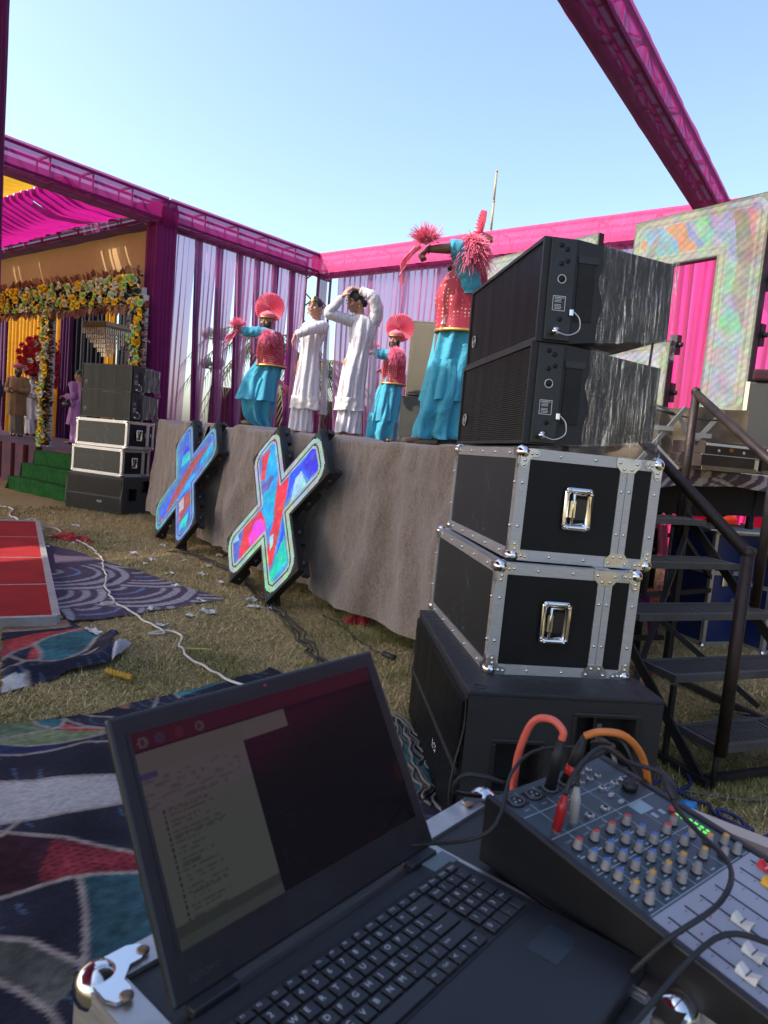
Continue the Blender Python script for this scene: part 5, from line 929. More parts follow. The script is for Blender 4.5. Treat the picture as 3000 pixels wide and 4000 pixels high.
def sofa():
    t = thing('pink_sofa', 'hot pink draped seat seen far behind under the stage', 'sofa', (4.0, 9.6, 0), (0, 0, -.3)); m = cloth('hot_pink', (.7, .03, .12))
    MB().b2((0, 0, 0), (2.2, .7, .42), ch=.05).obj('seat', m, t); MB().b2((0, .55, .43), (2.2, .8, .95), ch=.05).obj('backrest', m, t)
sofa()
# ------------------------------------------------------------ laptop table: case, laptop, mixer
TD2 = Vector((.643, .766, 0)); TD1 = Vector((.766, -.643, 0)); TL = Vector((-.245, .61, 0)); TZ = .882
def T(d1, d2, z=TZ): return TL+TD1*d1+TD2*d2+Vector((0, 0, z))
YAW = math.atan2(TD1.y, TD1.x)               # local x = TD1, local y = TD2
def table_case(label, d1, d2, w1, w2, z1, h, corners):
    t = thing('table_case', label, 'flight case', T(d1, d2, 0), (0, 0, YAW)); e = .030
    MB().b2((.003, .003, z1-h), (w1-.003, w2-.003, z1-.003)).obj('body', mat('table_black', (.02, .024, .024), .5, var=.2, bump=.1, bs=200), t)
    for x in (0, w1):
        MB().b2((x-.002 if x == 0 else x-e, .01, z1-e), (x+e if x == 0 else x+.002, w2-.01, z1+.002)).obj('edge_strip', alu_e, t)
        for y in (0, w2): MB().b2((x-.0023 if x == 0 else x-e, y-.0023 if y == 0 else y-e, z1-h), (x+e if x == 0 else x+.0023, y+e if y == 0 else y+.0023, z1-.012)).obj('edge_strip', alu_e, t)
    for y in (0, w2): MB().b2((.01, y-.0018 if y == 0 else y-e, z1-e+.0003), (w1-.01, y+e if y == 0 else y+.0018, z1+.0014)).obj('edge_strip', alu_e, t)
    for x, y in corners:
        X, Y = (0, 1) if x == 0 else (w1, -1), (0, 1) if y == 0 else (w2, -1)
        o = MB().sph((X[0]+X[1]*.012, Y[0]+Y[1]*.012, z1-.008), .022, 18).obj('ball_corner', chrome, t)
        MB().prism([(px*.8, py*.8) for px, py in PLATE], .004, Matrix(((X[1], 0, 0, X[0]), (0, Y[1], 0, Y[0]), (0, 0, 1, z1+.0025), (0, 0, 0, 1)))).obj('corner_plate', chrome, o)
        for px, py in ((.056, .016), (.016, .056)): MB().sph((X[0]+X[1]*px, Y[0]+Y[1]*py, z1+.006), (.007, .007, .003), 10).obj('rivet', mat('rusty_rivet', (.25, .17, .12), .5, .6), o)
    return t
table_case('flight case with silver edges serving as table under the laptop', 0, 0, .43, .40, TZ, TZ, ((0, 0), (1, 1), (0, 1)))
table_case('flight case with silver edges behind the laptop, under the mixer', .05, .405, .62, .205, TZ-.004, TZ-.004, ((0, 1),))
def tray():
    t = thing('felt_lined_tray', 'upright brown felt lined case tray behind the mixer', 'case', T(.30, .785, 0), (0, 0, YAW)); br = mat('brown_felt', (.07, .05, .045), .95, var=.2, bump=.4, bs=200)
    MB().b2((-.1, 0, .30), (.75, .022, .872)).obj('felt_board', br, t); MB().b2((-.1, -.004, .8725), (.42, .026, .884)).obj('rim_strip', mat('pale_wood', (.50, .42, .34), .6, var=.1), t); MB().b2((.43, -.004, .8725), (.75, .026, .880)).obj('rim_strip', mat('pale_metal', (.5, .5, .52), .4, .5), t)
    MB().cyl((.36, .01, .886), (.36, .01, .892), .012, 12).obj('screw_cap', mat('white_plastic', (.6, .62, .65), .4), t); MB().b2((-.1, -.14, .28), (.75, .022, .2995)).obj('base_board', br, t); MB().b2((-.06, -.1, 0), (.7, -.02, .279)).obj('support_box', br, t)
tray()
tag(MB().b2((.02, -.01, -.01), (.5, .03, .012)).obj('wood_plank', mat('pale_wood', (.50, .42, .34), .6, var=.1), None, T(.44, .36, TZ-.03), (0, 0, YAW)), 'pale wooden edge strip at the lower right corner below the mixer', 'plank')
# laptop ---------------------------------------------------------------------
lap = mat('laptop_plastic', (.012, .012, .014), .42, var=.15, vs=9, bump=.06, bs=500); key_m = mat('key_black', (.018, .019, .022), .4, var=.1); keyw = mat('key_print', (.55, .55, .56), .5, var=.02)
def screen_mat():
    m, nt, o = _new('laptop_screen_glass'); a = nd(nt, 'ShaderNodeAttribute', attribute_name='Col')
    p = nd(nt, 'ShaderNodeBsdfPrincipled', {'Base Color': (.006, .005, .007, 1), 'Roughness': .10, 'Emission Color': a.outputs[0], 'Emission Strength': .034}); nt.links.new(p.outputs[0], o.inputs[0]); return m
def laptop():
    yaw = .8824; o0 = Vector((-.1355, .5493, .9003)); t = thing('laptop', 'open black laptop standing on the flight case in the foreground', 'laptop', o0, (0, 0, yaw)); W, D, th = .378, .262, .0185   # local x along the hinge, -y towards the user
    MB().b2((0, -D, -th), (W, -.004, 0), ch=.004).obj('base', lap, t); MB().b2((.012, -.1365, -.0005), (W-.012, -.026, .0008)).obj('keyboard_well', mat('well_black', (.006, .006, .007), .5), t)
    km = {}
    def key(x, y, w, d, s):
        k = (round(w, 4), round(d, 4))
        if k not in km: km[k] = MB().box((0, 0, 0), (w, d, .0035), ch=.0012).mesh('key'); km[k].materials.append(key_m)
        ko = link('key', km[k], None, t, (x+w/2, y+d/2, .0024))
        if s:
            me = lm.get(s)
            if me is None:
                me = text_mesh(s, .0088 if len(s) == 1 else .0048, 'LEFT'); me.materials.clear(); me.materials.append(keyw); lm[s] = me
            link('key_legend', me, None, ko, (-w/2+.0025, .001, .0019))
    lm = {}
    rows = [('fn', ['Esc', 'F1', 'F2', 'F3', 'F4', 'F5', 'F6', 'F7', 'F8', 'F9', 'F10', 'F11', 'F12', 'Ins', 'Del', 'Home', 'End', 'PgUp', 'PgDn']), ('r', list('`1234567890-=')+['Back']), ('r', ['Tab']+list('QWERTYUIOP[]\\')), ('r', ['Caps']+list('ASDFGHJKL;\'')+['Enter']), ('r', ['Shift']+list('ZXCVBNM,./')+['Shift ']), ('r', ['Ctrl', 'Fn', 'Win', 'Alt', ' ', 'Alt ', 'Ctrl ', '<', '^', '>'])]
    p = .0181; x0 = .016; y = -.030
    for ri, (kind, ks) in enumerate(rows):
        d = .0098 if kind == 'fn' else .0152; y -= d+.0028
        if kind == 'fn':
            w = (W-.032)/len(ks)
            for i, s in enumerate(ks): key(x0+i*w, y, w-.0028, d, s)
            continue
        wid = {'Back': 1.95, 'Tab': 1.45, '\\': 1.5, 'Caps': 1.75, 'Enter': 2.2, 'Shift': 2.25, 'Shift ': 2.7, ' ': 5.4, 'Ctrl': 1.3}; x = x0
        for s in ks: w = wid.get(s, 1)*p; key(x, y, w-.0028, d, s.strip()); x += w
        pad = {1: ['Num', '/', '*', '-'], 2: ['7', '8', '9', '+'], 3: ['4', '5', '6', ''], 4: ['1', '2', '3', 'Ent'], 5: ['0', '', '.', '']}[ri]
        for i, s in enumerate(pad): key(.293+i*.0176, y, .0150, d, s)
    MB().b2((.115, -.245, -.0005), (.22, -.160, .0006)).obj('touchpad', mat('touchpad_black', (.010, .010, .012), .3), t)
    MB().b2((.30, -.20, -.0004), (.352, -.165, .0005)).obj('sticker_residue', mat('tape_dark_teal', (.02, .03, .036), .3), t); MB().b2((.335, -.030, -.0004), (.377, -.006, .0007)).obj('grey_tape', mat('grey_tape', (.13, .17, .18), .5), t); MB().b2((.355, -.135, -.0003), (.374, -.128, .0004)).obj('scratch', darkin, t)
    for x in (.012, W-.062): MB().b2((x, -.006, -.004), (x+.05, .008, .0055), ch=.002).obj('hinge', lap, t)
    MB().b2((.001, -.002, -.018), (W-.001, .010, -.006)).obj('rear_edge', lap, t)
    a = 1.0263
    M = Matrix.Translation((0, .006, .004)) @ axes3((1, 0, 0), (0, math.cos(a), math.sin(a))).to_4x4(); H = .2525       # lid frame: x right, y up the lid, z towards the user
    ld = MB().b2((0, 0, -.0085), (W, H, 0), ch=.0035).obj('lid', lap, t); ld.matrix_local = M
    z = .0004; sx0, sx1, sy0, sy1 = .019, W-.019, .040, .040+.193; nu, nv = 170, 100
    xs = np.linspace(0, 1, nu+1); ys = np.linspace(0, 1, nv+1); X, Y = np.meshgrid((xs[:-1]+xs[1:])/2, (ys[:-1]+ys[1:])/2); C = np.zeros(X.shape+(3,)); C[:] = (.008, .007, .012)
    top = Y > .905; C[top] = (.16, .03, .05); rs = np.random.RandomState(3)
    doc = (X < .36) & (Y < .905); C[doc] = (.38, .41, .37); k = (X < .55) & (Y < .90) & (Y > .80); C[k] = (.40, .40, .38)
    k = doc & (Y < .80) & (Y > .62); C[k] = (.42, .42, .43); k = (X < .055) & (Y > .77) & (Y < .80); C[k] = (.16, .16, .5)
    for r in range(20):
        y = .60-r*.026; L = .06+.12*rs.rand(); k = (np.abs(Y-y) < .006) & (X > .06+.0*r) & (X < .06+L) & (vnoise(X, Y, 160, r) > .4); C[k] = (.22, .24, .24); k = (np.hypot((X-.045)*1.78, Y-y) < .008); C[k] = (.05, .06, .1)
    for r in range(5):
        k = (np.abs(Y-(.76-.03*r)) < .008) & (X < .33) & (vnoise(X, Y, 60, r+30) > .6); C[k] = (.28, .29, .30)
    k = doc & (Y < .10); C[k] = (.17, .20, .19); k = doc & (Y < .055); C[k] = (.26, .30, .28)
    for i, x in enumerate((.03, .085, .15, .22)):
        k = (np.hypot((X-x)*1.78, Y-.945) < .028); C[k] = [(.3, .28, .28), (.10, .14, .28), (.35, .06, .05), (.3, .27, .26)][i]; k = (np.hypot((X-x)*1.78, Y-.945) < .014); C[k] = (.2, .06, .1)
    k = (X > .37) & (Y < .88); C[k] += (np.array([.05, .010, .022])[None]*(np.clip((Y[k]-.35)/.6, 0, 1)**1.5)[:, None])  # plum reflection painted into the right of the screen, stronger towards the top
    for r in range(26): k = (np.abs(Y-(.84-r*.031)) < .004) & (X > .38) & (X < .42+.3*rs.rand()) & (vnoise(X, Y, 130, r+50) > .55); C[k] += .02
    jj, ii = np.nonzero(np.ones(X.shape, bool)); V = []
    fx = lambda q: sx0+(sx1-sx0)*q; fy = lambda q: sy0+(sy1-sy0)*q
    vv = [(fx(a_), fy(b_), z) for b_ in ys for a_ in xs]; ff = [(j*(nu+1)+i, j*(nu+1)+i+1, (j+1)*(nu+1)+i+1, (j+1)*(nu+1)+i) for j in range(nv) for i in range(nu)]
    me = bpy.data.meshes.new('screen'); me.from_pydata(vv, [], ff); ca = me.color_attributes.new('Col', 'FLOAT_COLOR', 'CORNER'); ca.data.foreach_set('color', np.repeat(np.c_[C.reshape(-1, 3), np.ones(nu*nv)], 4, 0).astype(np.float32).ravel())
    sc = link('screen', me, screen_mat(), ld); bz = MB()
    for lo, hi in (((sx0-.004, sy1, 0), (sx1+.004, sy1+.003, .0012)), ((sx0-.004, sy0-.003, 0), (sx1+.004, sy0, .0012)), ((sx0-.004, sy0+.0002, 0), (sx0-.0003, sy1-.0002, .0012)), ((sx1+.0003, sy0+.0002, 0), (sx1+.004, sy1-.0002, .0012))): bz.b2(lo, hi)
    bz.obj('bezel_rim', lap, ld); MB().cyl((W/2, H-.0085, .0002), (W/2, H-.0085, .0012), .0022, 10).obj('webcam', mat('webcam_red', (.2, .02, .05), .2), ld)
    text('brand_text', 'lenovo', .0125, mat('dull_silver', (.06, .06, .065), .4, .5), ld, (.020, .017, .0006), axes3((1, 0, 0), (0, 1, 0)), 'LEFT')
    text('brand_text', 'lenovo', .006, MATS['dull_silver'], ld, (.10, H-.008, .0006), axes3((1, 0, 0), (0, 1, 0)), 'LEFT')
    for x in (.05, W-.05): MB().cyl((x, -.06, -th-.003), (x, -.06, -th+.001), .008, 10).obj('foot', lap, t); MB().cyl((x, -D+.03, -th-.003), (x, -D+.03, -th+.001), .008, 10).obj('foot', lap, t)
    return t
laptop()
# mixer ----------------------------------------------------------------------
def mixer():
    # local x = along the rear edge (TD2), -y = towards the user (TD1); sloping top
    t = thing('audio_mixer', 'dark grey audio mixing console with coloured knobs and faders right of laptop', 'mixer', Vector((.168, .857, TZ+.002)), (0, 0, .69)); t.scale = (.94, .775, .775); W, L, hb, hf = .245, .46, .105, .042
    body = mat('mixer_black', (.010, .010, .011), .45, var=.1); face = mat('mixer_face', (.052, .072, .086), .42, .3, .06); ft = mat('fader_panel', (.34, .35, .39), .5, .1, .04)
    pr = [(0, 0), (0, hb), (-L, hf), (-L, 0)]
    Mp = Matrix(((0, 0, 1, 0), (1, 0, 0, 0), (0, 1, 0, 0), (0, 0, 0, 1)))
    for x in (-.012, W): MB().prism([(0.004, 0), (.004, hb+.006), (-L-.004, hf+.006), (-L-.004, 0)], .012, Mp@Matrix.Translation((0, 0, x))).obj('side_cheek', body, t, bevel=.003)
    m = MB(); m.prism(pr, W-.001, Mp@Matrix.Translation((0, 0, .0005))); m.obj('chassis', body, t)
    sl = math.atan2(hb-hf, L); S = Matrix.Translation((0, -L, hf)) @ axes3((1, 0, 0), (0, math.cos(sl), math.sin(sl))).to_4x4(); LL = math.hypot(L, hb-hf); top = bpy.data.objects.new('control_panel', MB().b2((.001, 0, .0002), (W-.001, LL-.001, .0018)).mesh('control_panel')); COL.link(top); top.data.materials.append(face); top.parent = t; top.matrix_local = S
    MB().b2((.002, .003, .0019), (W-.002, .175, .0026)).obj('fader_panel', ft, top)
    pm = mat('panel_print', (.35, .42, .46), .5); z = .003
    for y in (.178, .262, .345, .40): MB().b2((.004, y, .0019), (W-.004, y+.0012, .0024)).obj('printed_line', pm, top)
    for i in range(5): MB().b2((.036+.036*i, .18, .0019), (.0366+.036*i, LL-.01, .0023)).obj('printed_line', pm, top)
    silver = mat('jack_silver', (.55, .53, .50), .3, .9); dk = darkin
    def jack(x, y, r=.0078): o = MB().cyl((x, y, .0015), (x, y, .006), r, 6, smooth=False).obj('jack_socket', silver, top); MB().cyl((x, y, .006), (x, y, .0075), r*.68, 14).obj('jack_ring', silver, o); MB().cyl((x, y, .0076), (x, y, .0079), r*.42, 12).obj('jack_hole', dk, o)
    def xlr(x, y):
        o = MB().cyl((x, y, .0015), (x, y, .0045), .0145, 20).obj('xlr_socket', body, top); MB().tube([(x+.0115*math.cos(q), y+.0115*math.sin(q), .0048) for q in [i*2*PI/20 for i in range(21)]], .0013, 6).obj('socket_ring', mat('socket_grey', (.08, .09, .1), .4), o)
        for q in (90, 210, 330): MB().cyl((x+.005*math.cos(R(q)), y+.005*math.sin(R(q)), .0046), (x+.005*math.cos(R(q)), y+.005*math.sin(R(q)), .0052), .0016, 8).obj('contact_hole', pm, o)
        for sx in (-1, 1): MB().cyl((x+sx*.013, y-sx*.011, .0016), (x+sx*.013, y-sx*.011, .004), .003, 8).obj('screw', body, o)
    for i in range(4): xlr(.022+.036*i, LL-.028)
    for i in range(4): jack(.022+.036*i, .355+.0)
    for x in (.152, .172, .192): jack(x, LL-.022, .006); jack(x, LL-.042, .006)
    for x in (.170, .200, .222): jack(x, LL-.070, .0068)
    for x, y in ((.165, .372), (.165, .352)): MB().b2((x, y, .0018), (x+.008, y+.006, .006)).obj('push_button', mat('button_white', (.4, .4, .42), .5), top)
    knob = MB(); prof = [(.0078, 0), (.0078, .002), (.0062, .003), (.0052, .015), (.0046, .016)]
    knob.grid(lambda s, v: ((lambda p: (p[0]*(1+.04*math.cos(s*2*PI*12))*math.cos(s*2*PI), p[0]*(1+.04*math.cos(s*2*PI*12))*math.sin(s*2*PI), p[1]))(prof[int(round(v*4))])), 36, 4, closeu=True); kme = knob.mesh('knob'); kme.materials.append(mat('knob_grey', (.28, .25, .23), .6)); skirt = MB().cyl((0, 0, 0), (0, 0, .0022), .0085, 18).mesh('knob_skirt'); skirt.materials.append(body)
    caps = {c: MB().cyl((0, 0, .0150), (0, 0, .0172), .0047, 14).mesh('knob_cap') for c in ('red', 'blue', 'amber', 'grey')}
    for c, col in (('red', (.55, .05, .05)), ('blue', (.06, .16, .45)), ('amber', (.62, .30, .03)), ('grey', (.22, .25, .28))): caps[c].materials.append(mat('cap_'+c, col, .4, var=.03))
    def kn(x, y, c): k = link('knob', kme, None, top, (x, y, .002)); k.scale = (.824, 1, 1); link('knob_cap', caps[c], None, k); link('knob_skirt', skirt, None, k)
    for i in range(4):
        x = .022+.036*i
        for y, c in ((.315, 'red'), (.288, 'blue'), (.266, 'blue'), (.244, 'blue'), (.218, 'amber'), (.194, 'grey')): kn(x, y, c)
    for x, y, c in ((.168, .270, 'red'), (.196, .278, 'red'), (.168, .240, 'blue'), (.196, .246, 'blue'), (.168, .208, 'amber'), (.205, .222, 'amber'), (.226, .208, 'amber'), (.196, .192, 'grey'), (.222, .186, 'grey')): kn(x, y, c)
    MB().cyl((.212, .372, .002), (.212, .372, .018), .0125, 20).obj('large_knob', body, top); MB().b2((.172, .318, .0019), (.204, .345, .0026)).obj('display', mat('display_grey', (.25, .33, .36), .2), top); MB().cyl((.226, .300, .002), (.226, .300, .008), .0052, 14).obj('red_button', MATS['cap_red'], top)
    for i in range(2):
        for j in range(6): MB().b2((.222+.008*i, .236+.010*j, .0019), (.2245+.008*i, .2415+.010*j, .0034)).obj('level_led', mat('green_led', (.02, .2, .03), .4, emit=(.15, 1, .1), estr=.5), top)
    for c, ln in ((.186, .03), (.205, .035)): MB().b2((c, .300, .0019), (c+.008, .312, .0024)).obj('printed_label', pm, top)
    text('brand_text', 'Signature', .012, pm, top, (.186, .392, .0026), axes3((1, 0, 0), (0, 1, 0)))
    for i in range(24): MB().b2((.010+.036*(i % 5), .184+.028*(i//5)+.0, .0019), (.018+.036*(i % 5), .1865+.028*(i//5), .0023)).obj('printed_label', pm, top)
    for i in range(4):
        for y in (.302, .277, .255, .231, .206):
            for k in (-1, 1): MB().b2((.022+.036*i+k*.011-.002, y-.001, .0019), (.022+.036*i+k*.011+.002, y+.0008, .0023)).obj('printed_label', pm, top)
        text('printed_text', str(i+1), .010, pm, top, (.034+.036*i, .335, .0024), axes3((1, 0, 0), (0, 1, 0))); text('printed_text', 'GAIN', .0052, pm, top, (.022+.036*i, .330, .0024), axes3((1, 0, 0), (0, 1, 0))); text('printed_text', 'MIC', .0058, pm, top, (.022+.036*i, LL-.052, .0024), axes3((1, 0, 0), (0, 1, 0)))
    fc = [('white', .022, .058), ('white', .058, .070), ('white', .094, .105), ('white', .130, .028), ('green', .165, .070), ('amber', .196, .118), ('red', .226, .140)]
    cols = dict(white=(.66, .62, .56), green=(.012, .05, .04), amber=(.80, .38, .01), red=(.62, .012, .015))
    for c, x, y in fc:
        MB().b2((x-.0012, .012, .0027), (x+.0012, .165, .0032)).obj('fader_slot', dk, top)
        for k in range(8): MB().b2((x-.010, .018+.02*k, .0027), (x-.005, .0188+.02*k, .0031)).obj('scale_mark', mat('scale_grey', (.08, .08, .1), .6), top)
        b = MB(); b.grid(lambda s, v: (x+(s-.5)*.0145, y+(v-.5)*.026, .004+.0095*(1-.55*math.cos((v-.5)*PI)**2)*min(1, s*9, (1-s)*9)), 10, 12); f = b.obj('fader_cap', mat('fader_'+c, cols[c], .45, var=.03), top); MB().b2((x-.0065, y-.0007, .0075), (x+.0065, y+.0007, .0092)).obj('fader_line', dk if c == 'white' else MATS['fader_white'], f)
    for x, y in ((.034, .125), (.07, .135)): MB().cyl((x, y, .0026), (x, y, .0036), .0016, 8).obj('peak_led', MATS['cap_red'], top)
    return t, top
MIX, MTOP = mixer()
bpy.context.view_layer.update()
MW = MIX.matrix_world @ MTOP.matrix_local
def mp(x, y, z): return MW @ Vector((x, y, z))
def plug(p, d, m, name, label, L=.075, r=.0095, collar=None):
    L *= .8; r *= .8; t = thing(name, label, 'plug', p); d = Vector(d).normalized(); q = d*L; MB().tube([Vector((0, 0, 0)), q*.55, q*.62, q], [r, r, r*1.08, r*.55], 16).obj('shell', m, t)
    if collar: MB().tube([q*.18, q*.36], r*1.03, 16).obj('coloured_ring', collar, t)
    return Vector(p)+q
org = mat('orange_cable', (.62, .18, .03), .45, var=.06); salm = mat('salmon_cable', (.75, .13, .09), .45, var=.06); rubber = mat('black_rubber', (.010, .010, .011), .5); redp = mat('red_plastic', (.35, .012, .015), .35)
_LL = math.hypot(.46, .063)
p1 = mp(.094, _LL-.028, .004); e1 = plug(p1, (.10, -.02, .9), rubber, 'xlr_plug', 'black microphone plug with salmon cable in the mixer', .085)
p2 = mp(.130, _LL-.028, .004); e2 = plug(p2, (.25, .0, .9), rubber, 'xlr_plug', 'black microphone plug with red ring and orange cable in the mixer', .085, collar=mat('red_band', (.6, .02, .02), .4))
cable('salmon_cable', [e1, e1+Vector((.0, .0, .012)), e1+Vector((-.014, .010, .022)), e1+Vector((-.034, .026, .010)), e1+Vector((-.046, .036, -.04)), e1+Vector((-.045, .05, -.10))], .0050, salm, 'salmon red cable looping up out of the mixer', seg=10)
cable('orange_cable', [e2, e2+Vector((.02, -.005, .010)), e2+Vector((.055, .0, .004)), e2+Vector((.095, .03, -.04)), e2+Vector((.12, .06, -.11)), e2+Vector((.13, .09, -.22))], .0050, org, 'orange cable bending over the back of the mixer', seg=10)
p3 = mp(.022, .355, .006); e3 = plug(p3, (.12, .02, .9), redp, 'jack_plug', 'red jack plug standing in the mixer', .055, .0075)
p4 = mp(.058, .355, .006); e4 = plug(p4, (.0, .06, .9), mat('plug_grey', (.35, .33, .31), .4), 'jack_plug', 'pale grey jack plug beside the red plug in the mixer', .055, .0072)
cable('jack_cable', [e3, e3+Vector((.012, .01, .025)), e3+Vector((.05, .04, .045)), mp(.16, .36, .08), mp(.19, .31, .075), mp(.172, .27, .05), mp(.155, .22, .045), mp(.12, .15, .05), mp(.045, .12, .05), mp(-.02, .14, .01), mp(-.045, .16, -.045)], .0030, rubber, 'black cable from the red plug hanging across the mixer knobs', seg=8)
tag(MB().tube([mp(.196, .325, .078), mp(.186, .295, .068), mp(.176, .275, .056)], [.004, .0085, .004], 12, flat=.6).obj('usb_adapter', rubber), 'black cable adapter hanging over the mixer display', 'adapter')
cable('jack_cable', [e4, e4+Vector((.01, .02, .02)), e4+Vector((.06, .06, .03)), mp(.20, _LL-.01, .05), mp(.26, _LL-.03, .02), mp(.30, _LL-.08, -.05)], .0028, rubber, 'black cable from the grey plug running off behind the mixer', seg=8)
cable('signal_cable', [mp(.20, _LL+.01, .03), mp(.10, _LL+.02, .045), mp(.03, _LL-.0, .035), mp(-.06, _LL-.06, .0), T(.10, .36, TZ+.03), T(.02, .28, TZ+.012), T(-.02, .1, TZ+.006)], .0024, rubber, 'thin black cable running from the mixer behind the laptop lid', seg=8)
cable('power_lead', [mp(.03, _LL+.01, .01), mp(.0, _LL+.03, .02), mp(-.02, _LL+.05, .015), mp(-.02, _LL+.06, -.02), mp(.03, _LL+.05, -.04)], .0032, rubber, 'looped black lead with ribbed strain relief behind the mixer', seg=8)
def audio_plug():
    a = T(.398, .235, .893); t = thing('headphone_plug', 'silver headphone plug in the side of the laptop with black lead', 'plug', a); d = Vector((.70, .68, .10)); MB().cyl((0, 0, 0), d*.032, .0052, 14).obj('shell', mat('plug_silver', (.6, .62, .66), .3, .8), t)
    P = [a+d*.032, a+d*.06+Vector((0, 0, .006)), mp(.01, .10, .03), mp(.06, .05, .035), mp(.10, -.0, .03), mp(.14, -.06, .0), mp(.2, -.12, -.05)]; cable('headphone_lead', P, .0030, rubber, 'black lead running from the silver plug across the mixer front', seg=8)
audio_plug()
def green_pen():
    t = thing('marker_pen', 'translucent green marker lying behind the mixer at the right edge', 'pen', T(.74, .70, .905), (0, 0, YAW-.1)); g = mat('green_plastic', (.01, .16, .07), .25, var=.1); MB().tube([(0, 0, 0), (.02, 0, 0), (.12, 0, 0), (.14, 0, 0)], [.006, .0105, .0105, .007], 14).obj('barrel', g, t); MB().b2((.0, -.003, .009), (.05, .003, .013)).obj('clip', g, t)
    MB().b2((.02, -.02, -.03), (.13, .02, -.011)).obj('pen_rest', mat('brown_felt', (.07, .05, .045), .95), t)
green_pen()
cable('sub_cable', [(.85, 2.48, .40), (.85, 2.36, .42), (.86, 2.30, .36), (.90, 2.29, .22), (.95, 2.27, .06), (1.0, 2.2, .02)], .009, grey_c, 'thick dark cable coming out of the subwoofer socket')
cable('sub_cable', [(.87, 2.48, .41), (.90, 2.36, .43), (.95, 2.32, .30), (1.0, 2.3, .1), (1.02, 2.2, .02)], .007, rubber, 'thin black cable coming out of the subwoofer socket')
# ------------------------------------------------------------ people
TMP = bpy.data.scenes.new('bake')
def fuse(b, voxel, it=6):
    """melt overlapping capsules into one continuous surface"""
    me = b.mesh('body'); o = bpy.data.objects.new('bake', me); TMP.collection.objects.link(o); m = o.modifiers.new('r', 'REMESH'); m.mode = 'VOXEL'; m.voxel_size = voxel; m.use_smooth_shade = True
    s = o.modifiers.new('s', 'SMOOTH'); s.factor = .5; s.iterations = it; 
    with bpy.context.temp_override(scene=TMP, view_layer=TMP.view_layers[0]): dg = bpy.context.evaluated_depsgraph_get(); dg.update(); out = bpy.data.meshes.new_from_object(o.evaluated_get(dg))
    bpy.data.objects.remove(o); bpy.data.meshes.remove(me); return out
def caps(b, p, r0, q, r1, seg=12): b.cyl(p, q, r0, seg, r1); b.sph(p, r0, seg); b.sph(q, r1, seg)
def hand(b, w, d, nrm, curl=.6, k=1., fist=False):
    """w wrist, d pointing direction, nrm palm normal"""
    d = Vector(d).normalized(); nrm = Vector(nrm); nrm = (nrm-d*nrm.dot(d)).normalized(); sd = d.cross(nrm); w = Vector(w); r = .0085*k
    for i in range(4):
        o = (i-1.5)*.0195*k; base = w+d*(.085*k-abs(i-1.3)*.006*k)+sd*o; caps(b, w+d*.012*k+sd*o*.7, .014*k, base, .0105*k, 8); L = [.040, .046, .043, .034][i]*k; c1, c2 = (curl, curl*1.6) if not fist else (1.5, 2.9)
        p1 = base+(d*math.cos(c1)+nrm*math.sin(c1))*L; p2 = p1+(d*math.cos(c2)+nrm*math.sin(c2))*L*.85; caps(b, base, r*1.1, p1, r, 8); caps(b, p1, r, p2, r*.85, 8)
    t0 = w+d*.022*k-sd*.028*k; t1 = t0+(d*.6-sd*.75+nrm*.35).normalized()*.036*k; t2 = t1+(d*.9-sd*.1+nrm*.5).normalized()*.03*k; caps(b, t0, .013*k, t1, .0105*k, 8); caps(b, t1, .0105*k, t2, .0085*k, 8)
eye_w = mat('eye_white', (.6, .58, .55), .2, var=.02); eye_d = mat('eye_dark', (.012, .008, .006), .15, var=.02); hair_m = mat('black_hair', (.010, .008, .008), .5, var=.2, bump=.5, bs=160, stretch=(1, 1, 6)); lip_m = mat('lips', (.28, .05, .05), .4, var=.03)
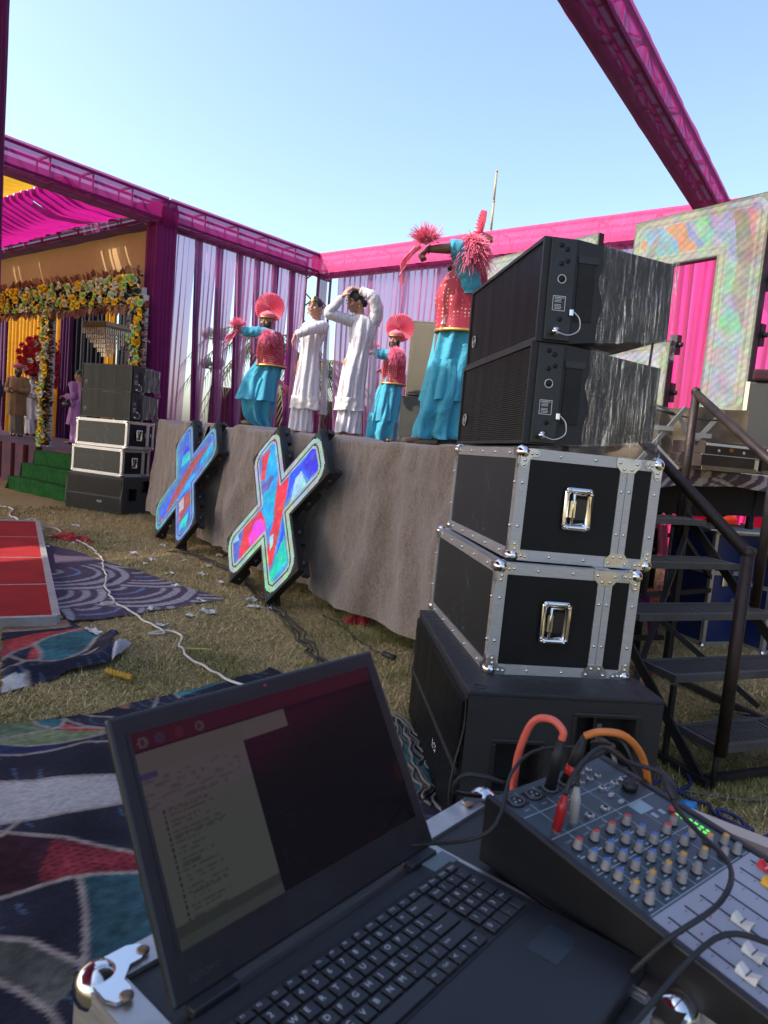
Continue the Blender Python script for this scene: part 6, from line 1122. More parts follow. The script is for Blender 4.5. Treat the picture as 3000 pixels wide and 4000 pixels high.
def figure(label, loc, J, skin, voxel=.0085, face=(0, -1), tilt=0., group=None, cat='person', hs=1., bw=1., shut=False):
    t = thing('person', label, cat, loc, (0, 0, 0), group); b = MB(); g = lambda k: Vector(J[k])
    caps(b, g('pelvis'), .11*bw, g('chest')-Vector((0, 0, .12)), .10*bw); b.sph(g('chest'), (.14*bw, .10*bw, .17), 16); caps(b, g('neck')-Vector((0, 0, .05)), .055, g('neck')+Vector((0, 0, .06)), .048); b.sph(g('pelvis'), (.14*bw, .115*bw, .12), 14)
    for s in 'LR':
        sh, el, wr = g('sh'+s), g('el'+s), g('wr'+s); caps(b, g('neck')-Vector((0, 0, .03)), .055, sh, .055); caps(b, sh, .054, el, .042); caps(b, el, .042, el.lerp(wr, .4), .040); caps(b, el.lerp(wr, .4), .040, wr, .027)
        hd = J.get('hd'+s, (wr-el)); hand(b, wr, hd, J.get('hn'+s, (0, -.3, -1)), J.get('curl', .6), J.get('hk', 1.), J.get('fist'+s, False))
        hp = g('pelvis')+Vector(((-.085 if s == 'L' else .085), 0, -.04)); kn, an = g('kn'+s), g('an'+s); caps(b, hp, .08*bw, kn, .055); caps(b, kn, .058, kn.lerp(an, .35), .056); caps(b, kn.lerp(an, .35), .056, an, .037); tv = Vector(J.get('toe'+s, (face[0]*.17, face[1]*.17, 0))); caps(b, an+Vector((0, 0, -.035)), .036, an+tv+Vector((0, 0, -.05)), .026); caps(b, an+Vector((0, 0, -.035)), .036, an-tv*.28+Vector((0, 0, -.04)), .032)
    # head in its own frame: -y is the face
    fx = Vector((face[0], face[1], 0)).normalized(); MH = Matrix.Translation(g('head')) @ axes3((-fx.y, fx.x, 0), (-fx.x, -fx.y, 0)).to_4x4() @ Matrix.Rotation(tilt, 4, 'X') @ Matrix.Scale(hs, 4)
    hb = MB(); hb.sph((0, .012, .025), (.076, .096, .098), 16); hb.sph((0, -.022, -.045), (.058, .066, .066), 14); hb.sph((0, -.052, -.088), (.030, .030, .024), 10); hb.sph((0, -.094, -.022), (.013, .018, .022), 10); caps(hb, (0, -.080, .02), .011, (0, -.098, -.02), .012, 8)
    for s in (-1, 1): hb.sph((s*.040, -.066, -.028), (.026, .026, .022), 10); hb.sph((s*.078, .010, -.005), (.012, .024, .034), 10); caps(hb, (s*.014, -.088, .026), .010, (s*.048, -.074, .028), .010, 8)
    hb.sph((0, -.084, -.060), (.022, .012, .010), 8); b.add([MH @ Vector(v) for v in hb.v], hb.f, True); caps(b, g('neck')+Vector((0, 0, .03)), .048, MH @ Vector((0, .012, -.06)), .05)
    o = link('body', fuse(b, voxel), skin, t); t['h'] = 0; del t['h']
    for s in (-1, 1):
        if shut: MB().tube([MH @ Vector((s*.017, -.0935, -.001)), MH @ Vector((s*.031, -.0945, -.006)), MH @ Vector((s*.047, -.087, -.001))], .0032*hs, 6).obj('eyelashes', hair_m, t)
        else: e = MB().sph((0, 0, 0), (.0125*hs, .006*hs, .0060*hs), 10, MH @ Matrix.Translation((s*.031, -.0885, .004))).obj('eye', eye_w, t); MB().sph((0, 0, 0), (.0055, .003, .0055), 8, MH @ Matrix.Translation((s*.031, -.0932, .004))).obj('iris', eye_d, e)
        MB().tube([MH @ Vector((s*.012, -.097, .026)), MH @ Vector((s*.032, -.096, .034)), MH @ Vector((s*.055, -.084, .026))], .0042*hs, 6).obj('eyebrow', hair_m, t)
    MB().sph((0, 0, 0), (.021, .008, .0075), 10, MH @ Matrix.Translation((0, -.094, -.060))).obj('lips', lip_m, t)
    return t, MH
def base_pose(h=1.7, wide=.0):
    k = h/1.7; d = dict(head=(0, -.01, 1.585), neck=(0, 0, 1.43), chest=(0, 0, 1.23), pelvis=(0, 0, .93), shL=(-.17, 0, 1.38), shR=(.17, 0, 1.38), elL=(-.22, .02, 1.10), elR=(.22, .02, 1.10), wrL=(-.22, -.06, .87), wrR=(.22, -.06, .87), knL=(-.09, -.02, .50), knR=(.09, -.02, .50), anL=(-.09, 0, .09), anR=(.09, 0, .09))
    return {a: tuple(v*k for v in p) for a, p in d.items()}
def robe(rings, folds=14, amp=(.004, .02), nv=40, seg=84, seed=0, noisy=.012, slit=None):
    """loft through (z, cx, cy, rx, ry); folds deepen towards the hem"""
    P = smooth_path([(z, cx, cy) for z, cx, cy, rx, ry in rings], 6); Q = smooth_path([(rx, ry, 0) for z, cx, cy, rx, ry in rings], 6); n = len(P)-1; b = MB()
    def f(s, v):
        i = v*n; k = min(int(i), n-1); q = i-k; p = P[k].lerp(P[k+1], q); r = Q[k].lerp(Q[k+1], q); a = s*2*PI; am = amp[0]+(amp[1]-amp[0])*v
        w = am*math.sin(a*folds+3*nz(v*1.5, seed)+2*nz(math.cos(a)*2, math.sin(a)*2, seed))+noisy*nz(math.cos(a)*2.5+seed, math.sin(a)*2.5, v*4)+.5*am*math.sin(a*folds*.37+seed+v*2)
        return (p.y+math.cos(a)*(r.x+w), p.z+math.sin(a)*(r.y+w), p.x+(.02*nz(math.cos(a)*2, math.sin(a)*2, seed+3) if v > .97 else 0))
    b.grid(f, seg, nv, closeu=True)
    if slit:                                   # open the cloth along the side from height v0 down
        a0, v0, sp = slit; keep = [i for i, fc in enumerate(b.f) if not (i//seg > nv*v0 and abs(((i % seg)/seg-a0+.5) % 1-.5) < sp*((i//seg)/nv-v0)/(1-v0))]
        b.f = [b.f[i] for i in keep]; b.sm = [b.sm[i] for i in keep]; b.mi = [b.mi[i] for i in keep]
    return b
def sleeve(pts, rad, seed=0, wr=.006):
    P = smooth_path(pts, 8); n = len(P); rr = []
    for i in range(n):
        u = i/(n-1)*(len(rad)-1); k = min(int(u), len(rad)-2); rr.append(rad[k]+(rad[k+1]-rad[k])*(u-k)+wr*nz(i*.9, seed)+wr*.7*math.sin(i*1.3+seed))
    return MB().tube(P, rr, 20, cap=False)
def pom(c, r, n, mt, name, parent, d=(0, 0, 0), droop=.4, seed=0, thick=.0032):
    q = np.random.RandomState(seed); b = MB(); c = Vector(c); d = Vector(d)
    b.sph(c+d*r*.12, r*(.46 if droop > .3 else .18), 12)
    for _ in range(int(n*6)):
        v = Vector(q.randn(3)).normalized(); v = (v+d).normalized(); L = r*(.45+.55*q.rand()); p1 = c+v*L*.6+Vector((0, 0, -droop*L*.06)); p2 = c+v*L+Vector(q.randn(3))*r*.16+Vector((0, 0, -droop*L*.5)); b.tube([c+v*r*.1, p1, p2], [thick*.6, thick*.55, thick*.45], 3, cap=False)
    return b.obj(name, mt, parent)
def fan(c, r, nrm, up, mt, parent, n=34, arc=1.94*PI, name='turban_fan'):
    nrm = Vector(nrm).normalized(); up = Vector(up); up = (up-nrm*up.dot(nrm)).normalized(); x = up.cross(nrm); c = Vector(c); b = MB()
    b.grid(lambda s, v: c+(x*math.sin((s-.5)*arc)+up*math.cos((s-.5)*arc))*(r*(.03+.97*v)*(1-.015*(int(s*n*2) % 2)))+nrm*((.024 if int(round(s*n*2)) % 2 else -.020)*(.3+.7*v)+.03*v*v), n*2, 5, smooth=False); return b.obj(name, mt, parent)
def turban(MH, mt, parent, k=1., name='turban'):
    b = MB(); b.grid(lambda s, v: MH @ Vector(((.094*k+.012*math.sin(v*PI)+.003*math.sin(v*30+s*6))*math.cos(s*2*PI)*math.cos(max(0, v-.35)*2.3), .012+(.112*k+.010*math.sin(v*PI)+.003*math.sin(v*30+s*6))*math.sin(s*2*PI)*math.cos(max(0, v-.35)*2.3), .052+.014*math.sin(s*2*PI)*(1-v)+.106*k*v)), 40, 18, closeu=True)
    return b.obj(name, mt, parent)
def hair_cap(MH, parent, bun=True, beard=None):
    b = MB(); b.sph((0, 0, 0), (.085, .099, .096), 20, MH @ Matrix.Translation((0, .019, .040)))
    if bun: b.sph((0, 0, 0), (.045, .045, .045), 12, MH @ Matrix.Translation((0, .115, -.01)))
    b.obj('hair', hair_m, parent)
def beard(MH, mt, parent, L=.03):
    b = MB(); b.sph((0, 0, 0), (.062, .066, .052+L), 14, MH @ Matrix.Translation((0, -.030, -.088-L*.4)));
    for s in (-1, 1): b.sph((0, 0, 0), (.016, .03, .055), 8, MH @ Matrix.Translation((s*.066, -.022, -.045)))
    b.sph((0, 0, 0), (.030, .010, .008), 8, MH @ Matrix.Translation((0, -.096, -.046))); return b.obj('beard', mt, parent)
skin1 = mat('skin_brown', (.27, .135, .08), .55, var=.08); skin2 = mat('skin_light_brown', (.36, .19, .125), .5, var=.06); skin3 = mat('skin_dark', (.13, .062, .038), .55, var=.1)
turq = cloth('turquoise_cotton', (.075, .40, .56), trans=.22, var=.06, vs=3, crease=.55); pinkt = cloth('coral_pink', (.88, .23, .33), trans=.3, var=.05); pinkf = mat('pink_yarn', (.88, .22, .35), .8, var=.2, vs=20)
white_s = cloth('white_chiffon', (.70, .68, .74), trans=.25, var=.04); white_p = cloth('white_cotton', (.72, .68, .74), trans=.2, var=.03, crease=.5); veil = cloth('white_veil', (.72, .70, .76), sheer=.35, trans=.4, var=.03); gold = mat('gold', (.55, .36, .10), .35, .8, .1, bump=.4, bs=90); jutti = mat('embroidered_shoe', (.20, .14, .09), .6, var=.5, vs=60)
def dotted(name, base, dot, sc):
    m, nt, o = _new(name); v = tc(nt); vo = nd(nt, 'ShaderNodeTexVoronoi', {'Vector': v, 'Scale': sc, 'Randomness': .35}); f = ramp(nt, vo.outputs['Distance'], [(.20, (1, 1, 1)), (.26, (0, 0, 0))]); n = nd(nt, 'ShaderNodeTexNoise', {'Vector': v, 'Scale': 6.}); c = mix(nt, n.outputs[0], lum(base, .75), lum(base, 1.25))
    p = nd(nt, 'ShaderNodeBsdfPrincipled', {'Base Color': mix(nt, f, c, dot), 'Roughness': .65}); nt.links.new(p.outputs[0], o.inputs[0]); return m
vest_m = dotted('mirror_work_vest', (.32, .014, .04), (.58, .44, .32), 34.); sequin = None
def striped(name, base, dot):
    m, nt, o = _new(name); v = tc(nt); w = nd(nt, 'ShaderNodeTexWave', {'Vector': v, 'Scale': 8., 'Distortion': 1.2, 'Detail': 1.}, bands_direction='X'); n = nd(nt, 'ShaderNodeTexNoise', {'Vector': v, 'Scale': 120.}); f = ramp(nt, w.outputs[0], [(.90, (0, 0, 0)), (.97, (1, 1, 1))]); f2 = nd(nt, 'ShaderNodeMath', {0: f, 1: n.outputs[0]}, operation='MULTIPLY')
    n3 = nd(nt, 'ShaderNodeTexNoise', {'Vector': tc(nt, (1, 1, .5)), 'Scale': 9., 'Detail': 4., 'Distortion': 1.5}); bp = nd(nt, 'ShaderNodeBump', {'Height': n3.outputs[0], 'Strength': .5, 'Distance': .05})
    p = nd(nt, 'ShaderNodeBsdfPrincipled', {'Base Color': mix(nt, f2.outputs[0], base, dot), 'Roughness': .8, 'Normal': bp.outputs[0]}); t = nd(nt, 'ShaderNodeBsdfTranslucent', {'Color': c4(base)}); mx = nd(nt, 'ShaderNodeMixShader', {0: .22, 1: p.outputs[0], 2: t.outputs[0]}); nt.links.new(mx.outputs[0], o.inputs[0]); return m
chik = striped('sequin_striped_white', (.68, .66, .73), (.28, .27, .30)); lace = dotted('gold_lace', (.66, .63, .62), (.42, .38, .26), 55.)
def vest(t, rings, hem_gold=True, seed=0):
    rings = [(z, cx, cy, rx+.02, ry+.022) for z, cx, cy, rx, ry in rings]
    v = robe(rings, 9, (.002, .006), 26, 72, seed, .006).obj('vest', vest_m, t); z, cx, cy, rx, ry = rings[-1]
    MB().tube([(cx+math.cos(a)*(rx+.004), cy+math.sin(a)*(ry+.004), z+.008) for a in [i*2*PI/48 for i in range(49)]], .009, 6, flat=1.6).obj('gold_border', gold, v); return v
def bhangra(label, loc, J, rings_k, rings_d, rings_v, skin, face, fanc, fanr, fann, arm, seed, tassel, voxel=.009, fanup=(0, 0, 1), tasr=.13, scarf=None, headhide=False, tn=420):
    t, MH = figure(label, loc, J, skin, voxel, face)
    robe(rings_d, 7, (.012, .040), 40, 120, seed+1, .03).obj('loose_trousers', turq, t); robe(rings_k, 9, (.005, .024), 44, 96, seed, .020).obj('tunic', turq, t); vest(t, rings_v, True, seed)
    sl = sleeve(arm[0], arm[1], seed).obj('sleeve', turq, t)
    other = 'L' if arm[2] == 'R' else 'R'; o = [Vector(J['sh'+other]), Vector(J['el'+other]), Vector(J['wr'+other])]; sleeve([o[0], o[1], o[1].lerp(o[2], .8)], [.085, .07, .055], seed+2).obj('sleeve', turq, t)
    tb = turban(MH, pinkt, t); fan(fanc, fanr, fann, fanup, pinkt, tb); MB().tube([MH @ Vector((.10*math.cos(a), .012+.118*math.sin(a), .066+.014*math.sin(a))) for a in [i*PI/12 for i in range(25)]], .010, 8).obj('gold_band', gold, tb)
    beard(MH, hair_m, t, .012); pom(tassel, tasr, tn, pinkf, 'shoulder_tassel', t, (0, -.4, .35), 1.3, seed, .0042)
    w = Vector(J['wr'+arm[2]]); hd = Vector(J.get('hd'+arm[2], (-1, 0, 0))).normalized(); pom(w+hd*.03+Vector((0, -.01, .05)), .14, 130, pinkf, 'hand_tassel', t, (-.15, -.1, 1.1), .1, seed+5, .0042)
    if scarf:
        P = smooth_path(scarf, 8); n = len(P); b = MB(); b.grid(lambda s, v: P[min(n-1, int(v*(n-1)))]+Vector((.03*(s-.5)+.018*math.sin(s*7), .02*math.sin(s*9+v*6), (s-.5)*(.06+.11*v)+.012*math.sin(v*9))), 10, n-1); b.obj('hand_scarf', pinkt, t)
    return t, MH
GB = 'dancers on the stage'
# dancer with raised leg, far left
J = base_pose(1.68); J.update(head=(-.045, -.03, 1.555), neck=(0, 0, 1.42), chest=(.03, 0, 1.22), pelvis=(.0, 0, .92), shL=(-.03, -.13, 1.37), shR=(.11, .13, 1.37), elL=(-.17, -.22, 1.37), wrL=(-.37, -.23, 1.36), hdL=(-1, 0, -.05), hnL=(0, 0, -1), elR=(.05, .30, 1.20), wrR=(-.16, .30, 1.12), knL=(-.23, -.06, .55), anL=(-.17, .05, .17), knR=(.04, 0, .48), anR=(.06, 0, .09), toeR=(-.12, -.1, 0), toeL=(-.12, -.04, -.02))
m1, MH = bhangra('dancer in pink fan turban and turquoise suit, leftmost on the stage, arm stretched left', (-1.85, 10.3, SZ), J, [(1.34, .03, 0, .12, .12), (1.1, .03, 0, .16, .14), (.93, .0, 0, .19, .15), (.72, -.08, 0, .24, .18), (.44, -.12, -.02, .28, .21)], [(.75, -.03, 0, .17, .15), (.50, -.10, 0, .23, .18), (.30, -.10, 0, .21, .15), (.16, -.06, 0, .16, .11), (.06, .03, 0, .075, .07)], [(1.42, .04, 0, .10, .12), (1.33, .04, 0, .15, .16), (1.15, .03, 0, .175, .165), (1.0, .045, 0, .175, .16), (.93, .05, 0, .195, .175)], skin1, (-.35, -1), (-.025, .06, 1.76), .215, (-.05, -1, .1), ([(.05, -.11, 1.34), (-.10, -.20, 1.37), (-.22, -.225, 1.37), (-.335, -.23, 1.362)], [.10, .085, .07, .06], 'L'), 1, (.01, -.20, 1.36), scarf=[(-.38, -.24, 1.37), (-.44, -.25, 1.32), (-.5, -.25, 1.27), (-.55, -.26, 1.22)])
m1['group'] = GB; pom((.25, .05, .66), .09, 60, pinkf, 'waist_tassel', m1, (.9, 0, -.6), .6, 9); MB().grid(lambda s, v: (.16+.15*s, .0+.02*math.sin(s*7), .72-.06*s+(v-.5)*(.05+.04*s)+.02*math.sin(s*5)), 10, 4).obj('waist_scarf', pinkt, m1)
for _m, _p in ((m1, ((.06, 0, .03), (-.17, .03, .11))),):
    for q in _p: MB().sph((q[0]-.04, q[1]-.03, q[2]), (.12, .055, .042), 12).obj('shoe', jutti, _m)
# woman in white, arm folded forwards
def woman(label, loc, J, rings, pants, face, tilt, sleeves, veil_fn, seed):
    rings = [(z, cx, cy, rx*(.93 if z < 1.15 else 1), ry*.96) for z, cx, cy, rx, ry in rings]; pants = [(z, cx, cy, rx*.92, ry*.94) for z, cx, cy, rx, ry in pants]
    t, MH = figure(label, loc, J, skin2, .0085, face, tilt, bw=.74, shut=True); t['group'] = GB; hair_cap(MH, t, True)
    robe(pants, 12, (.006, .016), 26, 90, seed, .012).obj('wide_trousers', white_p, t); k = robe(rings, 10, (.002, .012), 44, 96, seed+1, .010).obj('long_tunic', chik, t)
    z, cx, cy, rx, ry = rings[-1]; z2, cx2, cy2, rx2, ry2 = rings[-2]; q = .62; lr = [(z+(z2-z)*q, cx+(cx2-cx)*q, cy, (rx+(rx2-rx)*q)+.008, (ry+(ry2-ry)*q)+.008), (z+(z2-z)*.3, cx+(cx2-cx)*.3, cy, rx+(rx2-rx)*.3+.008, ry+(ry2-ry)*.3+.008), (z-.012, cx, cy, rx+.01, ry+.01)]; robe(lr, 10, (.008, .013), 14, 96, seed+1, .010).obj('lace_hem', lace, k)
    for pts, rad in sleeves: sleeve(pts, rad, seed, .004).obj('sleeve', chik, t)
    b = MB(); b.grid(veil_fn, 26, 40); b.obj('dupatta', veil, t)
    MB().sph((0, 0, 0), (.024, .008, .028), 12, MH @ Matrix.Translation((0, -.088, .062))).obj('forehead_ornament', gold, t); MB().tube([MH @ Vector((0, -.085, .085)), MH @ Vector((0, -.05, .125)), MH @ Vector((0, .02, .137))], .005, 6).obj('hair_chain', gold, t)
    for s in (-1, 1): MB().sph((0, 0, 0), (.010, .010, .022), 10, MH @ Matrix.Translation((s*.083, .0, -.052))).obj('earring', gold, t)
    for s in 'LR':
        a = Vector(J['an'+s]); MB().sph((a.x+face[0]*.06, a.y-.07, .03), (.042, .10, .026), 12).obj('sandal', mat('tan_sandal', (.22, .13, .08), .6), t)
    return t, MH
J = base_pose(1.62); J.update(head=(.0, -.02, 1.50), neck=(.03, 0, 1.355), chest=(.0, 0, 1.19), pelvis=(-.02, 0, .89), shR=(.12, -.06, 1.29), shL=(-.10, .08, 1.29), elR=(.0, -.25, 1.22), wrR=(-.18, -.23, 1.14), hdR=(-.35, .0, -1), hnR=(.6, .2, 0), elL=(-.10, .17, 1.04), wrL=(.0, .19, .88), knL=(-.12, 0, .48), knR=(.02, 0, .48), anL=(-.13, 0, .08), anR=(.03, 0, .08))
woman('woman in long white suit with eyes down, standing second from left, forearm across waist', (-1.02, 8.55, SZ), J, [(1.36, .03, 0, .07, .07), (1.31, .02, 0, .15, .10), (1.18, .0, 0, .145, .125), (1.0, -.02, 0, .118, .105), (.80, -.02, 0, .145, .125), (.55, -.03, 0, .16, .135), (.33, -.035, 0, .178, .145)], [(.85, -.02, 0, .13, .11), (.5, -.05, 0, .145, .12), (.25, -.06, 0, .145, .12), (.055, -.06, 0, .15, .125)], (-.32, -1), -.16, [([(.115, -.05, 1.29), (.08, -.15, 1.26), (.0, -.25, 1.22), (-.09, -.24, 1.18), (-.165, -.232, 1.145)], [.075, .068, .06, .052, .045]), ([(-.10, .08, 1.29), (-.10, .17, 1.05), (-.02, .185, .90)], [.07, .06, .05])],
      lambda s, v: (.145+.055*v+.05*(s-.5)*(1+.6*v)+.012*math.sin(s*14+v*3), -.02+.08*s+.02*math.sin(s*20), 1.345-1.07*v-.05*(s-.5)**2+.02*nz(s*4, v*2)), 21)
J = base_pose(1.66); J.update(head=(-.085, -.02, 1.53), neck=(-.02, 0, 1.39), chest=(.02, 0, 1.22), pelvis=(-.03, 0, .91), shL=(-.12, -.03, 1.33), shR=(.14, .02, 1.35), elL=(-.365, -.10, 1.37), wrL=(-.22, -.11, 1.57), hdL=(.55, .1, 1), hnL=(.6, .5, -.2), elR=(.115, -.10, 1.58), wrR=(-.05, -.08, 1.66), hdR=(-1, .05, .35), hnR=(0, .3, -1), knL=(-.10, 0, .48), knR=(.04, 0, .48), anL=(-.10, 0, .08), anR=(.05, 0, .08))
woman('woman in long white suit with both hands raised to her head, third from left', (-.44, 8.15, SZ), J, [(1.40, -.01, 0, .07, .07), (1.345, .02, 0, .15, .10), (1.2, .02, 0, .148, .125), (1.01, .0, 0, .128, .115), (.80, -.03, 0, .152, .13), (.55, -.05, 0, .16, .13), (.34, -.06, 0, .17, .14)], [(.85, -.03, 0, .13, .11), (.5, -.05, 0, .15, .12), (.25, -.05, 0, .155, .12), (.08, -.05, 0, .16, .125)], (-.85, -.6), .18, [([(-.10, -.02, 1.32), (-.24, -.07, 1.345), (-.365, -.10, 1.375), (-.295, -.105, 1.47), (-.23, -.11, 1.555)], [.07, .062, .058, .05, .042]), ([(.13, .01, 1.32), (.165, -.05, 1.45), (.115, -.10, 1.585), (.04, -.09, 1.625), (-.035, -.08, 1.655)], [.082, .074, .066, .055, .045])],
      lambda s, v: (.155+.03*v+.055*(s-.5)*(1+.4*v)+.012*math.sin(s*12+v*4), .03+.06*s+.02*math.sin(s*17), 1.40-1.07*v+.02*nz(s*4, v*2)), 33)
# dancer behind, fourth
J = base_pose(1.66); J.update(head=(.0, -.03, 1.51), neck=(.02, 0, 1.37), chest=(.02, 0, 1.18), pelvis=(-.02, 0, .9), shL=(.0, -.12, 1.31), shR=(.10, .12, 1.31), elL=(-.12, -.21, 1.27), wrL=(-.30, -.2, 1.27), hdL=(-1, 0, 0), hnL=(0, 0, -1), elR=(.05, .3, 1.15), wrR=(-.14, .3, 1.1))
m2, MH = bhangra('dancer in pink fan turban and turquoise suit, second from right, partly hidden by woman', (-.06, 10.7, SZ), J, [(1.30, .02, 0, .12, .12), (1.05, .02, 0, .155, .14), (.86, .0, 0, .165, .15), (.6, -.04, 0, .185, .16), (.31, -.06, 0, .19, .17)], [(.7, -.04, 0, .16, .14), (.4, -.07, 0, .19, .16), (.2, -.09, 0, .20, .15), (.03, -.10, 0, .21, .15)], [(1.36, .02, 0, .10, .12), (1.27, .02, 0, .14, .15), (1.08, .015, 0, .16, .155), (.95, .02, 0, .155, .15), (.86, .03, 0, .165, .16)], skin1, (-.4, -1), (.06, .06, 1.70), .215, (-.05, -1, .1), ([(.04, -.10, 1.28), (-.05, -.18, 1.27), (-.16, -.205, 1.27), (-.27, -.2, 1.27)], [.10, .085, .075, .065], 'L'), 5, (.03, -.19, 1.32), tasr=.15)
m2['group'] = GB
for q in ((-.12, -.02, .035), (.06, -.02, .035)): MB().sph((q[0], q[1]-.04, q[2]), (.05, .12, .04), 12).obj('shoe', jutti, m2)
# nearest dancer, seen from the side, head behind the tassel
J = base_pose(1.72); J.update(head=(.115, .08, 1.60), neck=(.10, .03, 1.47), chest=(.05, 0, 1.25), pelvis=(.02, 0, .93), shL=(.06, -.12, 1.40), shR=(.12, .15, 1.42), elL=(-.05, -.22, 1.525), wrL=(-.265, -.22, 1.50), hdL=(-.75, 0, -.55), hnL=(.3, 0, -.9), elR=(.16, .26, 1.16), wrR=(.08, .2, .95), knL=(-.10, -.06, .50), anL=(-.13, -.05, .09), knR=(.06, .05, .50), anR=(.10, .05, .09), toeL=(-.16, -.02, 0), toeR=(-.16, 0, 0), fistL=True, curl=.9, hk=1.05)
m3, MH = bhangra('nearest dancer in red mirror work vest and turquoise suit, fist stretched left', (.43, 5.8, SZ), J, [(1.36, .05, 0, .13, .13), (1.1, .05, 0, .17, .15), (.92, .04, 0, .175, .16), (.65, .02, 0, .185, .17), (.38, -.01, 0, .195, .175)], [(.7, .01, 0, .165, .155), (.42, -.01, 0, .185, .17), (.2, -.03, 0, .185, .165), (.07, -.04, 0, .19, .16)], [(1.44, .09, 0, .09, .11), (1.36, .06, 0, .15, .16), (1.2, .03, 0, .178, .165), (1.05, .045, 0, .175, .16), (.92, .06, 0, .185, .175)], skin3, (-1, .15), (.15, .09, 1.74), .17, (-.95, .1, .25), ([(.08, -.10, 1.24), (.06, -.14, 1.36), (.0, -.19, 1.48), (-.055, -.22, 1.52), (-.10, -.22, 1.515)], [.10, .095, .085, .072, .062], 'L'), 9, (.07, -.16, 1.565), .0085, fanup=(.3, 0, 1), tasr=.155, scarf=[(-.33, -.22, 1.52), (-.39, -.22, 1.46), (-.44, -.23, 1.40), (-.46, -.23, 1.33), (-.44, -.23, 1.28)], tn=700)
m3['group'] = GB; MB().tube([(-.262+.0*i, -.22+.032*math.cos(i*.7), 1.50+.032*math.sin(i*.7)) for i in range(10)], .005, 6).obj('bracelet', mat('dark_thread', (.03, .008, .008), .6), m3)
for q in ((-.15, -.05), (.08, .05)): MB().tube(smooth_path([(q[0]+.10, q[1], .05), (q[0]+.0, q[1], .045), (q[0]-.10, q[1], .035), (q[0]-.17, q[1], .03), (q[0]-.21, q[1], .05), (q[0]-.20, q[1], .075)]), [.03]*4+[.040]*8+[.036]*8+[.025]*5+[.012]*3+[.006]*3, 12).obj('curled_toe_shoe', jutti, m3)
for q in ((.255, .02, 1.30), (-.06, .02, 1.42)): pom(q, .035, 90, hair_m, 'black_pompom', m3, (0, 0, 0), .1, 3, .004)
tri = MB().prism([(-.035, -.03), (.035, -.03), (0, .04)], .003, Matrix.Translation((-.085, -.125, 1.0)) @ Matrix.Rotation(PI/2, 4, 'X') @ Matrix.Rotation(-.55, 4, 'Y')); tri.obj('white_applique', white_p, m3)
# guests under the floral arch
def guest(label, loc, h, face, skin, rings, cl, arms=None, sl=None, pose=None, pants=None, pcl=None, trad=.06):
    J = base_pose(h)
    if pose: J.update(pose)
    t, MH = figure(label, loc, J, skin, .011, face); robe(rings, 9, (.003, .012), 30, 60, h*7, .012).obj('robe', cl, t)
    if pants: robe(pants, 8, (.004, .012), 16, 50, h*3, .01).obj('trousers', pcl, t)
    for s in 'LR': sleeve([J['sh'+s], J['el'+s], Vector(J['el'+s]).lerp(Vector(J['wr'+s]), .9)], [.085, .07, .055], 2).obj('sleeve', sl or cl, t)
    for s in 'LR': a = J['an'+s]; MB().sph((a[0]+face[0]*.05, a[1]+face[1]*.05, .03), (.05, .1, .035), 10).obj('shoe', blackp, t)
    return t, MH
FZ = .75; camel = cloth('camel_wool', (.30, .19, .10), trans=.05, crease=.5); offw = cloth('offwhite_linen', (.62, .62, .66), trans=.15, crease=.5); lilac = cloth('lilac_silk', (.42, .20, .46), trans=.15, crease=.6); navyp = dotted('navy_print', (.018, .020, .032), (.10, .11, .13), 14.)
_t, MH = guest('guest in camel coat and pink turban standing near the left edge', (-8.97, 17.06, FZ), 1.68, (.6, -.8), skin1, [(1.4, 0, 0, .08, .08), (1.34, 0, 0, .19, .13), (1.0, 0, 0, .20, .15), (.6, 0, 0, .21, .16), (.50, 0, 0, .215, .165)], camel, pants=[(.7, 0, 0, .16, .13), (.06, 0, 0, .15, .12)], pcl=cloth('khaki', (.22, .20, .14), trans=.05), pose=dict(elL=(-.24, -.02, 1.1), wrL=(-.05, -.2, 1.08), elR=(.24, -.02, 1.1), wrR=(.08, -.2, 1.08)))
turban(MH, cloth('dusty_pink_turban', (.62, .16, .24)), _t, 1.12); beard(MH, hair_m, _t)
_t, MH = guest('elderly guest in white tunic, red turban and white beard, arms folded', (-9.25, 18.3, FZ), 1.58, (.25, -1), skin1, [(1.32, 0, 0, .08, .08), (1.26, 0, 0, .18, .12), (1.0, 0, 0, .19, .14), (.65, 0, 0, .20, .15), (.42, 0, 0, .215, .16)], offw, pants=[(.6, 0, 0, .15, .12), (.05, 0, 0, .14, .11)], pcl=offw, pose=dict(elL=(-.25, -.05, 1.02), wrL=(.02, -.2, 1.06), elR=(.25, -.05, 1.02), wrR=(-.02, -.2, 1.02)))
turban(MH, cloth('wine_turban', (.14, .01, .02)), _t, 1.12); beard(MH, mat('white_beard', (.55, .54, .52), .8, bump=.4), _t, .05)
_t, MH = guest('woman in lilac suit standing in profile beside the far speaker stack', (-6.62, 15.07, FZ), 1.56, (-1, -.15), skin2, [(1.3, 0, 0, .08, .08), (1.24, 0, 0, .14, .17), (1.0, 0, 0, .15, .17), (.7, -.02, 0, .17, .19), (.42, -.04, 0, .19, .2)], lilac, pants=[(.6, 0, 0, .15, .14), (.05, 0, 0, .15, .13)], pcl=lilac, pose=dict(elL=(-.02, -.2, 1.02), wrL=(-.22, -.16, 1.0), elR=(.02, .2, 1.0), wrR=(-.18, .1, .98)))
hair_cap(MH, _t); MB().grid(lambda s, v: (-.10+.25*s, -.20-.03*math.sin(s*9), 1.3-.55*v*(1-.4*s)+.02*nz(s*5, v*3)), 14, 14).obj('shawl', lilac, _t); MB().sph((-.16, -.22, .84), (.10, .04, .07), 12).obj('handbag', mat('dark_leather', (.02, .02, .02), .4), _t)
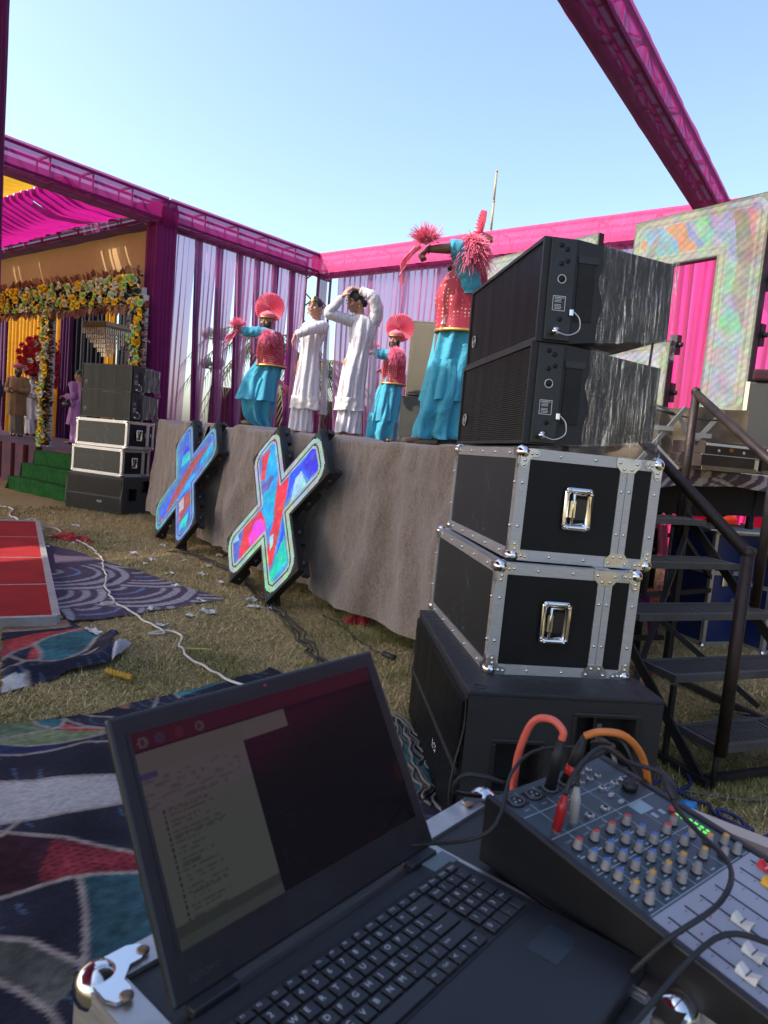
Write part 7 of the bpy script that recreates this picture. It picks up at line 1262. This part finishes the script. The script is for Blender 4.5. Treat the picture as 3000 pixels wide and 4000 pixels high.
_t, MH = guest('guest in dark printed dress with beige handbag, cut by the left edge', (-9.25, 16.4, FZ), 1.55, (.9, -.4), skin2, [(1.3, 0, 0, .08, .08), (1.24, 0, 0, .17, .13), (1.0, 0, 0, .18, .15), (.6, 0, 0, .2, .17), (.1, 0, 0, .22, .19)], navyp, pose=dict(elL=(-.22, -.05, 1.0), wrL=(-.1, -.2, 1.0)))
b = MB(); b.grid(lambda s, v: MH @ Vector((.10*math.cos(s*2*PI), .03+.11*math.sin(s*2*PI), .13-.36*v+(.0 if v > .1 else -.03*v))), 24, 10, closeu=True); b.obj('head_scarf', navyp, _t)
_bg_t = thing('handbag', 'beige leather handbag hanging at the dark dressed guest\'s side', 'bag', (-9.12, 16.1, FZ+.78)); MB().b2((-.16, -.05, 0), (.16, .05, .24), ch=.025).obj('bag_body', mat('beige_leather', (.42, .36, .27), .5), _bg_t); MB().tube(smooth_path([(-.1, 0, .23), (-.07, 0, .45), (.07, 0, .45), (.1, 0, .23)]), .009, 8).obj('strap', MATS['beige_leather'], _bg_t)
# seated person far behind, seen under the stage
J = base_pose(1.6); J.update({k: (v[0], v[1], v[2]-.80) for k, v in J.items()}); J.update(knL=(-.2, -.35, .16), knR=(.2, -.35, .16), anL=(.12, -.45, .09), anR=(-.12, -.45, .09), elR=(.28, -.1, .42), wrR=(.18, -.16, .66), hdR=(-.3, .1, 1))
_t, MH = figure('seated person in bright orange turban far behind under the stage', (4.35, 9.0, 0), J, skin1, .011, (-.6, -1)); turban(MH, cloth('bright_orange', (.85, .09, .015)), _t, 1.2); robe([(.58, 0, 0, .09, .09), (.52, 0, 0, .19, .13), (.3, 0, -.02, .22, .2), (.05, 0, -.1, .32, .34)], 8, (.004, .01), 20, 50, 2).obj('robe', camel, _t)
bpy.data.scenes.remove(TMP)
# ------------------------------------------------------------ floral arch, rose heart, chandelier
def flower_mesh(name, col, seed):
    b = MB(); q = random.Random(seed)
    for ring, (n, r, tl) in enumerate(((6, .085, .25), (5, .062, .8), (4, .04, 1.25))):
        for k in range(n):
            a = 2*PI*k/n+ring*.5+q.random()*.2; d = Vector((math.cos(a)*math.cos(tl), math.sin(a)*math.cos(tl), math.sin(tl))); s = Vector((-math.sin(a), math.cos(a), 0)); w = r*.48; u = Vector((0, 0, 1))
            b.add([d*.006, d*r*.6-s*w+u*.004, d*r*1.0-s*w*.5+u*.012, d*r*1.08+u*.0, d*r*1.0+s*w*.5+u*.012, d*r*.6+s*w+u*.004], [(0, 1, 2, 3), (0, 3, 4, 5)], True)
    me = b.mesh(name); me.materials.append(mat('petal_'+name, col, .7, var=.25, vs=14)); return me
FM = {'yellow': flower_mesh('yellow_flower', (.80, .52, .015), 1), 'white': flower_mesh('white_flower', (.66, .67, .55), 2), 'lime': flower_mesh('lime_flower', (.38, .62, .20), 3)}
def leaf_mesh(name, col):
    b = MB(); L, w = .19, .052; b.add([(0, 0, 0), (L*.3, -w, .012), (L*.7, -w*.75, .01), (L, 0, -.012), (L*.7, w*.75, .01), (L*.3, w, .012), (L*.5, 0, -.006)], [(0, 1, 2, 6), (6, 2, 3), (6, 3, 4), (0, 6, 4, 5)], True); me = b.mesh(name); me.materials.append(mat('leafmat_'+name, col, .6, var=.3, vs=12)); return me
LM = [leaf_mesh('russet_leaf', (.22, .085, .05)), leaf_mesh('copper_leaf', (.36, .18, .075)), leaf_mesh('rose_leaf', (.34, .12, .10)), leaf_mesh('green_leaf', (.02, .05, .015))]
def arch():
    t = thing('floral_arch', 'floral arch of yellow, white and lime flowers with copper leaves', 'floral arch', PIL-A*.25, (0, 0, math.atan2(A.y, A.x)))     # local y = along the arch to the left, -x towards the stage
    fr = mat('arch_frame', (.5, .5, .5), .5); MB().b2((0, .0, 3.34), (.06, 6.4, 3.46)).obj('frame_bar', fr, t)
    for y in (-.03, 2.78, 6.1): MB().b2((0, y-.04, .76), (.06, y+.04, 3.34)).obj('frame_post', fr, t)
    q = random.Random(4); fol = MB(); q2 = np.random.RandomState(8); nf = nl = 0
    def spot(y, z, hw, hz, fl_n, lf_n, vert):
        pass
    paths = [((-.02, 3.40), (6.4, 3.40), .20, 40., 66.), ((-.03, 3.2), (-.03, .9), .13, 30., 44.), ((2.78, 3.2), (2.78, .8), .13, 30., 40.)]
    for (y0, z0), (y1, z1), hw, fd, ld in paths:
        L = math.hypot(y1-y0, z1-z0); vert = abs(z1-z0) > abs(y1-y0)
        for i in range(int(L*fd)):
            s = (i+q.random())/(L*fd); o = q.uniform(-hw, hw); y = y0+(y1-y0)*s+(o if vert else 0); z = z0+(z1-z0)*s+(0 if vert else o); k = q.choice(['yellow', 'yellow', 'white', 'white', 'lime'] if q.random() > .25 else ['lime', 'yellow'])
            f = link('flower', FM[k], None, t, (-.10-q.random()*.07, y, z), None); dv = Vector((-1, q.uniform(-.5, .5), q.uniform(-.4, .5))); f.rotation_euler = dv.to_track_quat('Z', 'Y').to_euler(); sc = q.uniform(.6, .85); f.scale = (sc, sc, sc)
        for i in range(int(L*ld)):
            s = (i+q.random())/(L*ld); sg = q.choice((-1, 1)) if not vert else q.choice((-1, 1, -1)); o = sg*hw*q.uniform(1.0, 1.35); y = y0+(y1-y0)*s+(o if vert else q.uniform(-.05, .05)); z = z0+(z1-z0)*s+(0 if vert else o)
            dv = Vector((q.uniform(-.5, .1), sg if vert else q.uniform(-.6, .6), (sg if not vert else q.uniform(-.6, .5)))).normalized(); l = link('leaf', q.choice(LM[:3]), None, t, (-.06-q.random()*.08, y, z)); rt = dv.to_track_quat('X', 'Z').to_euler(); l.rotation_euler = rt; l.scale = (q.uniform(.5, .8),)*3
        for i in range(int(L*240)):
            s = q2.rand(); o = q2.uniform(-hw, hw)*1.15; c = Vector((-.02-.08*q2.rand(), y0+(y1-y0)*s+(o if vert else 0), z0+(z1-z0)*s+(0 if vert else o))); x, yy = frame(Vector(q2.randn(3))); w = .03+.03*q2.rand(); fol.add([c-x*w, c+yy*w*.5, c+x*w, c-yy*w*.5], [(0, 1, 2, 3)])
    fol.obj('foliage', mat('dark_foliage', (.018, .032, .012), .7, var=.5, vs=8), t, kind='stuff')
arch()
def heart():
    c = PIL-B*7.6+A*5.3; t = thing('rose_heart', 'big heart of red roses dotted with white flowers behind the arch', 'floral heart', (-8.95, 18.55, 0), (0, 0, R(115))); q = random.Random(2); red = flower_mesh('red_rose', (.45, .008, .015), 6)
    MB().b2((.05, -.05, FZ), (.1, .05, 2.3)).obj('stand', mat('arch_frame', (.5, .5, .5), .5), t); hz = 2.55
    def inside(y, z): x, w = y/.62, (z-hz)/.62+.1; return (x*x+w*w-1)**3-x*x*w**3 < 0
    n = 0
    while n < 190:
        y, z = q.uniform(-.8, .8), hz+q.uniform(-.9, .8)
        if not inside(y, z): continue
        n += 1; f = link('white_flower' if n % 7 == 0 else 'rose', FM['white'] if n % 7 == 0 else red, None, t, (-.05-.06*q.random(), y, z)); f.rotation_euler = Vector((-1, q.uniform(-.3, .3), q.uniform(-.3, .3))).to_track_quat('Z', 'Y').to_euler(); f.scale = (1.0,)*3
    b = MB(); pts = [(16*math.sin(a)**3/17*.66, (13*math.cos(a)-5*math.cos(2*a)-2*math.cos(3*a)-math.cos(4*a))/17*.66) for a in [i*2*PI/48 for i in range(48)]]; b.prism(pts, .05, Matrix(((0, 0, 1, -.02), (1, 0, 0, 0), (0, 1, 0, hz), (0, 0, 0, 1)))); b.obj('backing', redc, t)
heart()
def chandelier():
    c = PIL-B*3.5+A*1.2; t = thing('chandelier', 'square tiered crystal chandelier hanging behind the floral arch', 'chandelier', (c.x, c.y, 0), (0, 0, math.atan2(A.y, A.x)+.15)); z = 3.2; cr = mat('crystal_drops', (.34, .25, .20), .18, .3, .3, 30); br = mat('bronze', (.16, .10, .06), .4, .7)
    w = .34; MB().b2((-w, -w, z-.02), (w, w, z+.07)).obj('top_frame', br, t, bevel=.01); MB().tube([(0, 0, z+.07), (0, 0, 4.2)], .008, 6).obj('chain', br, t)
    prism = MB().b2((-.012, -.006, -.14), (.012, .006, -.02)).mesh('crystal'); prism.materials.append(cr)
    for k in range(6):
        ww = w*(1-k*.155); zz = z-.03-k*.085; n = max(3, int(ww*2/.05)); tier = MB().b2((-ww, -ww, zz-.006), (ww, ww, zz+.004)).obj('tier', br, t)
        for i in range(n):
            o = -ww+2*ww*(i+.5)/n
            for p in ((-ww, o), (o, -ww)):
                l = link('crystal', prism, None, tier, (p[0], p[1], zz)); l.rotation_euler = (0, 0, PI/2 if p[0] == -ww else 0)
chandelier()
tag(MB().tube([(0, 0, 0), (0, 0, .12), (0, 0, .15), (0, 0, .17)], [.032, .032, .014, .014], 12).obj('water_bottle', mat('bottle_plastic', (.3, .4, .5), .1), None, (-6.9, 13.9, .78), (0, 1.45, .4)), 'small plastic water bottle lying by the arch column', 'bottle')
